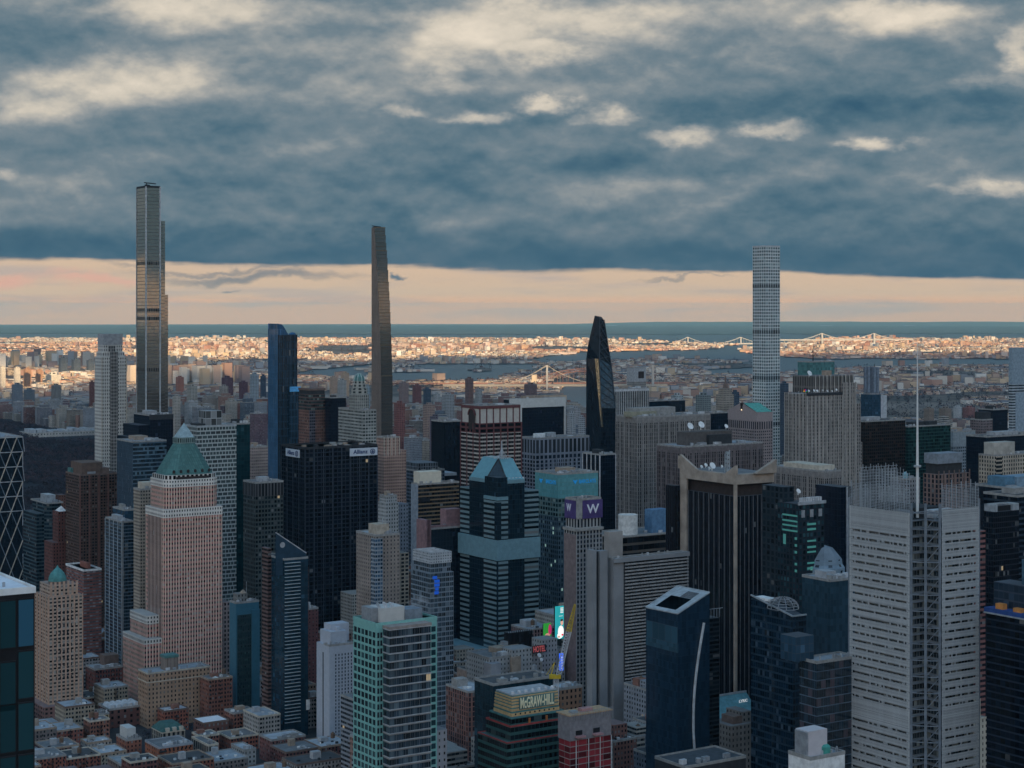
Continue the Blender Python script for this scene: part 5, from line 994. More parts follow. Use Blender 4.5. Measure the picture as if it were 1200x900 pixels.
t = T('black_fin_slab', 'narrow black slab with one pale stripe left of the pale near tower', 'tower', 982, 985, 999, 571, 1250, a=25); t.wall(gl_dark, 3, 4); t.box('pale_stripe', t.fx(991.5), t.fx(993.5), -.5, .02, 0, t.H, M_SILV)
t = T('lit_teal_window_tower', 'dark office tower with glowing teal window bands', 'tower', 911, 936, 966, 591, 1180)
lt = fac('dark bays with teal light', (.016,.024,.035), None, (.02,.05,.065), .62, .66, BlindP=.22, Blind=(.05,.13,.15,1), LitP=.02, Lit=(.35,.9,.8,1)); t.wall(lt, 3.2, 3.8); em = mat_e('teal lit office', (.07,.26,.23), .22)
for (x0_, x1_, y0_, y1_) in ((946,956,614,616.5),(946,956,620,622.5),(946,956,634,636),(946,956,641,643.5),(946,956,647,649),(946,956,660,662),(946,956,666,668.5)): t.box('lit_window', t.fx(x0_), t.fx(x1_), -.2, .02, t.fz(y1_), t.fz(y0_), em)
for (x0_, x1_, y0_, y1_) in ((917,934.5,604,606),(917,934.5,610.5,612.5),(917,934.5,616,618),(917,934.5,622,624),(918,921,628,640),(931.5,934,630,633),(931.5,934,638,641),(931.5,934,646,649),(931.5,934,660,663),(931.5,934,668,671)): t.box('lit_window', -.2, .02, t.fy(x1_), t.fy(x0_), t.fz(y1_), t.fz(y0_), em)
t.box('north_block', .5, 10, t.a*.75, t.a+16, 0, t.fz(573), fac('dark upper block', (.02,.03,.04), None, (.02,.035,.045), .6, .7), 4, 4); t.box('crown_beam', -.8, t.b+.8, -1, 0, t.H-.5, t.H+1.5, M_SILV); m = MB()
for i in range(9): x = 3+i*(t.b-6)/8; m.box(x, x+1.5, 1, 3, t.H+1, t.H+4)
m.build('roof_unit', M_DUCT, t.root); 
for px in (939,949,959): t.box('crown_panel', t.fx(px), t.fx(px+4), -.3, .02, t.H-9, t.H-4, M_STEEL)
dish(t, 4, t.fy(930), t.H+8, 1.8); HERO.append((912, 930, 575, 1180))
t = T('octagonal_crown_tower', 'pale blue octagonal crowned tower base seen left of the pale near tower', 'tower', 966, 968, 996, 690, 1180, a=22); t.wall(fac('blue octagon drum', (.10,.16,.21), None, (.02,.03,.04), .5, .6), 3, 4, z1=t.fz(676)); ox, oy = t.b/2-1, 12; MB().lathe(ox, oy, [(13.5,t.fz(690)),(13.5,t.fz(668)),(12.,t.fz(664)),(11.6,t.fz(658)),(5.5,t.fz(645)),(0,t.fz(642))], 8, 3, 4).build('octagonal_crown', fac('pale blue crown panel', (.24,.33,.40), None, (.06,.08,.10), .3, .4, BlindP=0), t.root)

t = T('folded_top_glass_tower', 'blue glass tower with open slanted roof frame and curved silver fin', 'tower', 757, 794, 831.5, 719, 1010)
H = t.H; a, bb = t.a, t.b; fg = glassy('deep blue folded glass', (.015,.04,.07), .08, tilt=.008, frame=(.02,.045,.07), Mull=.05, wh=.97, BlindP=.0); fg2 = glassy('reflecting glass band', (.04,.10,.14), .07, tilt=.012, frame=(.04,.07,.10))
zL, zR, zB = t.zf(711.5,0,a), t.zf(694,bb,0), t.zf(686.5,bb,a)
m = MB(); P = {'n':(0,0,H),'l':(0,a,zL),'r':(bb,0,zR),'b':(bb,a,zB)}
for (p, q, top0, top1) in (((0,a),(0,0),zL,H),((0,0),(bb,0),H,zR),((bb,0),(bb,a),zR,zB),((bb,a),(0,a),zB,zL)):
    L = math.hypot(q[0]-p[0], q[1]-p[1]); nb = round(L/1.6); m.quad([(p[0],p[1],0),(q[0],q[1],0),(q[0],q[1],top1),(p[0],p[1],top0)], [(0,0),(nb,0),(nb,top1/4),(0,top0/4)])
m.build('wall', fg, t.root); t.box('glass_band', -.12, bb*.02, -.12, a, t.fz(765), t.fz(755), fg2, 2, 2); t.box('glass_band', -.1, .02, -.1, a*.98, t.fz(755), t.fz(735), fg2, 6, 9)
m = MB(); sd = flat('pale steel frame', (.36,.40,.42), .5)
def edge(A, B, w_=1.2): m.beam(A, B, w_)
n, l, r_, k_ = P['n'], P['l'], P['r'], P['b']
for A, B in ((n,l),(n,r_),(r_,k_),(k_,l)): edge(A, B, .7)
lerp = lambda A, B, s: tuple(A[i]+(B[i]-A[i])*s for i in range(3))
def insurf(u, v): return lerp(lerp(n, r_, u), lerp(l, k_, u), v)
for v0, v1 in ((.0,.16),): 
    pass
m.quad([insurf(0,0),insurf(1,0),insurf(.9,.18),insurf(.12,.18)]); m.quad([insurf(0,0),insurf(.12,.18),insurf(.12,.82),insurf(0,1)]); m.quad([insurf(0,1),insurf(.12,.82),insurf(.9,.82),insurf(1,1)]); m.quad([insurf(1,0),insurf(1,1),insurf(.9,.82),insurf(.9,.18)]); m.quad([insurf(.62,.18),insurf(.9,.18),insurf(.9,.82),insurf(.62,.82)])
m.build('roof_frame', sd, t.root); m = MB()
for k in range(9): u = .64+.26*k/9; m.beam(insurf(u,.2), insurf(u,.55), .35)
m.build('roof_louvre', M_DARK, t.root); t.box('roof_well', 1, bb-1, 1, a-1, H-12, H-11.6, M_ROOF[0])
for k in range(4): q_ = insurf(.2+.1*k, .3+.1*(k % 2)); t.box('roof_unit', q_[0]-1.5, q_[0]+1.5, q_[1]-1.5, q_[1]+1.5, H-11.6, H-7, M_STEEL)
t.box('east_wing', bb+.02, t.fx(847), 3, a, 0, t.fz(731), fac('dark slotted wing', (.02,.028,.035), None, (.012,.018,.024), .97, .6, GlassRough=.2), 4, 2.6)
m = MB(); pts = []
for k in range(11):
    py = 733+(892-733)*k/10; px = 823.5-12.5*math.sin(math.pi/2*min(1, k/7)) + (1. if k > 8 else 0); pts.append((t.fx(px), -1.2, t.fz(py)))
for A, B in zip(pts, pts[1:]): m.beam(A, B, .9, 1.2)
m.build('curved_fin', flat('silver fin', (.60,.62,.62), .4), t.root); m = MB()
for k in range(5): x = bb+3+k*2.2; m.beam((x,5,t.fz(731)),(x,5,t.fz(731)+5),.25)
m.beam((bb+2,5,t.fz(731)+5),(bb+14,5,t.fz(731)+5),.3); m.build('roof_rail', M_SILV, t.root); HERO.append((800, 847, 725, 1010))

t = T('wedge_top_glass_tower', 'dark blue glass tower with wedge roof and lattice dome', 'tower', 880, 929, 945, 722, 990)
H = t.H; a, bb = t.a, t.b; wg = fac('blue speckled glass', (.02,.045,.07), None, (.01,.03,.055), .9, .72, BlindP=.12, Blind=(.08,.12,.16,1), GlassRough=.08, Spec=.9); zL = t.zf(697,0,a)
m = MB()
for (p, q, t0, t1) in (((0,a),(0,0),zL,H),((0,0),(bb,0),H,H),((bb,0),(bb,a),H,zL),((bb,a),(0,a),zL,zL)):
    nb = round(math.hypot(q[0]-p[0], q[1]-p[1])/2.); m.quad([(p[0],p[1],0),(q[0],q[1],0),(q[0],q[1],t1),(p[0],p[1],t0)], [(0,0),(nb,0),(nb,t1/3.9),(0,t0/3.9)])
m.quad([(0,0,H-1),(bb,0,H-1),(bb,a,zL-1),(0,a,zL-1)]); m.build('wall', wg, t.root); m = MB(); m.beam((0,0,H),(0,a,zL),.8); m.beam((0,0,H),(bb,0,H),.8); m.build('roof_rim', M_SILV, t.root)
m = MB(); dc = (bb*.6, a*.42, H-1+(zL-H)*.42); R_ = 9
for i in range(12):
    for k in range(5):
        f = lambda i, k: (dc[0]+R_*math.cos(k*math.pi/12)*math.cos(i*math.pi/6), dc[1]+R_*math.cos(k*math.pi/12)*math.sin(i*math.pi/6), dc[2]+R_*.7*math.sin(k*math.pi/12)); m.beam(f(i,k), f(i,k+1), .35); m.beam(f(i,k), f(i+1,k), .3)
m.build('lattice_dome', M_STEEL, t.root); t.box('pale_corner_roof', 1, 7, a-14, a-2, zL-2, zL-.6, M_WHITE); HERO.append((880, 925, 706, 1020))
t = T('tall_blue_glass_block', 'plain blue glass block rising between the wedge roof and the pale near tower', 'tower', 940, 973, 1004, 681, 1060); t.wall(glassy('smooth blue glass', (.03,.07,.10), .09, tilt=.006, frame=(.03,.06,.08), wh=.97, BlindP=0), 2.4, 3.8); t.roof(M_ROOF[3], n=8)
t = T('banded_glass_front_block', 'lower dark glass block with pale floor lines in front of the plain blue block', 'tower', 937, 957, 1004, 777, 930); t.wall(fac('dark glass floor lines', (.10,.14,.18), None, (.015,.035,.055), .99, .88, BlindP=.15, Blind=(.10,.07,.08,1), GlassRough=.1, Spec=.9, Mull=.03), 3.2, 4.6); t.box('roof_box', t.fx(945), t.fx(966), 8, 20, t.H, t.fz(748), gl_blue, 3, 4); t.roof(M_ROOF[1], n=7, pent=False); HERO.append((945, 966, 750, 930))
t = T('white_lift_shaft_building', 'white building with tall white shaft and green tank at the bottom edge', 'building', 933, 950, 990, 890, 760, a=14); t.wall(M_WHITE); t.box('shaft', t.fx(951)+1, t.fx(975), 3, 11, t.H, t.zf(858,0,3), flat('pinkish white render', (.55,.51,.52), var=.06)); t.box('shaft_side', t.fx(951), t.fx(951)+1, 3.2, 10.5, t.H, t.zf(859,0,3), M_STEEL); MB().lathe(t.fx(973), 3, [(2.2,t.H),(2.2,t.H+3.5),(1.2,t.H+4.4)], 12).build('green_tank', flat('green tank', (.06,.30,.25)), t.root); t.roof(n=4, pent=False); HERO.append((951, 975, 860, 760))
t = T('limestone_setback_building', 'weathered limestone building below the teal sign roof', 'building', 846, 857, 884, 851, 1090, a=20); ls = fac('weathered limestone', (.24,.22,.20), None, (.03,.035,.04), .32, .5, BlindP=.1, Dirt=.4); t.wall(ls, 3, 3.6); t.box('upper_storeys', 4, t.b*.6, 3, 14, t.H, t.fz(842), M_BROWNST); t.box('upper_storeys', t.b*.6, t.b, 3, 18, t.H, t.fz(838), ls, 3, 3.6)
t = T('teal_sign_roof', 'low teal roofed theatre with tiny white lettering behind the limestone building', 'building', 840, 844, 890, 836, 1200, a=18); t.wall(M_BROWNST, z1=t.H-4); m = MB(); m.quad([(0,0,t.H-4),(t.b,0,t.H-4),(t.b,14,t.H+8),(0,14,t.H+8)]); m.quad([(0,0,t.H-4),(0,14,t.H+8),(0,14,0),(0,0,0)]); m.build('teal_roof', flat('teal roof', (.10,.24,.27)), t.root); t.box('roof_rim', 0, t.b, 13.5, 14.5, t.H+7.8, t.H+9, M_SILV)
lettering('LYRIC', t.root, 'x', t.fx(873), t.H+3.4, 2.0, mat_e('white sign light', (.75,.8,.8), .35), 7.5, off=-6, bold=True)
t = T('slate_roof_building', 'flat slate roof building at the bottom edge below the curved fin', 'building', 796, 803, 874, 900, 940, a=26); t.wall(M_DARK); t.roof(flat('slate roof', (.07,.08,.09)), n=2, pent=False)
# ============================================================ nearer middle and left
t = T('green_dome_apartments', 'peach brick balcony tower with small green pointed dome', 'apartment tower', 41, 57, 97, 690, 1420)
pe = fac('peach brick balconies', (.50,.34,.25), (.50,.40,.32), (.04,.04,.045), .62, .5, BlindP=.45, Blind=(.42,.40,.36,1), Dirt=.12); H = t.H; t.wall(pe, 3.6, 2.95, z1=t.fz(700)); t.box('upper_storeys', 3, t.b-4, 3, t.a-3, t.fz(700), H+2, pe, 3.6, 2.95); m = MB()
for i in range(7): x = 3+(t.b-7)*i/6; m.box(x-.8, x+.8, 2.4, 3.05, t.fz(700), H+4.5); 
for i in range(9): x = t.b*i/8; m.box(max(0,x-.5), min(t.b, x+.5), -.6, .02, 0, t.fz(700)+1)
for i in range(6): y = t.a*i/5; m.box(-.6, .02, max(0,y-.5), min(t.a,y+.5), 0, t.fz(700)+1)
m.build('pier', flat('peach brick pier', (.50,.33,.24)), t.root); dx_, dy_ = t.b*.42, t.a*.4; MB().lathe(dx_, dy_, [(7.2,H),(7.2,H+3.5),(7.4,H+4)], 16).build('dome_drum', M_BROWNST, t.root); MB().lathe(dx_, dy_, [(7.2,H+4),(6.9,H+7),(5.6,H+10),(3.4,H+12.6),(1.2,H+14.6),(0,H+17)], 16).build('dome', flat('teal dome', (.08,.24,.23)), t.root); t.box('podium', -6, t.b+4, -7, t.a, 0, t.fz(826), fac('pink podium brick', (.36,.20,.17), None, (.04,.04,.04), .5, .5), 4, 3.5); HERO.append((48, 92, 682, 1420)); t.panes('x', 2, t.b-2, H-75, H-12, 8, 12, .4, .5, w_glass, off=.1)
t = T('red_banded_slab', 'red and white banded brick slab with white roof rim', 'apartment tower', 77, 98, 119, 669, 1620); t.wall(fac('red and white bands', (.24,.10,.085), (.24,.10,.085), (.28,.30,.32), .9, .42, BlindP=.4, Blind=(.06,.07,.08,1)), 3, 2.9); t.parapet(M_WHITE, 1.3, .8); t.box('roof', 1, t.b-1, 1, t.a-1, t.H-.2, t.H, M_ROOF[2]); t.box('penthouse', 8, t.b-6, 12, t.a-16, t.H, t.H+5, M_RED)
t = T('teal_crowned_office', 'dark teal rounded office block with pale roof box below the park', 'office block', 36, 54, 74, 590, 1850); tc_ = fac('dark teal bands', (.05,.085,.10), None, (.015,.03,.045), .95, .6, BlindP=.1); MB().prism(octo(0,t.b,0,t.a,6), 0, t.H, 3, 3.9).build('wall', tc_, t.root); t.box('roof_box', 4, t.b*.7, 8, t.a*.6, t.H, t.fz(581), M_SILV); t.box('west_wing', -8, 0, 6, t.a, 0, t.fz(602), tc_, 3, 3.9); t.roof(M_ROOF[0], n=2, pent=False)
t = T('steeple_brick_building', 'red brown brick building with stepped gable and white pyramid cap', 'building', 52, 62, 79, 636, 1780); rb = fac('red brown brick', (.16,.07,.06), None, (.03,.03,.035), .35, .5, BlindP=.2); t.wall(rb, 3, 3.4); t.box('upper_storeys', t.b*.4, t.b, 2, t.a*.7, t.H, t.fz(600), rb, 3, 3.4); MB().prism([(t.b*.5,2),(t.b,2),(t.b,t.a*.6),(t.b*.5,t.a*.6)], t.fz(600), t.fz(594), poly1=[(t.b*.75,t.a*.3)]*4, top=False).build('pyramid_cap', M_WHITE, t.root)
t = T('small_brick_attic', 'small orange brick roof house peeping left of the brown apartment tower', 'building', 67, 69, 77, 580, 2100, a=14); t.wall(fac('orange brick attic', (.24,.11,.08), None, (.03,.03,.03), .3, .5), 3, 3.4)
t = T('blue_slab_hotel', 'teal blue slab hotel with plain rims around a dark window field', 'hotel', 269, 276.5, 303.5, 707, 1440); bs_ = flat('teal blue panel', (.045,.15,.21), .5, var=.08); t.wall(bs_); t.box('window_field', t.fx(278), t.fx(294.5), -.15, .02, 6, t.fz(721), fac('small teal windows', (.03,.055,.065), None, (.03,.07,.075), .6, .6, BlindP=.3, Blind=(.05,.12,.12,1)), 1.5, 2.7); t.box('east_wing', t.fx(294.5)+.1, t.b, -1.5, -.02, 0, t.fz(716), bs_); t.box('penthouse', 3, 12, 4, 12, t.H, t.H+7, fac('grey tank house', (.25,.25,.24), None, (.1,.1,.1), .4, .5)); MB().lathe(9, 6, [(3,t.H+7),(1.2,t.H+9),(0,t.H+10)], 10).build('tank_cap', M_PENT[2], t.root); m = MB().beam((12,6,t.H),(12,6,t.H+16),.3); m.build('antenna', M_SILV, t.root); t.roof(M_ROOF[0], n=4, pent=False); t.panes('x', t.fx(278.5), t.fx(294), t.H-80, t.H-12, 8, 12, .45, .5, w_glass2, off=.25)
t = T('slanted_top_condo', 'dark blue glass condo with slanted roof blade and white balcony lines', 'apartment tower', 311, 333, 361, 656, 1370)
cg = glassy('dark condo glass', (.015,.05,.08), .09, tilt=.02, frame=(.02,.04,.05)); H = t.H; t.wall(cg, 2.8, 3.1); m = MB(); xa, xb = -6, t.b*.98
m.quad([(xa,2,H-12),(xb,2,H-12),(xb,2,t.zf(648,xb,2)),(xa,2,t.zf(624,xa,2))]); m.quad([(xb,3,H-12),(xa,3,H-12),(xa,3,t.zf(624,xa,2)),(xb,3,t.zf(648,xb,2))]); m.build('roof_blade', flat('dark blue blade', (.02,.05,.08), .4), t.root); m = MB().beam((xa,2.4,t.zf(624,xa,2)),(xb,2.4,t.zf(648,xb,2)),.8); m.build('blade_rim', M_DUCT, t.root)
m = MB(); m.quad([(xa+5.5+2.2*math.cos(2*math.pi*k/18), 1.85, t.zf(639,xa,2)+2.2*math.sin(2*math.pi*k/18)) for k in range(18)]); m.build('round_sign', M_PENT[1], t.root)
n = 46; m = MB(); u0, u1 = t.fx(333.5), t.fx(351.5)
for k in range(n): z = 14+(H-14)*k/n; m.box(u0, u1, -1.5, .0, z, z+.35, 9, 9)
m.build('balcony_slab', flat('white balcony edge', (.42,.48,.50)), t.root); t.box('brick_back', -3, -.02, t.fy(318), t.a, 0, t.fz(646), fac('brown balcony brick', (.17,.11,.10), None, (.02,.02,.02), .9, .5), 3, 3.1); t.box('brick_back', t.b, t.b+3.4, 6, t.a, 0, t.fz(668), fac('brown balcony brick', (.17,.11,.10), None, (.02,.02,.02), .9, .5), 3, 3.1); t.box('white_sign', t.b-2, t.b+1, -1, -.6, 22, 30, M_WHITE); t.roof(M_ROOF[2], n=2, pent=False); HERO.append((323, 358, 640, 1370))
t = T('plum_brick_slab', 'small plum brick slab right of the slanted roof condo', 'apartment tower', 352, 361, 373, 714, 1480, a=20); t.wall(fac('plum red brick', (.17,.075,.075), None, (.04,.035,.04), .3, .4), 2.8, 3.1); t.roof(n=1)
t = T('white_render_hotel', 'plain white rendered hotel with narrow window columns', 'hotel', 371, 386, 415, 757, 1310)
wr = flat('white grey render', (.42,.45,.50), var=.06); t.wall(wr); H = t.H; t.box('upper_step', 3, t.b-4, 4, t.a, H, t.fz(742), wr); t.box('upper_step', t.b*.3, t.b+1, 10, t.a, H, t.fz(735), wr); t.box('upper_step', t.b*.45, t.b*.6, 6, 12, t.fz(742), t.fz(738), wr); t.panes('x', 4, t.b-1, 12, H-6, 6, 26, .34, .62, fac('hotel pane', (.05,.07,.10), None, (.03,.045,.07), .95, .95, BlindP=.2, Blind=(.12,.14,.17,1)), off=.1); t.box('side_slot', -.12, .02, t.a*.45, t.a*.52, 10, H-6, M_DARK); t.roof(M_ROOF[3], n=2, pent=False, y1=9); HERO.append((383, 414, 742, 1310))
t = T('taupe_apartment_tower', 'taupe brick apartment tower with blue bay windows behind the teal gridded tower', 'apartment tower', 417.5, 440, 468.5, 628, 1340)
tb = fac('taupe brick', (.32,.27,.235), None, (.035,.04,.05), .3, .5, BlindP=.25); H = t.H; t.wall(tb, 2.9, 2.95); t.box('penthouse', 4, t.b*.72, 6, t.a*.6, H, t.fz(616), flat('sandy penthouse', (.40,.34,.27))); t.box('bay_windows', -.8, t.fx(448), -.8, t.a*.18, 30, H-2, fac('blue bay', (.33,.37,.40), (.33,.37,.40), (.04,.10,.18), .8, .6, BlindP=.15, Blind=(.2,.25,.3,1)), 2.2, 2.95); t.box('east_wing', t.b, t.fx(483), 5, t.a, 0, t.fz(652), fac('balcony stack', (.30,.27,.22), None, (.02,.025,.03), .7, .6), 3.4, 2.95); t.box('corner_mast', t.b*.5, t.b*.5+.4, 8, 8.4, t.fz(616), t.fz(616)+4, M_SILV); t.roof(M_ROOF[3], n=2, pent=False)
t = T('silver_crowned_glass_tower', 'grey blue glass tower with open silver crown and blue lit panel', 'apartment tower', 481.5, 504, 531.5, 672, 1240)
sg_ = fac('grey blue window wall', (.26,.30,.33), (.20,.25,.29), (.035,.06,.085), .88, .72, BlindP=.25, Blind=(.2,.24,.28,1), Mull=.06, Spec=.8, GlassRough=.1); H = t.H; t.wall(sg_, 3, 3.5); t.box('upper_storeys', 1.5, t.b-1.5, 1.5, t.a-1.5, H, t.fz(661), sg_, 3, 3.5); zc0, zc1 = t.fz(661), t.fz(648); m = MB(); cw = fac('silver crown panel', (.50,.53,.55), None, (.3,.33,.36), .5, .5, BlindP=0)
m.box(1, t.b-1, 1, 2, zc0, zc1, 2, 2); m.box(1, 2, 2, t.a-1, zc0, zc1, 2, 2); m.box(t.b-2, t.b-1, 2, t.a-1, zc0, zc1, 2, 2); m.box(2, t.b-2, t.a-2, t.a-1, zc0, zc1, 2, 2); m.build('crown_screen', cw, t.root); m = MB()
for k in range(4): m.beam((2, 4+k*(t.a-8)/3, zc1-.5),(t.b-2, 4+k*(t.a-8)/3, zc1-.5),.8)
m.build('crown_beam', M_DUCT, t.root); t.box('crown_floor', 2, t.b-2, 2, t.a-2, zc0, zc0+2, M_DARK)
for k, (xa, xb) in enumerate(((507,512),(509,515),(509,515),(510,514),(509,514))): t.box('blue_screen', t.fx(xa), t.fx(xb), -.25, .0, t.fz(679+4.5*k), t.fz(675.5+4.5*k), mat_e('blue lit screen', (.01,.08,.45), .4))
HERO.append((483, 530, 650, 1240))

# teal gridded near tower
t = T('teal_gridded_tower', 'near twin faced tower with mint green window grid and grey glass balcony bay', 'apartment tower', 414, 441, 512, 733, 880)
H = t.H; a, bb = t.a, t.b; mint = flat('mint panel', (.22,.47,.43), .5, var=.08, scale=.5); gb = fac('grey balcony glass', (.30,.30,.30), (.30,.30,.30), (.035,.06,.085), .99, .80, BlindP=.3, Blind=(.12,.17,.2,1), Mull=.035, Spec=.8, GlassRough=.1, LitP=.004)
t.wall(mint, z0=0); nz = 26; z0_, z1_ = H-3-nz*3.95, H-3
X = t.fx; t.panes('y', .4, a-.4, z0_, z1_, 6, nz, .72, .68, fac('mint tower pane', (.02,.03,.035), None, (.025,.05,.06), .97, .97, BlindP=.25, Blind=(.07,.16,.16,1), GlassRough=.08, Spec=.9), limit=60)
t.panes('x', .3, X(448.5), z0_, z1_, 2, nz, .7, .68, w_glass, limit=80); t.panes('x', X(497.5), bb-.3, z0_, z1_, 2, nz, .74, .68, w_glass2, limit=100)
bx0, bx1 = X(449), X(497); bay = t.box('balcony_bay', bx0, bx1, -6.5, -.02, 0, t.zf(738, bx0, -6.5), gb, 2.6, 3.95)
zt = t.zf(738, bx0, -6.5); m = MB(); k = 0; z = zt
while z > 60: m.box(bx0-.5, bx1+.4, -7.1, -.1, z-.35, z+.1, 9, 9); z -= 3.95
m.build('floor_slab', flat('grey slab edge', (.38,.38,.38)), bay); t.box('bay_roof', bx0-.3, bx1+.3, -7, 0, zt+.1, zt+1.4, flat('brown grey roof', (.30,.26,.235)))
t.box('roof', .4, bb-.4, .4, a-.4, H-.2, H, M_ROOF[2]); t.parapet(mint, 1.2, .5); t.box('penthouse', X(452), X(481), 6, 18, H, t.zf(712, 10, 6), flat('white grey penthouse', (.55,.54,.51), var=.06)); t.box('penthouse', X(481), X(501), 5, 15, H, t.zf(714, 20, 6), flat('slate penthouse', (.20,.24,.28))); t.box('penthouse', X(444), X(452), 8, 18, H, t.zf(714, 0, 6), M_STEEL); zz = t.zf(712, 10, 6)
r_ = random.Random(4); 
for i in range(9): x = X(453)+i*1.2; t.box('roof_unit', x, x+r_.uniform(.5,1.2), 7+i % 3*3, 9+i % 3*3, zz, zz+r_.uniform(.5,1.6), r_.choice((M_STEEL, M_DUCT)))
HERO.append((437, 501, 716, 880))
t = T('glass_podium_block', 'small grey blue glass block at the foot of the silver crowned tower', 'building', 512, 521, 540, 856, 1240, a=16); t.wall(sg_, 3, 3.5); t.roof(n=2, pent=False)
t = T('grey_sliver_building', 'narrow plain grey building end right of the teal gridded tower', 'building', 509, 512, 521, 856, 900, a=12); t.wall(fac('balcony sliver', (.34,.34,.36), None, (.05,.05,.05), .3, .4), 4, 3.4)

# art deco blue green tower
t = T('banded_deco_tower', 'blue green terracotta banded tower stepping up to a buff striped lettered crown', 'office tower', 560, 594, 672, 871, 905)
de = fac('blue green terracotta bands', (.045,.12,.115), (.045,.12,.115), (.012,.02,.025), .98, .60, BlindP=.18, Blind=(.08,.11,.11,1), Mull=.03, LitP=.002); buf = flat('buff terracotta', (.56,.37,.18), var=.15, scale=.6); blg = flat('blue green terracotta', (.07,.19,.19)); red = flat('red coping', (.36,.06,.055)); H = t.H
t.wall(de, 5, 3.9); a, bb = t.a, t.b; t.parapet(red, .35, .5); t.parapet(blg, -.1, .5)
def tier(x0, x1, y0, y1, z0, z1): 
    t.wall(de, 5, 3.9, z0=z0, z1=z1, x0=x0, x1=x1, y0=y0, y1=y1); t.parapet(red, .35, .4, z=z1, x0=x0, x1=x1, y0=y0, y1=y1); t.box('terrace', x0+.4, x1-.4, y0+.4, y1-.4, z1-.2, z1, M_ROOF[0])
sx = 3.2; z1 = H+7.8; tier(sx, bb-2.4, 1.6, a-3, H, z1); z2 = z1+3.9; t.box('deck', sx+1.5, bb-4, 3, a-4, z1, z2, de, 5, 3.9); t.parapet(blg, .2, .5, z=z2, x0=sx+1.5, x1=bb-4, y0=3, y1=a-4)
cx0, cx1, cy0, cy1 = sx+3, bb-5.5, 5, a-5.5; zc = z2
for k in range(6):
    dz = [2.6,1.9,1.7,1.5,1.5,1.3][k]; sh = .12*k
    t.box('crown_stage', cx0+sh, cx1-sh, cy0+sh, cy1-sh, zc, zc+dz*.62, buf); t.box('crown_band', cx0+sh+.25, cx1-sh-.25, cy0+sh+.25, cy1-sh-.25, zc+dz*.62, zc+dz, blg); zc += dz
t.box('crown_cap', cx0+.9, cx1-.9, cy0+.9, cy1-.9, zc, zc+.6, M_PENT[1])
for i in range(7): MB().lathe(cx0+2.5+i*(cx1-cx0-5)/6, cy0+3, [(1.,zc+.6),(1.,zc+1.5),(.5,zc+2)], 10).build('roof_vent', M_DUCT, t.root)
for i in range(9): x = cx0+2+i*(cx1-cx0-3)/9; t.box('crown_window', x, x+.9, cy0-.05, cy0+.1, z2+.6, z2+1.5, M_BLACK)
lx0, lx1 = cx0+(cx1-cx0)*.17, cx0+(cx1-cx0)*.87; t.box('sign_backing', lx0-.5, lx1+.5, cy0-.35, cy0-.02, z2+3.2, z2+9.6, flat('blue green letter backing', (.10,.19,.175))); lettering('McGRAW-HILL', t.root, 'x', lx0, z2+3.7, 5.6, flat('pale letter enamel', (.82,.76,.52), var=.05), lx1-lx0, off=-cy0+.6, depth=.3, name='crown_lettering', bold=True)
zz = z1+1.2
for i, c_ in enumerate((.3,.62)): t.box('orange_hoarding', sx+1.5+(bb-8)*c_, sx+2.6+(bb-8)*c_, 1.9, 2.3, z1, z1+2.8, flat('orange hoarding', (.45,.16,.05)))
t.box('terrace_light', bb-6.5, bb-5.8, 2.4, 2.9, z1, z1+2.4, mat_e('terrace lamp', (1.,.85,.55), .8)); HERO.append((567, 664, 848, 905)); HERO.append((575, 656, 806, 910))
for k in range(6): t.panes('x', 2, bb-2, H-3.9*(k+1), H-3.9*k, 12, 1, .5, .5, w_glass2, off=.05, limit=96)
t = T('teal_glass_back_block', 'dark teal glass block right behind the lettered crown', 'office block', 560.5, 578, 648, 803, 1010, a=20); t.wall(glassy('dark teal block glass', (.01,.035,.05), .1, frame=(.015,.04,.05)), 3, 4); t.roof(M_ROOF[2], n=5, pent=False)
t = T('mesh_wrapped_site', 'half built tower wrapped in grey netting above red netting floors', 'construction site', 655, 668, 716.5, 838, 890)
H = t.H; gm_ = flat('grey debris netting', (.20,.19,.20), var=.15, scale=.5); rm = fac('red netting floors', (.30,.29,.28), (.30,.29,.28), (.27,.035,.045), .97, .86, BlindP=0, GlassRough=.9, Spec=.1); t.wall(rm, 5.2, 3.1, z1=H-13); t.box('netting', -.6, t.b*.98, -.6, t.a, H-13, H-.6, gm_, 4, 4)
for c_ in (.12,.42,.70,.97): t.box('hoist_rail', t.b*c_, t.b*c_+.3, -.9, -.6, 40, H-13, M_DUCT)
for c_ in (.1,.52): t.box('loading_deck', t.b*c_, t.b*c_+5, -3.4, -.6, H-11.5, H-10.6, flat('pink deck', (.36,.2,.2))); t.box('dark_opening', t.b*c_+.5, t.b*c_+4.5, -.75, -.55, H-10.6, H-8.2, M_BLACK)
t.box('top_deck', -1, t.b, -1, t.a+1, H-.6, H, flat('plywood deck', (.42,.28,.17), scale=.6)); t.box('material_stack', t.b*.35, t.b*.6, 2, 6, H, H+1.6, flat('pinkish stack', (.36,.2,.19))); t.box('material_stack', t.b*.1, t.b*.25, 2, 5, H, H+1, M_STEEL); m = MB()
for i in range(26): x = t.b*i/25; m.beam((x,-1,H-3),(x,-1,H+1.3),.12)
m.beam((0,-1,H+1.2),(t.b,-1,H+1.2),.12); m.build('guard_rail', M_STEEL, t.root)
t = T('orange_brick_walkup', 'small orange brick building between the lettered crown and the netted site', 'building', 650, 657, 682, 808, 1060, a=14); t.wall(fac('orange brick', (.34,.20,.13), None, (.03,.03,.035), .4, .5, BlindP=.2), 3, 3.6); t.roof(M_ROOF[3], n=5, pent=False)
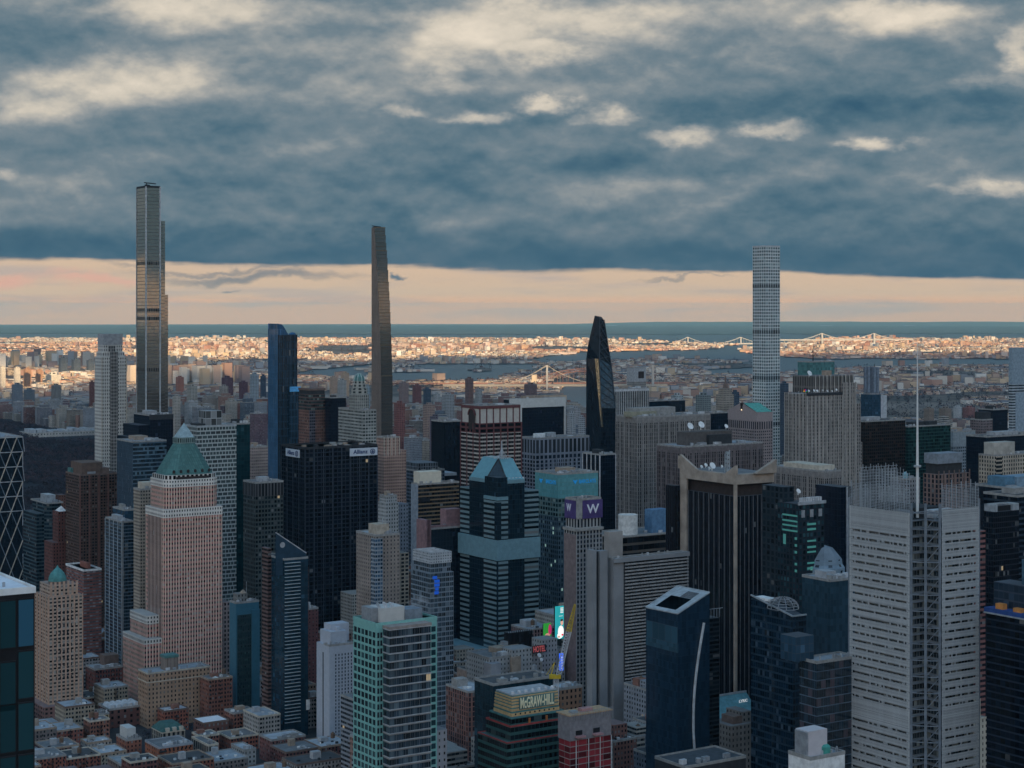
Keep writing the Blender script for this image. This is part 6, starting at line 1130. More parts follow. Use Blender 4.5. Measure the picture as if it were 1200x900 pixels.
t = T('green_capped_white_building', 'white building with bright green top storey and tan side wall', 'building', 541, 549, 571, 787, 1330, a=16); t.wall(fac('white punched wall', (.40,.42,.44), None, (.025,.03,.035), .4, .5), 2.8, 3.4, z1=t.fz(798)); t.wall(fac('bright green wall', (.13,.42,.29), None, (.02,.05,.05), .4, .5), 2.8, 3.4, z0=t.fz(798)+.01); t.box('tan_side', -.3, 0, 0, 16, 0, t.H, flat('tan side wall', (.30,.23,.19))); t.roof(M_ROOF[2], n=3); m = MB().beam((-.6,12,t.fz(845)),(-.6,3,t.fz(870)),1.); m.build('white_flue', M_DUCT, t.root)
t = T('brown_flank_building', 'dark brown narrow building left of the green capped one', 'building', 533, 536, 548, 790, 1380, a=14); t.wall(M_BROWNST); t.roof(n=1)
t = T('white_hotel_block', 'irregular pale hotel block with red roof sign behind the lettered crown', 'hotel', 563, 573, 662, 772, 1270, a=30)
wh_ = fac('pale hotel wall', (.42,.42,.41), None, (.035,.04,.05), .3, .45, BlindP=.15); t.wall(wh_, 3, 3.4); t.roof(M_ROOF[0], n=12); t.box('blank_shaft', t.fx(570), t.fx(582), -6, 4, 0, t.fz(776), flat('stained grey shaft', (.30,.31,.33), scale=.08, var=.2)); t.box('upper_block', t.fx(598), t.fx(622), -2, 12, 0, t.fz(764), wh_, 3, 3.4); t.box('upper_block', t.fx(634), t.fx(652), -1, 12, 0, t.fz(757), wh_, 3, 3.4); t.box('tan_block', t.fx(596), t.fx(606), -5, -2, 0, t.fz(772), M_PENT[2])
sb = t.box('sign_frame', t.fx(621), t.fx(637), -3.4, -3, t.fz(771), t.fz(762), M_DARK); lettering('HOTEL', sb, 'x', t.fx(622), t.fz(770), 4.4, mat_e('red sign letters', (.6,.12,.12), .25), t.fx(636)-t.fx(622), off=3.6, bold=True)
dish(t, t.fx(628), -4, t.fz(774), 1.6); dish(t, t.fx(629.5), -5, t.fz(779), 1.4); t.box('low_plant_block', t.fx(583), t.fx(620), -16, -6, 0, t.fz(790), flat('grey plant block', (.30,.32,.35))); t.box('stub_column', t.fx(611), t.fx(614), -17, -14, t.fz(790), t.fz(780), M_SILV); HERO.append((570, 652, 762, 1270))
t = T('black_rooftop_hoarding', 'big black roof screen standing on the pale hotel block', 'screen', 592, 596, 624, 742, 1300, a=8); t.root.location.z = 0; zz = t.fz(767); t.box('screen', 0, t.b, 0, 6, zz, t.H, fac('black ribbed screen', (.012,.013,.016), None, (.02,.02,.025), .5, 1., BlindP=0), 1, 9); m = MB()
for i in range(12): x = t.b*i/11; m.beam((x,0,t.H),(x,0,t.H+1.2),.3)
m.build('rail', M_SILV, t.root); t.box('ladder_tower', -4, -.5, 0, 5, zz-8, t.H-6, M_STEEL)
for i in (0.15,.85): t.box('support', t.b*i, t.b*i+1, 2, 4, 0, zz, M_DARK)
# billboards and crane
t = T('portrait_billboard', 'bright teal upright screen showing a person in a white shirt', 'billboard', 651, 652.2, 661.3, 711, 1340, a=3); z0_ = t.fz(749); sc_ = t.box('screen', 0, t.b, 0, 2, z0_, t.H, mat_e('teal screen', (.02,.30,.32), .8)); b_ = t.b; h_ = t.H-z0_; m = MB()
def blob(m, cx, cz, rx, rz, y=-.06, n=14): m.quad([(cx+rx*math.cos(2*math.pi*k/n), y, cz+rz*math.sin(2*math.pi*k/n)) for k in range(n)])
blob(m, b_*.55, z0_+h_*.22, b_*.38, h_*.19); blob(m, b_*.4, z0_+h_*.1, b_*.33, h_*.09, -.05); m.build('picture_shirt', mat_e('screen white', (.75,.74,.70), 1.), sc_); m = MB(); blob(m, b_*.68, z0_+h_*.5, b_*.17, h_*.085, -.09); blob(m, b_*.3, z0_+h_*.07, b_*.16, h_*.03, -.1); m.build('picture_face', mat_e('screen skin', (.60,.32,.24), .9), sc_); m = MB(); blob(m, b_*.66, z0_+h_*.575, b_*.17, h_*.035, -.1); m.build('picture_hair', mat_e('screen hair', (.05,.04,.04), .3), sc_)
m = MB(); blob(m, b_*.75, z0_+h_*.12, b_*.14, h_*.03, -.11); m.build('picture_red', mat_e('screen red', (.6,.03,.06), .9), sc_); m = MB()
for k in range(4): m.box(b_*.5, b_*.86, -.1, -.02, z0_+h_*(.80+.045*k), z0_+h_*(.825+.045*k))
m.box(b_*.3, b_*.8, -.1, -.02, z0_+h_*.70, z0_+h_*.71); m.build('picture_bars', mat_e('screen white', (.75,.74,.70), .8), sc_); t.box('support', 1, b_-1, 2, 5, 0, t.H-1, M_DARK)
t = T('green_pink_billboard', 'small glowing green and pink screen left of the portrait billboard', 'billboard', 637, 638, 646, 731, 1330, a=3); z0_ = t.fz(747); sc_ = t.box('screen', 0, t.b, 0, 1.5, z0_, t.H, mat_e('green screen', (.03,.30,.04), .55)); m = MB(); blob(m, t.b*.8, z0_+5.5, t.b*.25, 4.2); m.build('picture_pink', mat_e('screen pink', (.5,.03,.13), .6), sc_); m = MB(); blob(m, t.b*.45, z0_+1.6, t.b*.35, 1.5, -.08); m.build('picture_base', mat_e('screen tan', (.5,.25,.18), .7), sc_); t.box('support', 1, t.b-1, 1.5, 4, 0, t.H-1, M_DARK); t.box('black_base', -2, t.b+2, -1, 2, t.fz(754), z0_-.2, M_BLACK)
t = T('blue_strip_billboard', 'slim glowing blue screen strip behind the crane', 'billboard', 656, 656.6, 660.5, 766, 1290, a=2, b=2.8); z0_ = t.fz(786); sc_ = t.box('screen', 0, t.b, 0, 1.5, z0_, t.H, mat_e('blue screen', (.03,.12,.75), 1.)); t.box('support', .6, t.b-.6, 1.5, 3, 0, t.H-1, M_DARK); m = MB(); 
for k in range(5): m.box(t.b*.3, t.b*.8, -.1, -.02, z0_+2*k+1, z0_+2*k+2)
m.build('picture_bars', mat_e('screen pale blue', (.5,.6,1.), .9), sc_)
cr = tag(empty('tower_crane', (*[(652-X0)/F*1000, 1000], 0)), 'luffing crane with yellow jib tip leaning up to the right', 'crane')
bz = zat(795, 1000); tip = Vector(((674-652)/F*1000, 0, zat(708, 1000))); ft = Vector((1.2, 0, bz+2)); 
def lattice(name, A, B, w0, w1, mat, n, pl=.28):
    m = MB(); D = (B-A); u = D.normalized(); s_ = Vector((0,1,0)); r_ = u.cross(s_).normalized()
    P = lambda k, i: A+D*k/n + (s_*(1 if i in (0,1) else -1)+r_*(1 if i in (1,2) else -1))*((w0+(w1-w0)*k/n)/2)
    for k in range(n):
        for i in range(4): m.beam(P(k,i), P(k+1,i), pl); m.beam(P(k,i), P(k+1,(i+1) % 4), pl*.7); m.beam(P(k,i), P(k,(i+1) % 4), pl*.7)
    return m.build(name, mat, cr)
yl = flat('crane yellow', (.55,.38,.03)); D = tip-ft; lattice('jib', ft, ft+D*.62, 2.6, 2.8, M_DUCT, 16); lattice('jib_tip', ft+D*.62, tip, 2.8, .8, yl, 9); lattice('mast', Vector((0,0,0)), Vector((0,0,bz)), 2.4, 2.4, M_DUCT, 40, .3)
MB().box(-4, 2.5, -1.5, 1.5, bz, bz+2.2).build('cab', yl, cr); MB().beam((-3,0,bz+2),(-1,0,bz+9),.5).beam((-5.5,0,bz+2),(-1,0,bz+9),.3).build('a_frame', yl, cr); MB().beam((-1,0,bz+9),tuple(tip),.12).build('stay_cable', M_DARK, cr)

# larger low blocks in the left foreground
def brickf(n, c, **k): return fac(n, c, None, (.03,.03,.035), .36, .5, BlindP=.3, Blind=(.26,.27,.27,1), Dirt=.25, **k)
t = T('vent_roof_building', 'low building with a cluster of white roof vents at the bottom edge', 'building', 92, 147, 176, 900, 1221, a=34); t.wall(brickf('grey brown brick', (.2,.15,.13))); t.roof(flat('blue grey membrane', (.26,.29,.31), scale=.2), n=2, pent=False)
for i in range(11): MB().lathe(t.b*(.1+.07*i), 6+(i*5 % 13), [(.5,t.H),(.5,t.H+1.1),(1.,t.H+1.3),(.8,t.H+2.1),(0,t.H+2.5)], 10).build('roof_vent', M_WHITE, t.root)
t = T('orange_brick_apartments', 'orange red brick apartments with balconies at the bottom edge left', 'apartment block', 150, 186, 226, 877, 1270, a=26); t.wall(brickf('orange red brick', (.33,.125,.07)), 3.2, 3.2); t.roof(M_ROOF[0], n=6, pent=False, par=M_ROOF[1]); t.panes('x', 1, t.b-1, t.H-17, t.H-1, 8, 5, .38, .5, w_glass, off=.1)
for k in range(5): t.box('balcony', t.b*.02, t.b*.2, -1.3, -.02, t.H-3.4*k-3, t.H-3.4*k-1.9, M_DARK)
t = T('white_plant_house_block', 'brick block with big white plant house on its roof in the left foreground', 'building', 113, 148, 166, 868, 1298, a=20); t.wall(brickf('orange brown brick', (.30,.12,.08)), 3.2, 3.2); t.box('white_plant_house', 2, t.b-3, 4, 18, t.H, t.H+8, flat('off white render', (.50,.50,.48), var=.06)); t.box('plant_door', t.b*.6, t.b*.7, 3.9, 4.02, t.H, t.H+3, M_DARK); t.roof(M_ROOF[0], n=5, pent=False)
t = T('green_roof_school', 'stone school with green hipped roof in the left foreground', 'school', 168, 190, 217, 858, 1322, a=20); t.wall(fac('school stone', (.34,.31,.26), (.2,.19,.17), (.05,.06,.065), .5, .75), 3.6, 5, z1=t.H); MB().prism([(-.5,-.5),(t.b+.5,-.5),(t.b+.5,20.5),(-.5,20.5)], t.H, t.H+5, 3, 3, poly1=[(4,4),(t.b-4,4),(t.b-4,16),(4,16)]).build('hipped_roof', flat('dark green roof', (.05,.12,.11)), t.root); t.bands('cornice', [t.H-1], .8, .4, M_CREAM, y1=20)
for k in range(3): t.box('roof_dormer', t.b*(.15+.3*k), t.b*(.15+.3*k)+3, -.7, 1.5, t.H, t.H+2.6, M_CREAM)
t = T('stone_school_wing', 'long stone wing with tall windows right of the green roofed school', 'school', 217, 244, 256, 874, 1283, a=30); t.wall(fac('school wing stone', (.33,.30,.26), (.19,.18,.16), (.05,.06,.065), .55, .8), 3.6, 5.4); t.roof(M_ROOF[0], n=6, pent=False, par=M_CREAM)
t = T('yellow_brick_block', 'narrow yellow brick block with black roof in the left foreground', 'building', 103, 113, 128, 838, 1375, a=16); t.wall(brickf('yellow brick', (.42,.31,.17)), 3.4, 3.4); t.box('side_wall', -.15, .02, 0, 18, 0, t.H, M_BROWNST); t.roof(M_ROOF[2], n=5, pent=False)
t = T('dark_brick_depot', 'long dark brick depot with pale skylights in the left foreground', 'depot', 120, 128, 165, 832, 1400, a=24); t.wall(brickf('dark brick', (.15,.075,.065)), 5, 4.5); t.roof(M_ROOF[0], n=0, pent=False)
for k in range(5): MB().prism([(t.b*(.06+.19*k),4),(t.b*(.06+.19*k)+4.5,4),(t.b*(.06+.19*k)+4.5,20),(t.b*(.06+.19*k),20)], t.H, t.H+2.6, poly1=[(t.b*(.06+.19*k)+2,4),(t.b*(.06+.19*k)+4.5,4),(t.b*(.06+.19*k)+4.5,20),(t.b*(.06+.19*k)+2,20)]).build('skylight', M_DUCT, t.root)
t = T('red_brick_block', 'dark red brick block with gridded windows right of the green dome tower', 'building', 99, 111, 144, 785, 1500, a=22); t.wall(fac('dark red grid brick', (.18,.065,.055), None, (.10,.11,.12), .5, .5, BlindP=.4), 3.4, 3.4); t.box('upper_storeys', t.b*.5, t.b, 10, 22, t.H, t.H+9, M_BROWNST); t.roof(M_ROOF[1], n=5, pent=False); t.panes('x', 2, t.b-2, t.H-22, t.H-1, 9, 6, .4, .5, w_glass, off=.1)
t = T('white_flat_roof_store', 'dark brick block with bright white flat roof below the blue slab hotel', 'building', 228, 238, 268, 848, 1350, a=18); t.wall(brickf('brown brick store', (.18,.09,.075)), 3.4, 3.6); t.box('white_roof', .5, t.b-.5, .5, 19.5, t.H-.2, t.H+.2, flat('bright white roof', (.75,.76,.78), var=.06)); t.parapet(M_BROWNST, .8, .4, y1=20)
t = T('fire_stair_tenement', 'plum red tenement with black fire stairs right foreground of the low blocks', 'apartment block', 303, 318, 358, 868, 1292, a=20); t.wall(brickf('plum tenement brick', (.22,.10,.09)), 3., 3.2); t.roof(M_ROOF[3], n=4, pent=False); m = MB()
for j in range(4):
    fx_ = t.b*(.1+.24*j)
    for k in range(5): z = t.H-3.2*k-3; m.box(fx_, fx_+3.2, -1.1, -.05, z, z+.12); m.beam((fx_,-1.1,z+1),(fx_+3.2,-1.1,z+1),.1); m.beam((fx_+.2,-.6,z),(fx_+3.,-.6,z-3.2),.2)
m.build('fire_stair', M_BLACK, t.root); t.panes('x', 1, t.b-1, t.H-17, t.H-1, 12, 5, .4, .5, w_glass, off=.1)
t = T('bare_tree_courtyard_house', 'white grey tenement with pale roof left of the plum tenement', 'apartment block', 252, 286, 300, 880, 1262, a=22); t.wall(brickf('white grey brick', (.40,.39,.37)), 3., 3.2); t.roof(M_ROOF[3], n=6, pent=False)
# ============================================================ bridges
def far_root(name, label, cat, px, d): x = (px-X0)/F*d; return tag(empty(name, (x, d, gz(x, d))), label, cat)
def bridge(name, label, d, tws, ytop, ybase, ydeck, x_l, x_r, matT, matD, tw=7., sag=.82, dk=6., slope=0., wide=30.):
    r = far_root(name, label, 'bridge', (x_l+x_r)/2, d); ox, oy, oz = r.location
    L = lambda px, py, dy=0: ((px-X0)/F*d-ox, dy, zat(py, d)-oz)
    zd = lambda px: L(px, ydeck+slope*(px-tws[0]))[2]
    MB().beam((L(x_l,0)[0],0,zd(x_l)), (L(x_r,0)[0],0,zd(x_r)), wide, dk).build('deck', matD, r)
    m = MB(); n = int((x_r-x_l)/7)
    for i in range(n+1):
        px = x_l+(x_r-x_l)*i/n
        if tws[0]-4 < px < tws[-1]+4: continue
        m.beam((L(px,0)[0],0,zd(px)), (L(px,0)[0],0,L(px,ybase)[2]), 5.)
    if m.f: m.build('approach_piers', matD, r)
    for px in tws:
        m = MB(); x = L(px,0)[0]; zt = L(px,ytop)[2]; zb = L(px,ybase)[2]
        for s in (-1, 1): m.beam((x,s*wide*.5,zb),(x,s*wide*.5,zt), tw)
        m.beam((x,-wide*.5,zt-tw*.6),(x,wide*.5,zt-tw*.6), tw*.8, tw); m.beam((x,-wide*.5,zd(px)+tw),(x,wide*.5,zd(px)+tw), tw*.8, tw*.7)
        m.build('bridge_tower', matT, r)
    m = MB(); hs = MB(); cw = max(1.6, d*.00022)
    def curve(xa, za, xb, zb, mid, n=16):
        P = [((xa+(xb-xa)*k/n), (za+(zb-za)*k/n) - mid*4*(k/n)*(1-k/n)) for k in range(n+1)]
        for (a, b_), (c, e) in zip(P, P[1:]):
            for s in (-1, 1): m.beam((a,s*wide*.45,b_),(c,s*wide*.45,e), cw)
            hs.beam((a,-wide*.45,b_),(a,-wide*.45,zd(0) if False else min(b_, zdl(a))), cw*.4)
    zdl = lambda x: zd((x+ox)/d*F+X0)
    zt = L(0,ytop)[2]
    if len(tws) > 1:
        for a, b_ in zip(tws, tws[1:]): curve(L(a,0)[0], zt, L(b_,0)[0], zt, (zt-zd(a))*sag)
    half = (tws[1]-tws[0])*.42 if len(tws) > 1 else 100
    curve(L(tws[0]-half,0)[0], zd(tws[0]-half), L(tws[0],0)[0], zt, (zt-zd(tws[0]))*.12, 8); curve(L(tws[-1],0)[0], zt, L(tws[-1]+half,0)[0], zd(tws[-1]+half), (zt-zd(tws[-1]))*.12, 8)
    m.build('main_cable', matD, r); hs.build('hangers', matD, r); return r
pal = flat('pale bridge paint', (.40,.39,.37), var=.05); rst = flat('rust red bridge steel', (.26,.14,.11), var=.1)
bridge('suspension_bridge', 'pale two towered suspension bridge far right near the horizon', 16500, (963,1024), 390.5, 404, 398.2, 912, 1070, pal, pal, 16, .85, 12., -.004, 40)
bridge('suspension_bridge', 'pale suspension bridge far away just left of the gridded white tower', 17000, (806,868), 395, 410, 403.5, 772, 940, pal, pal, 12, .85, 12., -.012, 40)
bridge('suspension_bridge', 'nearer pale suspension bridge crossing the river left of the dark faceted tower', 7000, (641,765), 428, 461, 451.5, 520, 905, pal, flat('cream bridge deck', (.42,.37,.30), var=.05), 7.5, .9, 8., 0., 26)
r = far_root('arch_bridge', 'red steel arch railway bridge behind the nearer suspension bridge', 'bridge', 675, 7600); ox, oy, oz = r.location; dA = 7600
L = lambda px, py, y=0: ((px-X0)/F*dA-ox, y, zat(py, dA)-oz)
MB().beam(L(440,449.5), L(1005,448), 20, 6).build('deck', rst, r); m = MB(); n = 18
for k in range(n):
    f = lambda k, up: L(628+ (742-628)*k/n, (451-16*4*(k/n)*(1-k/n)) if not up else (444.5-12.5*4*(k/n)*(1-k/n)))
    for s in (-9, 9):
        A, B, Cc, D_ = [tuple((q[0], s, q[2])) for q in (f(k,0), f(k+1,0), f(k,1), f(k+1,1))]
        m.beam(A, B, 2.4); m.beam(Cc, D_, 2.4); m.beam(A, Cc, 1.2); m.beam(A, D_, 1.2)
    a_ = f(k,0); m.beam((a_[0],0,a_[2]), (a_[0],0,L(0,449)[2]), 1.3)
m.build('steel_arch', rst, r)
for px in (626,744): q = L(px,0); MB().box(q[0]-11, q[0]+11, -14, 14, L(0,458)[2], L(0,439)[2]).build('stone_pier', flat('buff stone pier', (.62,.50,.36), var=.08), r)
m = MB()
for i in range(58):
    px = 442+9.7*i
    if 622 < px < 748: continue
    m.beam(L(px,450), L(px,458), 4.5)
m.build('viaduct_piers', flat('buff stone pier', (.62,.50,.36), var=.08), r)
# ============================================================ far single towers that can be told apart
far_fac = fac('far masonry', (.3,.3,.3), None, (.05,.05,.055), .5, .5, src='object', BlindP=.15, Dirt=.1)
def far_tower(label, xl, xr, yt, d, col, cat='apartment tower', cap=0, group=None, mat=None):
    w_ = (xr-xl)/F*d; t = T('apartment_tower', label, cat, xl+ (xr-xl)*.35, xl+(xr-xl)*.4, xr, yt, d, a=w_*.6, b=w_*.6, group=group)
    q = t.wall(mat or far_fac, 4, 3.4, z0=-20); q.color = (*col, 1); q = t.box('penthouse', t.b*.25, t.b*.7, t.a*.2, t.a*.7, t.H, t.H+max(4, w_*.12)+cap, mat or far_fac, 40, 40); q.color = (*col, 1)
    return t
WH = (.72,.66,.56); OB = (.46,.27,.18); GB = (.20,.23,.27); DR = (.17,.07,.06); MR = (.13,.07,.09); NV = (.06,.09,.13); CRM = (.45,.42,.37); TN = (.33,.27,.22)
for a_ in [
 ('cream sunlit tower touching the left picture edge',-2,6.5,429,6800,WH), ('white sunlit tower second from the left picture edge',14,24,430,6800,WH), ('orange brick sunlit slab right of the white far tower',25,37,431,7000,OB), ('broad orange sunlit slab with flat top near the left edge',40,50,432,7200,OB),
 ('low white sunlit block left of the limestone tower',48,72,438,7400,WH), ('pale grey slab with flat top above the park',10,27,450,5600,GB), ('dark sided grey slab above the park',24,41,456,5400,(.16,.19,.22)), ('grey tower with small turret on top above the park',57,72,451,5300,(.24,.24,.23)),
 ('dark maroon far tower touching the limestone tower',103,111,447,5000,DR), ('dark far slab, left one of the three at the sunlit plain',66,79,418.5,8600,(.10,.13,.17)), ('dark far slab, middle one of the three at the sunlit plain',81,95,420,8600,(.10,.13,.17)), ('dark far slab, right one of the three at the sunlit plain',99,111,421,8600,(.10,.13,.17)),
 ('red brown sunlit tower right of the tallest tower',204,216,441,6400,(.40,.17,.12)), ('cream grey tower with stepped cap right of the tallest tower',216,232,452,4300,(.38,.37,.33)), ('narrow pale block right of the tallest tower base',200,212,464,4100,CRM), ('tall dark maroon tower left of the curved blue tower',257,274,442,5200,MR),
 ('maroon tower with pointed cap left of the curved blue tower',278,291,447,5000,MR), ('pale blue grey tower with fine windows left of the curved blue tower',291,304,438,4200,(.30,.36,.40)), ('navy slab squeezed against the curved blue tower',304,312,440,4300,NV), ('banded beige block below the dark maroon tower',255,268,452,4700,(.34,.31,.28)),
 ('peach sunlit tower left of the domed tower',385,396,441,5600,(.48,.35,.26)), ('pale tower with pointed crown left of the domed tower',394,407,445,4700,(.38,.39,.38)), ('peach sunlit slab behind the domed tower',398,410,436,6200,(.55,.40,.28)), ('pale blue tower right of the domed tower',427,434,452,3900,(.30,.38,.42)),
 ('maroon brick tower right of the slender tower',482,495,451,5200,(.20,.09,.09)), ('navy tower right of the maroon brick one',495,506,455,4900,NV), ('mauve pink tower with step right of the slender tower',466,480,448,5400,(.27,.20,.19)), ('pale stone tower with flat roof left of the arched maroon tower',516,534,462,4000,(.32,.34,.35)),
 ('slim white sided tower beside the navy tower',507,517,461,4300,(.40,.42,.42)), ('brown tower with dark centre stripe above the arched maroon tower',544,556,443,4300,(.20,.13,.12)), ('grey block right of the striped brown tower',556,566,456,4200,(.33,.35,.35)), ('sunlit cream blank block left of the nearer suspension bridge',566,584,455,6700,(.62,.50,.38)),
 ('brown block with twin peaks above the white framed slab',613,631,450,5000,(.19,.13,.13)), ('red brick slab with teal roof right of the slender tower',460,476,472,3300,(.26,.11,.10)), ('peach stone tower with rounded top right of the slender tower',494,511,474,3500,(.36,.26,.22)), ('purple grey slab below the rounded peach tower',502,518,488,3200,(.15,.13,.16)),
 ('white tower block left of the dark faceted tower',664,676,484,3100,(.42,.44,.45)), ('pale slab hard against the dark faceted tower',677,687,489,3000,(.38,.41,.43)), ('white stepped tower behind the white framed slab right end',668,682,478,3600,(.36,.37,.38)),
 ('pale banded tower with stepped crown right of the striped white tower',815,836,463,2900,(.22,.26,.26)), ('navy block right of the pointed cream tower',856,868,459,3400,NV), ('white ribbed box on the long black roof left of the gridded tower',786,803,463,3000,(.40,.45,.46)), ('navy tower left of the grooved skyscraper',914,926,449,3300,NV),
 ('brown and blue striped tower, left of the twin pair in the far borough',1083,1097,478,4700,(.27,.22,.18)), ('brown and blue striped tower, right of the twin pair in the far borough',1101,1118,478,4700,(.27,.22,.18)), ('white low slab right of the striped twin towers',1118,1129,476,5200,(.50,.52,.53)), ('long pink brick slab right of the white low slab',1129,1146,477,5200,(.30,.14,.13)), ('second long pink brick slab nearer the black box tower',1146,1159,478,5200,(.28,.15,.15)),
 ('beige sunlit tower in the far plain right of the spire',1146,1156,452,7600,(.42,.33,.24)), ('pale sunlit block left of the spire in the far plain',1040,1049,452,7000,(.45,.36,.28))]:
    far_tower(*a_)
t = T('pointed_cream_tower', 'ornate cream tower with stepped shoulders and thin dark finial left of the gridded tower', 'skyscraper', 843, 848, 860, 462, 2750, a=18); cw_ = fac('ornate cream', (.36,.32,.27), None, (.05,.05,.05), .4, .5); t.wall(cw_, 3, 3.6); t.box('upper_storeys', 2, t.b-2, 2, 15, t.H, t.fz(455), cw_, 3, 3.6); MB().lathe(t.b/2, 8, [(4,t.fz(455)),(3.4,t.fz(450)),(1.4,t.fz(449)),(1.,t.fz(441)),(0,t.fz(439))], 8).build('finial', M_BROWNST, t.root)
t = T('striped_white_tower', 'white marble tower with black upright stripes right of the dark faceted tower', 'skyscraper', 720, 722, 760.5, 456, 2420, a=30); t.wall(fac('marble stripes', (.50,.50,.48), (.06,.06,.065), (.02,.025,.03), .58, .8, BlindP=0), 3.2, 3.9); t.box('top_band', -.2, t.b+.2, -.2, 30, t.H-3, t.H, M_DUCT); t.roof(n=2)
t = T('windowed_crown_slab', 'tall beige slab with square dark opening near its top behind the striped white tower', 'tower', 740.5, 743, 757, 431, 2950, a=20); t.wall(fac('beige slab grid', (.32,.31,.29), None, (.05,.06,.07), .35, .6), 2.6, 3.3, z1=t.fz(447)); t.wall(M_PENT[1], z0=t.fz(447)+.01); t.box('square_opening', t.fx(748), t.fx(754.5), -.4, .02, t.fz(443), t.fz(435), M_COPDK); t.roof(n=0, pent=False)
t = T('long_black_roof_block', 'long low black block right of the striped white tower', 'office block', 758, 761, 803, 470, 2600, a=25); t.wall(gl_dark, 3, 4); t.roof(M_ROOF[2], n=3, pent=False)
t = T('black_glass_midblock', 'black glass block between the dish roofed slab and the gabled granite tower', 'office block', 830, 833, 853, 484, 2250, a=25); t.wall(gl_dark, 3, 4); t.roof(M_ROOF[2], n=2, pent=False)
t = T('museum_building', 'long low pale museum of many roofs at the edge of the park', 'museum', 28, 36, 142, 503.5, 4500, a=90); mu = fac('museum stone', (.42,.41,.38), None, (.1,.1,.1), .3, .4); t.wall(mu, 8, 8, z1=t.H*.7)
r_ = random.Random(12)
for i in range(16): x = t.b*(.02+.06*i); t.box('roof_block', x, x+t.b*.05, r_.uniform(0,20), r_.uniform(30,85), t.H*.7, t.H*r_.uniform(.8,1.15), r_.choice((M_ROOF[1], M_ROOF[3], M_CONC, M_SILV, M_PENT[1])))
# ============================================================ city lots
def cv(x, y): return C_*x+S_*y, -S_*x+C_*y           # across town, up town
def xy(c, v): return C_*c-S_*v, S_*c+C_*v
PARK = (650, 1640, 2190, 6200)
CAPX = [(-50,650),(60,650),(165,640),(185,600),(300,600),(310,640),(430,650),(470,600),(540,630),(620,600),(700,560),(790,560),(900,600),(1000,620),(1140,625),(1250,640)]
def cap(px):
    for (a, ya), (b_, yb) in zip(CAPX, CAPX[1:]):
        if a <= px <= b_: return ya+(yb-ya)*(px-a)/(b_-a)
    return 620
foot = []
for o in bpy.data.objects:
    if o.type == 'EMPTY' and o.parent is None and 'label' in o:
        w_ = [c for c in o.children if c.type == 'MESH']
        if not w_: continue
        xsv = [v for c in w_ for v in ((c.location.x+c.bound_box[0][0]), (c.location.x+c.bound_box[6][0]))]; ysv = [v for c in w_ for v in ((c.location.y+c.bound_box[0][1]), (c.location.y+c.bound_box[6][1]))]
        foot.append((o.location.x, o.location.y, o.rotation_euler.z, min(xsv), max(xsv), min(ysv), max(ysv)))
def free(x, y, pad):
    for (fx_, fy_, th, x0, x1, y0, y1) in foot:
        dx_, dy_ = x-fx_, y-fy_
        if abs(dx_)+abs(dy_) > 420: continue
        c, s = math.cos(th), math.sin(th); lx, ly = dx_*c+dy_*s, -dx_*s+dy_*c
        if x0-pad < lx < x1+pad and y0-pad < ly < y1+pad: return False
    return True
PALU = [(.36,.34,.31),(.30,.27,.24),(.42,.39,.34),(.24,.12,.10),(.33,.20,.16),(.20,.20,.22),(.28,.30,.33),(.46,.43,.38),(.26,.16,.15),(.18,.12,.14),(.38,.33,.27),(.14,.17,.21),(.40,.42,.43)]
PALL = [(.24,.085,.06),(.30,.11,.075),(.27,.12,.09),(.26,.10,.075),(.30,.14,.10),(.20,.09,.08),(.40,.34,.26),(.42,.40,.37),(.22,.19,.18),(.33,.22,.16),(.17,.075,.07),(.45,.42,.40),(.28,.12,.09)]
lots = []; R = random.Random(21)
def add_lot(c, v, w_, dep, h, pal_, kind):
    x, y = xy(c, v)
    if y < 900: return
    px = px_of(x, y)
    if not (-260 < px < 1460): return
    pad = 6+max(w_, dep)*.5
    if not free(x, y, pad if kind != 'low' else max(w_, dep)*.42):
        if kind != 'low': return
        w_, dep = w_*.55, dep*.6
        if not free(x, y, max(w_, dep)*.5): return
    z = h+gz(x, y); yt = py_of(y, z)
    lots.append(dict(x=x, y=y, w=w_, d=dep, h=h, px=px, yt=yt, wpx=(w_*.8+dep*.6)*F/y, col=R.choice(pal_), kind=kind, dark=R.random()))
v = 250
bi = 0
while v < 6600:                                      # blocks between cross streets are 80 m apart
    for half in (0, 1):
        vv = v+12+half*31
        c = 100
        while c < 2745:
            w_ = R.uniform(14, 26) if v < 900 else R.uniform(18, 38); dep = R.uniform(22, 28)
            cc = c+w_/2
            ave = (cc % 245) < 24
            x, y = xy(cc, vv+dep/2)
            if not ave and y > 900:
                inpark = PARK[0]-20 < cc < PARK[1] and PARK[2] < vv < PARK[3]
                if not inpark:
                    px = px_of(x, y); low = px < 420 and y < 1900
                    if low: 
                        h = R.choice((13,15,16,18,19,22,26)) 
                        if R.random() < .06: h = R.uniform(28, 40)
                        add_lot(cc, vv+dep/2, w_-.4, dep, h, PALL, 'low')
                    elif y < 2350:
                        h = R.uniform(22, 95); zc = zat(cap(px)+R.uniform(0,25), y); 
                        if h > zc: h = max(12, zc) if zc > 12 else 12
                        if y < 1150: h = min(h, 60)
                        add_lot(cc, vv+dep/2, w_-.4, dep, h, PALU, 'mid')
                    else:
                        h = R.uniform(18, 62) if R.random() > .3 else R.uniform(70, 118); zc = zat((467 if px < 125 else 457 if px < 330 else 460)+R.uniform(0,18), y)
                        if h > zc: h = max(15, zc-R.uniform(0, 30))
                        add_lot(cc, vv+dep/2, w_-.6, dep, h, PALU, 'up')
            c += w_
    v += 80
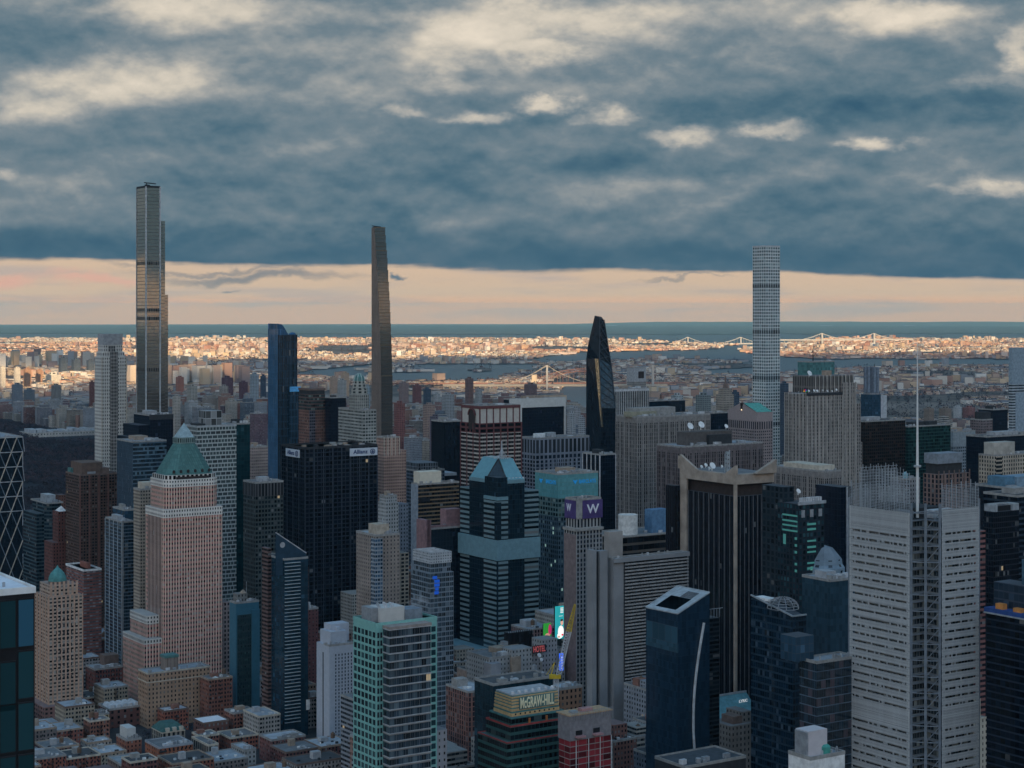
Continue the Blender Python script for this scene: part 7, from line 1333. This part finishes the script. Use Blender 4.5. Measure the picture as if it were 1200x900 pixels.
# which lots can be seen: walk front to back with the skyline of everything nearer
items = [(d_, 0, (xl, xr, yt)) for xl, xr, yt, d_ in HERO]+[(l['y'], 1, l) for l in lots]
items.sort(key=lambda q: q[0]); sky_l = np.full(1300, 905.0)
for d_, k, q in items:
    if k == 0: a_, b_, yt = q
    else: a_, b_, yt = q['px']-q['wpx']/2, q['px']+q['wpx']/2, q['yt']
    i0, i1 = max(0, int(a_+40)), min(1299, int(b_+40)+1)
    if i1 <= i0: continue
    seg = sky_l[i0:i1]; gain = np.clip(seg-yt, 0, None)
    if k == 1: q['vis'] = float(gain[gain > 1.0].sum()) if len(gain) else 0.; q['top'] = yt < 900
    np.minimum(seg, yt, out=seg)
vis = sorted([l for l in lots if l.get('vis', 0) > 3 and l['yt'] < 905 and -25 < l['px'] < 1225], key=lambda l: -l['vis'])
NTH = 225
lotm = [fac('lot grid', (.3,.3,.3), None, (.03,.035,.042), .45, .52, src='object', BlindP=.3, Blind=(.26,.27,.27,1), Dirt=.3, LitP=.002), fac('lot bands', (.3,.3,.3), None, (.03,.04,.05), .96, .5, src='object', BlindP=.25, Blind=(.2,.22,.23,1), Dirt=.2, LitP=.002),
        fac('lot piers', (.3,.3,.3), None, (.03,.035,.042), .5, .8, src='object', BlindP=.25, Blind=(.2,.21,.21,1), Dirt=.3)]
rail_m = flat('black fire stair iron', (.03,.03,.03)); brick_hut = flat('brick roof hut', (.24,.12,.09)); wood = flat('brown tank wood', (.14,.09,.06))
LOTS = []
for i, l in enumerate(vis[:NTH]):
    low = l['kind'] == 'low'; nm = 'row_house' if low else 'city_building'
    x, y, w_, dp, h = l['x'], l['y'], l['w'], l['d'], l['h']; rt = empty(nm, (x, y, gz(x, y)), TH); r_ = random.Random(i)
    hw, hd = w_/2, dp/2; st = r_.choices((0,1,2), (6,2,2))[0]; mi = lotm[0] if low else lotm[st]
    q = MB().box(-hw, hw, -hd, hd, 0, h, 2.7, 3.2).build('wall', mi, rt); q.color = (*l['col'], 1)
    if not low and h > 45 and r_.random() < .5:
        s_ = r_.uniform(.55,.8); q = MB().box(-hw*s_, hw*s_, -hd*s_, hd*s_, h, h+r_.uniform(4,10), 2.7, 3.2).build('upper_storeys', mi, rt); q.color = (*l['col'], 1)
    rm_ = r_.choice(M_ROOF if not low else [M_ROOF[1], M_ROOF[3], M_ROOF[0], M_ROOF[2], M_ROOF[0]]); MB().box(-hw+.3, hw-.3, -hd+.3, hd-.3, h-.1, h+.2).build('roof', rm_, rt)
    m = MB(); e = .12
    for (a_, b_, c_, d_) in ((-hw-e,hw+e,-hd-e,-hd+.35),(-hw-e,hw+e,hd-.35,hd+e),(-hw-e,-hw+.35,-hd+.35,hd-.35),(hw-.35,hw+e,-hd+.35,hd-.35)): m.box(a_, b_, c_, d_, h-.5, h+.9)
    q = m.build('parapet', r_.choice((M_CONC, M_PENT[2], M_CREAM, M_BROWNST)) if low else M_CONC, rt)
    bx, by = r_.uniform(-hw*.4, hw*.4), r_.uniform(-hd*.2, hd*.5); bw_ = r_.uniform(2, 3.4) if low else r_.uniform(3, 5.5)
    MB().box(bx-bw_, bx+bw_, by-bw_*.8, by+bw_*.8, h+.2, h+r_.uniform(2.8, 5.5)).build('roof_hut', r_.choice((brick_hut, M_PENT[1], M_CONC, M_PENT[2])), rt)
    if low or l['vis'] > 250:
        for k in range(r_.randint(3, 7)): ux, uy = r_.uniform(-hw*.75, hw*.75), r_.uniform(-hd*.85, -hd*.1); s_ = r_.uniform(.5,1.4); MB().box(ux-s_, ux+s_, uy-s_*.7, uy+s_*.7, h+.2, h+.2+r_.uniform(.6,1.6)).build('roof_unit', r_.choice((M_DUCT, M_STEEL, M_DARK, M_WHITE)), rt)
    if r_.random() < (.45 if low else .3): tx, ty = r_.uniform(-hw*.6, hw*.6), r_.uniform(-hd*.6, hd*.2); MB().lathe(tx, ty, [(1.6,h+2.2),(1.6,h+5.4),(1.8,h+5.4),(0,h+7)], 10).build('water_tank', wood, rt)
    if low and i < 46:
        pm = w_glass; nu = max(2, int(w_/3.6)); m0 = MB().box(-.5, .5, -.09, .02, 0, 1.5); first = None; cnt = 0
        for k in range(int(h/3.2)-1, -1, -1):
            for j in range(nu):
                if cnt >= 30: break
                if first is None: first = m0.build('window', pm, rt); o = first
                else: o = first.copy(); COL.objects.link(o)
                o.location = (-hw+w_*(j+.5)/nu, -hd, k*3.2+1.2); cnt += 1
        if r_.random() < .5:
            m = MB(); fx_ = r_.uniform(-hw*.5, hw*.2)
            for k in range(1, int(h/3.2)): z = k*3.2+.6; m.box(fx_, fx_+3.4, -hd-1.1, -hd, z, z+.12); m.beam((fx_, -hd-1.1, z+1), (fx_+3.4, -hd-1.1, z+1), .1); m.beam((fx_+.2, -hd-.6, z), (fx_+3.1, -hd-.6, z+3.2), .25)
            m.build('fire_stair', rail_m, rt)
    LOTS.append((rt, l))
rest = vis[NTH:]
def boxes(name, data, mat, kind='stuff', bw=2.7, fh=3.2):
    """many small far houses as one mesh: data = x, y, w, d, h, rot, zbase, r, g, b"""
    A = np.array(data, dtype=np.float64); n = len(A); sx = np.array([-1,1,1,-1])*.5; sy = np.array([-1,-1,1,1])*.5
    co, si = np.cos(A[:,5]), np.sin(A[:,5]); V = np.zeros((n, 8, 3))
    for k in range(4):
        lx, ly = sx[k]*A[:,2], sy[k]*A[:,3]; X_ = A[:,0]+lx*co-ly*si; Y_ = A[:,1]+lx*si+ly*co
        V[:,k,0] = X_; V[:,k,1] = Y_; V[:,k,2] = A[:,6]; V[:,k+4,0] = X_; V[:,k+4,1] = Y_; V[:,k+4,2] = A[:,6]+A[:,4]
    base = (np.arange(n)*8)[:,None]; fs = np.array([[0,1,5,4],[1,2,6,5],[2,3,7,6],[3,0,4,7],[4,5,6,7]])
    loops = (base[:,:,None]+fs[None]).reshape(-1)
    me = bpy.data.meshes.new(name); me.vertices.add(n*8); me.vertices.foreach_set('co', V.reshape(-1)); me.loops.add(len(loops)); me.loops.foreach_set('vertex_index', loops.astype(np.int32))
    nf = n*5; me.polygons.add(nf); me.polygons.foreach_set('loop_start', np.arange(nf, dtype=np.int32)*4); me.polygons.foreach_set('loop_total', np.full(nf, 4, dtype=np.int32))
    uv = np.zeros((n, 5, 4, 2)); nb1 = np.maximum(1, np.round(A[:,2]/bw)); nb2 = np.maximum(1, np.round(A[:,3]/bw)); nfl = np.maximum(1, np.round(A[:,4]/fh))
    for f_, nb in ((0,nb1),(1,nb2),(2,nb1),(3,nb2)): uv[:,f_,1,0] = nb; uv[:,f_,2,0] = nb; uv[:,f_,2,1] = nfl; uv[:,f_,3,1] = nfl
    ul = me.uv_layers.new(name='UVMap'); ul.data.foreach_set('uv', uv.reshape(-1))
    at = me.color_attributes.new('tint', 'FLOAT_COLOR', 'POINT'); cc = np.ones((n, 8, 4)); cc[:,:,:3] = A[:,None,7:10]
    cc[:,4:,:3] = cc[:,4:,:3]; at.data.foreach_set('color', cc.reshape(-1)); me.materials.append(mat); me.update(calc_edges=True); me.validate(); me.shade_flat()
    o = bpy.data.objects.new(name, me); COL.objects.link(o); return tag(o, kind=kind)
attr_f = fac('far lots', (.3,.3,.3), None, (.04,.045,.05), .46, .5, src='attr', BlindP=.3, Dirt=.1)
if rest: boxes('background_buildings', [(l['x'], l['y'], l['w'], l['d'], l['h'], TH, gz(l['x'], l['y']), *l['col']) for l in rest], attr_f)
# everything else on those blocks that only shows from another place stands too
seen = set(id(l) for l in vis); hid = [l for l in lots if id(l) not in seen]
boxes('hidden_block_buildings', [(l['x'], l['y'], l['w'], l['d'], l['h'], TH, gz(l['x'], l['y']), *l['col']) for l in hid], attr_f)
# ============================================================ the far boroughs: tens of thousands of houses
rf_ = np.random.default_rng(5); data = []
PF = np.array([(.60,.45,.31),(.64,.50,.35),(.52,.38,.30),(.60,.50,.41),(.70,.64,.56),(.40,.25,.20),(.45,.35,.30),(.66,.60,.53),(.28,.22,.21),(.35,.36,.38),(.78,.74,.68),(.50,.32,.25)])
N = 98000; pxs = rf_.uniform(-330, 1530, N); pys = 397+ (rf_.random(N)**1.25)*125
for px, py in zip(pxs, pys):
    if not is_land(px, py): continue
    x, y = gpt(px, py)
    c, v = cv(x, y)
    if c < 3470 and v < 6300: continue
    q = mnoise.noise(Vector((x*.0011, y*.0011, 2.))); q2 = mnoise.noise(Vector((x*.0004, y*.0003, 8.)))
    if q < -.28: continue                            # parks and yards stay open
    s_ = rf_.uniform(9, 21)*(1+y/26000); h = rf_.uniform(6, 13)*(1+y/40000)
    if q > .22 and rf_.random() < .22: h = rf_.uniform(18, 48); s_ = rf_.uniform(18, 45)
    if rf_.random() < .03: s_ = rf_.uniform(50, 130); h = rf_.uniform(8, 16)
    if c < 3470: h *= 2.3; s_ *= 1.1
    k = PF[rf_.integers(len(PF))]*rf_.uniform(.68, 1.0)
    if q2 > .15: k = k*np.array((1.05,.88,.82))
    data.append((x, y, s_, s_*rf_.uniform(.5, 1.3), h, TH+round(q2*4)*.35, gz(x, y)+3, *np.clip(k, 0, .85)))
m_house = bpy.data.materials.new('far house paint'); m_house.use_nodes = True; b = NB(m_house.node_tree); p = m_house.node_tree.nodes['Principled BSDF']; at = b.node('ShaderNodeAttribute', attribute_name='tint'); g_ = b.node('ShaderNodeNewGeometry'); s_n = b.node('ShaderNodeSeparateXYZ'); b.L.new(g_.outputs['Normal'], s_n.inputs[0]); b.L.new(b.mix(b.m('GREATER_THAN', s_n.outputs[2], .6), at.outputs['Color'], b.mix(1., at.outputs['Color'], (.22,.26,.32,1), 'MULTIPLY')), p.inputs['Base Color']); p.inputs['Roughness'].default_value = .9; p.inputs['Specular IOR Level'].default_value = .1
boxes('far_borough_houses', data, m_house)
# ============================================================ bare winter trees
def woods(name, pts, hs, mat, nf=26, seed=1):
    rg = np.random.default_rng(seed); P = np.array(pts); n = len(P); 
    ctr = rg.normal(size=(n, nf, 3)); ctr /= np.linalg.norm(ctr, axis=2, keepdims=True); ctr *= rg.random((n, nf, 1))**.5
    H_ = np.array(hs)[:,None,None]; ctr = ctr*np.array([.42,.42,.36])*H_; ctr[:,:,2] += .62*H_[:,:,0]
    d1 = rg.normal(size=(n, nf, 3)); d1 /= np.linalg.norm(d1, axis=2, keepdims=True); d2 = rg.normal(size=(n, nf, 3)); d2 /= np.linalg.norm(d2, axis=2, keepdims=True)
    s1 = H_*rg.uniform(.10,.2,(n,nf,1)); s2 = H_*rg.uniform(.04,.09,(n,nf,1)); o = P[:,None,:]
    tri = np.stack([o+ctr-d1*s1, o+ctr+d1*s1, o+ctr+d2*s2*2], axis=2).reshape(-1, 3)
    w_ = .02*H_[:,:,0]; tr = np.stack([np.stack([P[:,0]-w_[:,0], P[:,1], P[:,2]], 1), np.stack([P[:,0]+w_[:,0], P[:,1], P[:,2]], 1), np.stack([P[:,0], P[:,1], P[:,2]+H_[:,0,0]*.7], 1)], 1).reshape(-1, 3)
    V = np.concatenate([tri, tr]); nt_ = len(V)//3; me = bpy.data.meshes.new(name); me.vertices.add(len(V)); me.vertices.foreach_set('co', V.reshape(-1)); me.loops.add(len(V)); me.loops.foreach_set('vertex_index', np.arange(len(V), dtype=np.int32))
    me.polygons.add(nt_); me.polygons.foreach_set('loop_start', np.arange(nt_, dtype=np.int32)*3); me.polygons.foreach_set('loop_total', np.full(nt_, 3, dtype=np.int32)); me.materials.append(mat); me.update(calc_edges=True); me.validate(); me.shade_flat(); ob = bpy.data.objects.new(name, me); COL.objects.link(ob); return tag(ob, kind='stuff')
m_twig = land_mat('bare twigs', (.026,.032,.044), (.075,.055,.062), (.04,.04,.05), .035)
pts = []; hs = []; R2 = random.Random(31)
for v in range(2200, 6150, 13):
    for c in range(665, 1600, 13):
        x, y = xy(c+R2.uniform(-6,6), v+R2.uniform(-6,6)); px = px_of(x, y)
        if not (-260 < px < 330): continue
        if 1455 < c and 2900 < v < 6100 and 20 < px < 150 and 505 < py_of(y, 0) < 519: continue
        if mnoise.noise(Vector((x*.006, y*.006, 3))) < -.42: continue
        if px > 150 and R2.random() < .7: continue
        pts.append((x, y, gz(x, y))); hs.append(R2.uniform(11, 20))
woods('park_woods', pts, hs, m_twig, 24)
x0_, y0_ = xy(650, 2170); q = [xy(640,2185), xy(1650,2185), xy(1650,6210), xy(640,6210)]
o = MB().quad([(a_[0], a_[1], 5.6+gz(*a_)) for a_ in q]).build('park_ground', land_mat('winter lawn', (.03,.033,.04), (.028,.03,.036), (.04,.04,.045), .01)); tag(o, kind='structure')
# far tree belts between the houses
pts = []; hs = []
for k in range(11000):
    px, py = rf_.uniform(-300, 1500), 399+rf_.random()**1.1*112
    x, y = gpt(px, py); c, v = cv(x, y)
    if (c < 3470 and v < 6300) or not is_land(px, py): continue
    if mnoise.noise(Vector((x*.0011, y*.0011, 2.))) > -.05 and rf_.random() < .75: continue
    pts.append((x, y, gz(x, y)+3)); hs.append(rf_.uniform(12, 18)*(1+y/9000))
woods('far_tree_belts', pts, hs, m_twig, 9, 3)
# street trees and traffic glimpsed between the near low blocks
pts = []; hs = []
for k in range(260):
    c = R2.uniform(380, 760); v = 250+80*R2.randint(8, 24)-5; x, y = xy(c, v)
    if free(x, y, 4): pts.append((x, y, 3)); hs.append(R2.uniform(7, 11))
woods('street_trees', pts, hs, m_twig, 40, 4)
# steam over the roofs
m_st = bpy.data.materials.new('steam'); m_st.use_nodes = True; nt = m_st.node_tree; nt.nodes.clear(); b = NB(nt); pv = b.node('ShaderNodeVolumePrincipled'); om = b.node('ShaderNodeOutputMaterial'); b.L.new(pv.outputs[0], om.inputs['Volume']); t_ = b.node('ShaderNodeTexCoord')
b.put(pv.inputs['Density'], b.m('MULTIPLY', b.mr(b.noise(t_.outputs['Object'], .25, 5., .6), .46, .66), .16)); pv.inputs['Color'].default_value = (.9,.92,.95,1)
xs_, ys_ = (490-X0)/F*905, 905; ico = MB().lathe(0, 0, [(0,-4),(3.5,-2.6),(5.5,0),(4.6,2.6),(2,4.2),(0,5)], 14); o = ico.build('steam', m_st); o.location = (xs_, ys_, zat(706, 905)); o.scale = (1.1,.7,.9); tag(o, kind='stuff')
# ============================================================ labels of the ordinary blocks
LM = sorted([(px_of(o.location.x, o.location.y), o) for o in bpy.data.objects if o.parent is None and o.type == 'EMPTY' and o.get('category') in ('skyscraper',)], key=lambda q: q[0])
def colour_word(c):
    r_, g_, b_ = c; l_ = (r_+g_+b_)/3
    if r_ > g_*1.7: return 'red brick' if r_ > .22 else 'dark maroon brick'
    if r_ > g_*1.25: return 'brown brick' if l_ < .26 else 'tan brick'
    if b_ > r_*1.12: return 'dark blue grey' if l_ < .24 else 'pale blue grey'
    if l_ > .38: return 'cream white'
    if l_ > .29: return 'grey beige'
    return 'dark grey'
SH = {'supertall_tower':'tallest tower','limestone_tower':'limestone tower','curved_top_tower':'curved tower','slender_tower':'slender tower','gridded_tower':'white gridded tower','faceted_tower':'faceted tower','pyramid_roof_tower':'pyramid tower','domed_tower':'domed tower',
      'teal_roofed_corner_tower':'teal roofed tower','winged_concrete_tower':'winged tower','gabled_granite_tower':'gabled tower','grooved_skyscraper':'grooved skyscraper','slanted_roof_tower':'slanted tower','screened_spire_tower':'spire tower','pointed_cream_tower':'finial tower','striped_white_tower':'striped tower'}
anch = [(-60, 'left edge')]+[(p_, SH[o.name]) for p_, o in LM if o.name in SH and -20 < p_ < 1180]+[(1225, 'right edge')]
groups = {}
for rt, l in LOTS:
    px = l['px']; k = max(i for i in range(len(anch)) if anch[i][0] <= px) if px >= anch[0][0] else 0; k = min(k, len(anch)-2)
    row = 'near' if l['y'] < 1450 else 'midtown' if l['y'] < 2350 else 'uptown' if l['y'] < 3600 else 'far uptown'
    key = (k, row, colour_word(l['col']), l['kind']); groups.setdefault(key, []).append((px, rt, l))
ORD = ['leftmost','second from left','third from left','fourth from left','fifth from left','sixth from left','seventh from left','eighth from left','ninth from left','tenth from left','eleventh from left','twelfth from left']
for (k, row, cw, kind), L_ in groups.items():
    L_.sort(key=lambda q: q[0]); n = len(L_); a_, b_ = anch[k][1], anch[k+1][1]
    noun = 'low house' if kind == 'low' else 'building'
    for i, (px, rt, l) in enumerate(L_):
        pos = '' if n == 1 else ('left ' if i == 0 else 'right ') if n == 2 else ORD[min(i, 11)]+' '
        tag(rt, f'{pos}{row} {cw} {noun} between {a_} and {b_}', 'house' if kind == 'low' else 'building', 'row houses of the low blocks' if kind == 'low' else 'ordinary city buildings')
HAZE = 1.2e-5
# ------------------------------------------------------------ air
hb = MB().box(-79000, 79000, -30000, 82000, -950, 500, bottom=True)
mh = bpy.data.materials.new('haze'); mh.use_nodes = True; nt = mh.node_tree; nt.nodes.clear()
pv = nt.nodes.new('ShaderNodeVolumePrincipled'); om = nt.nodes.new('ShaderNodeOutputMaterial'); nt.links.new(pv.outputs[0], om.inputs['Volume'])
pv.inputs['Color'].default_value = (.34,.70,.90,1); pv.inputs['Density'].default_value = HAZE; pv.inputs['Anisotropy'].default_value = 0
hz = hb.build('haze', mh); tag(hz, kind='stuff')
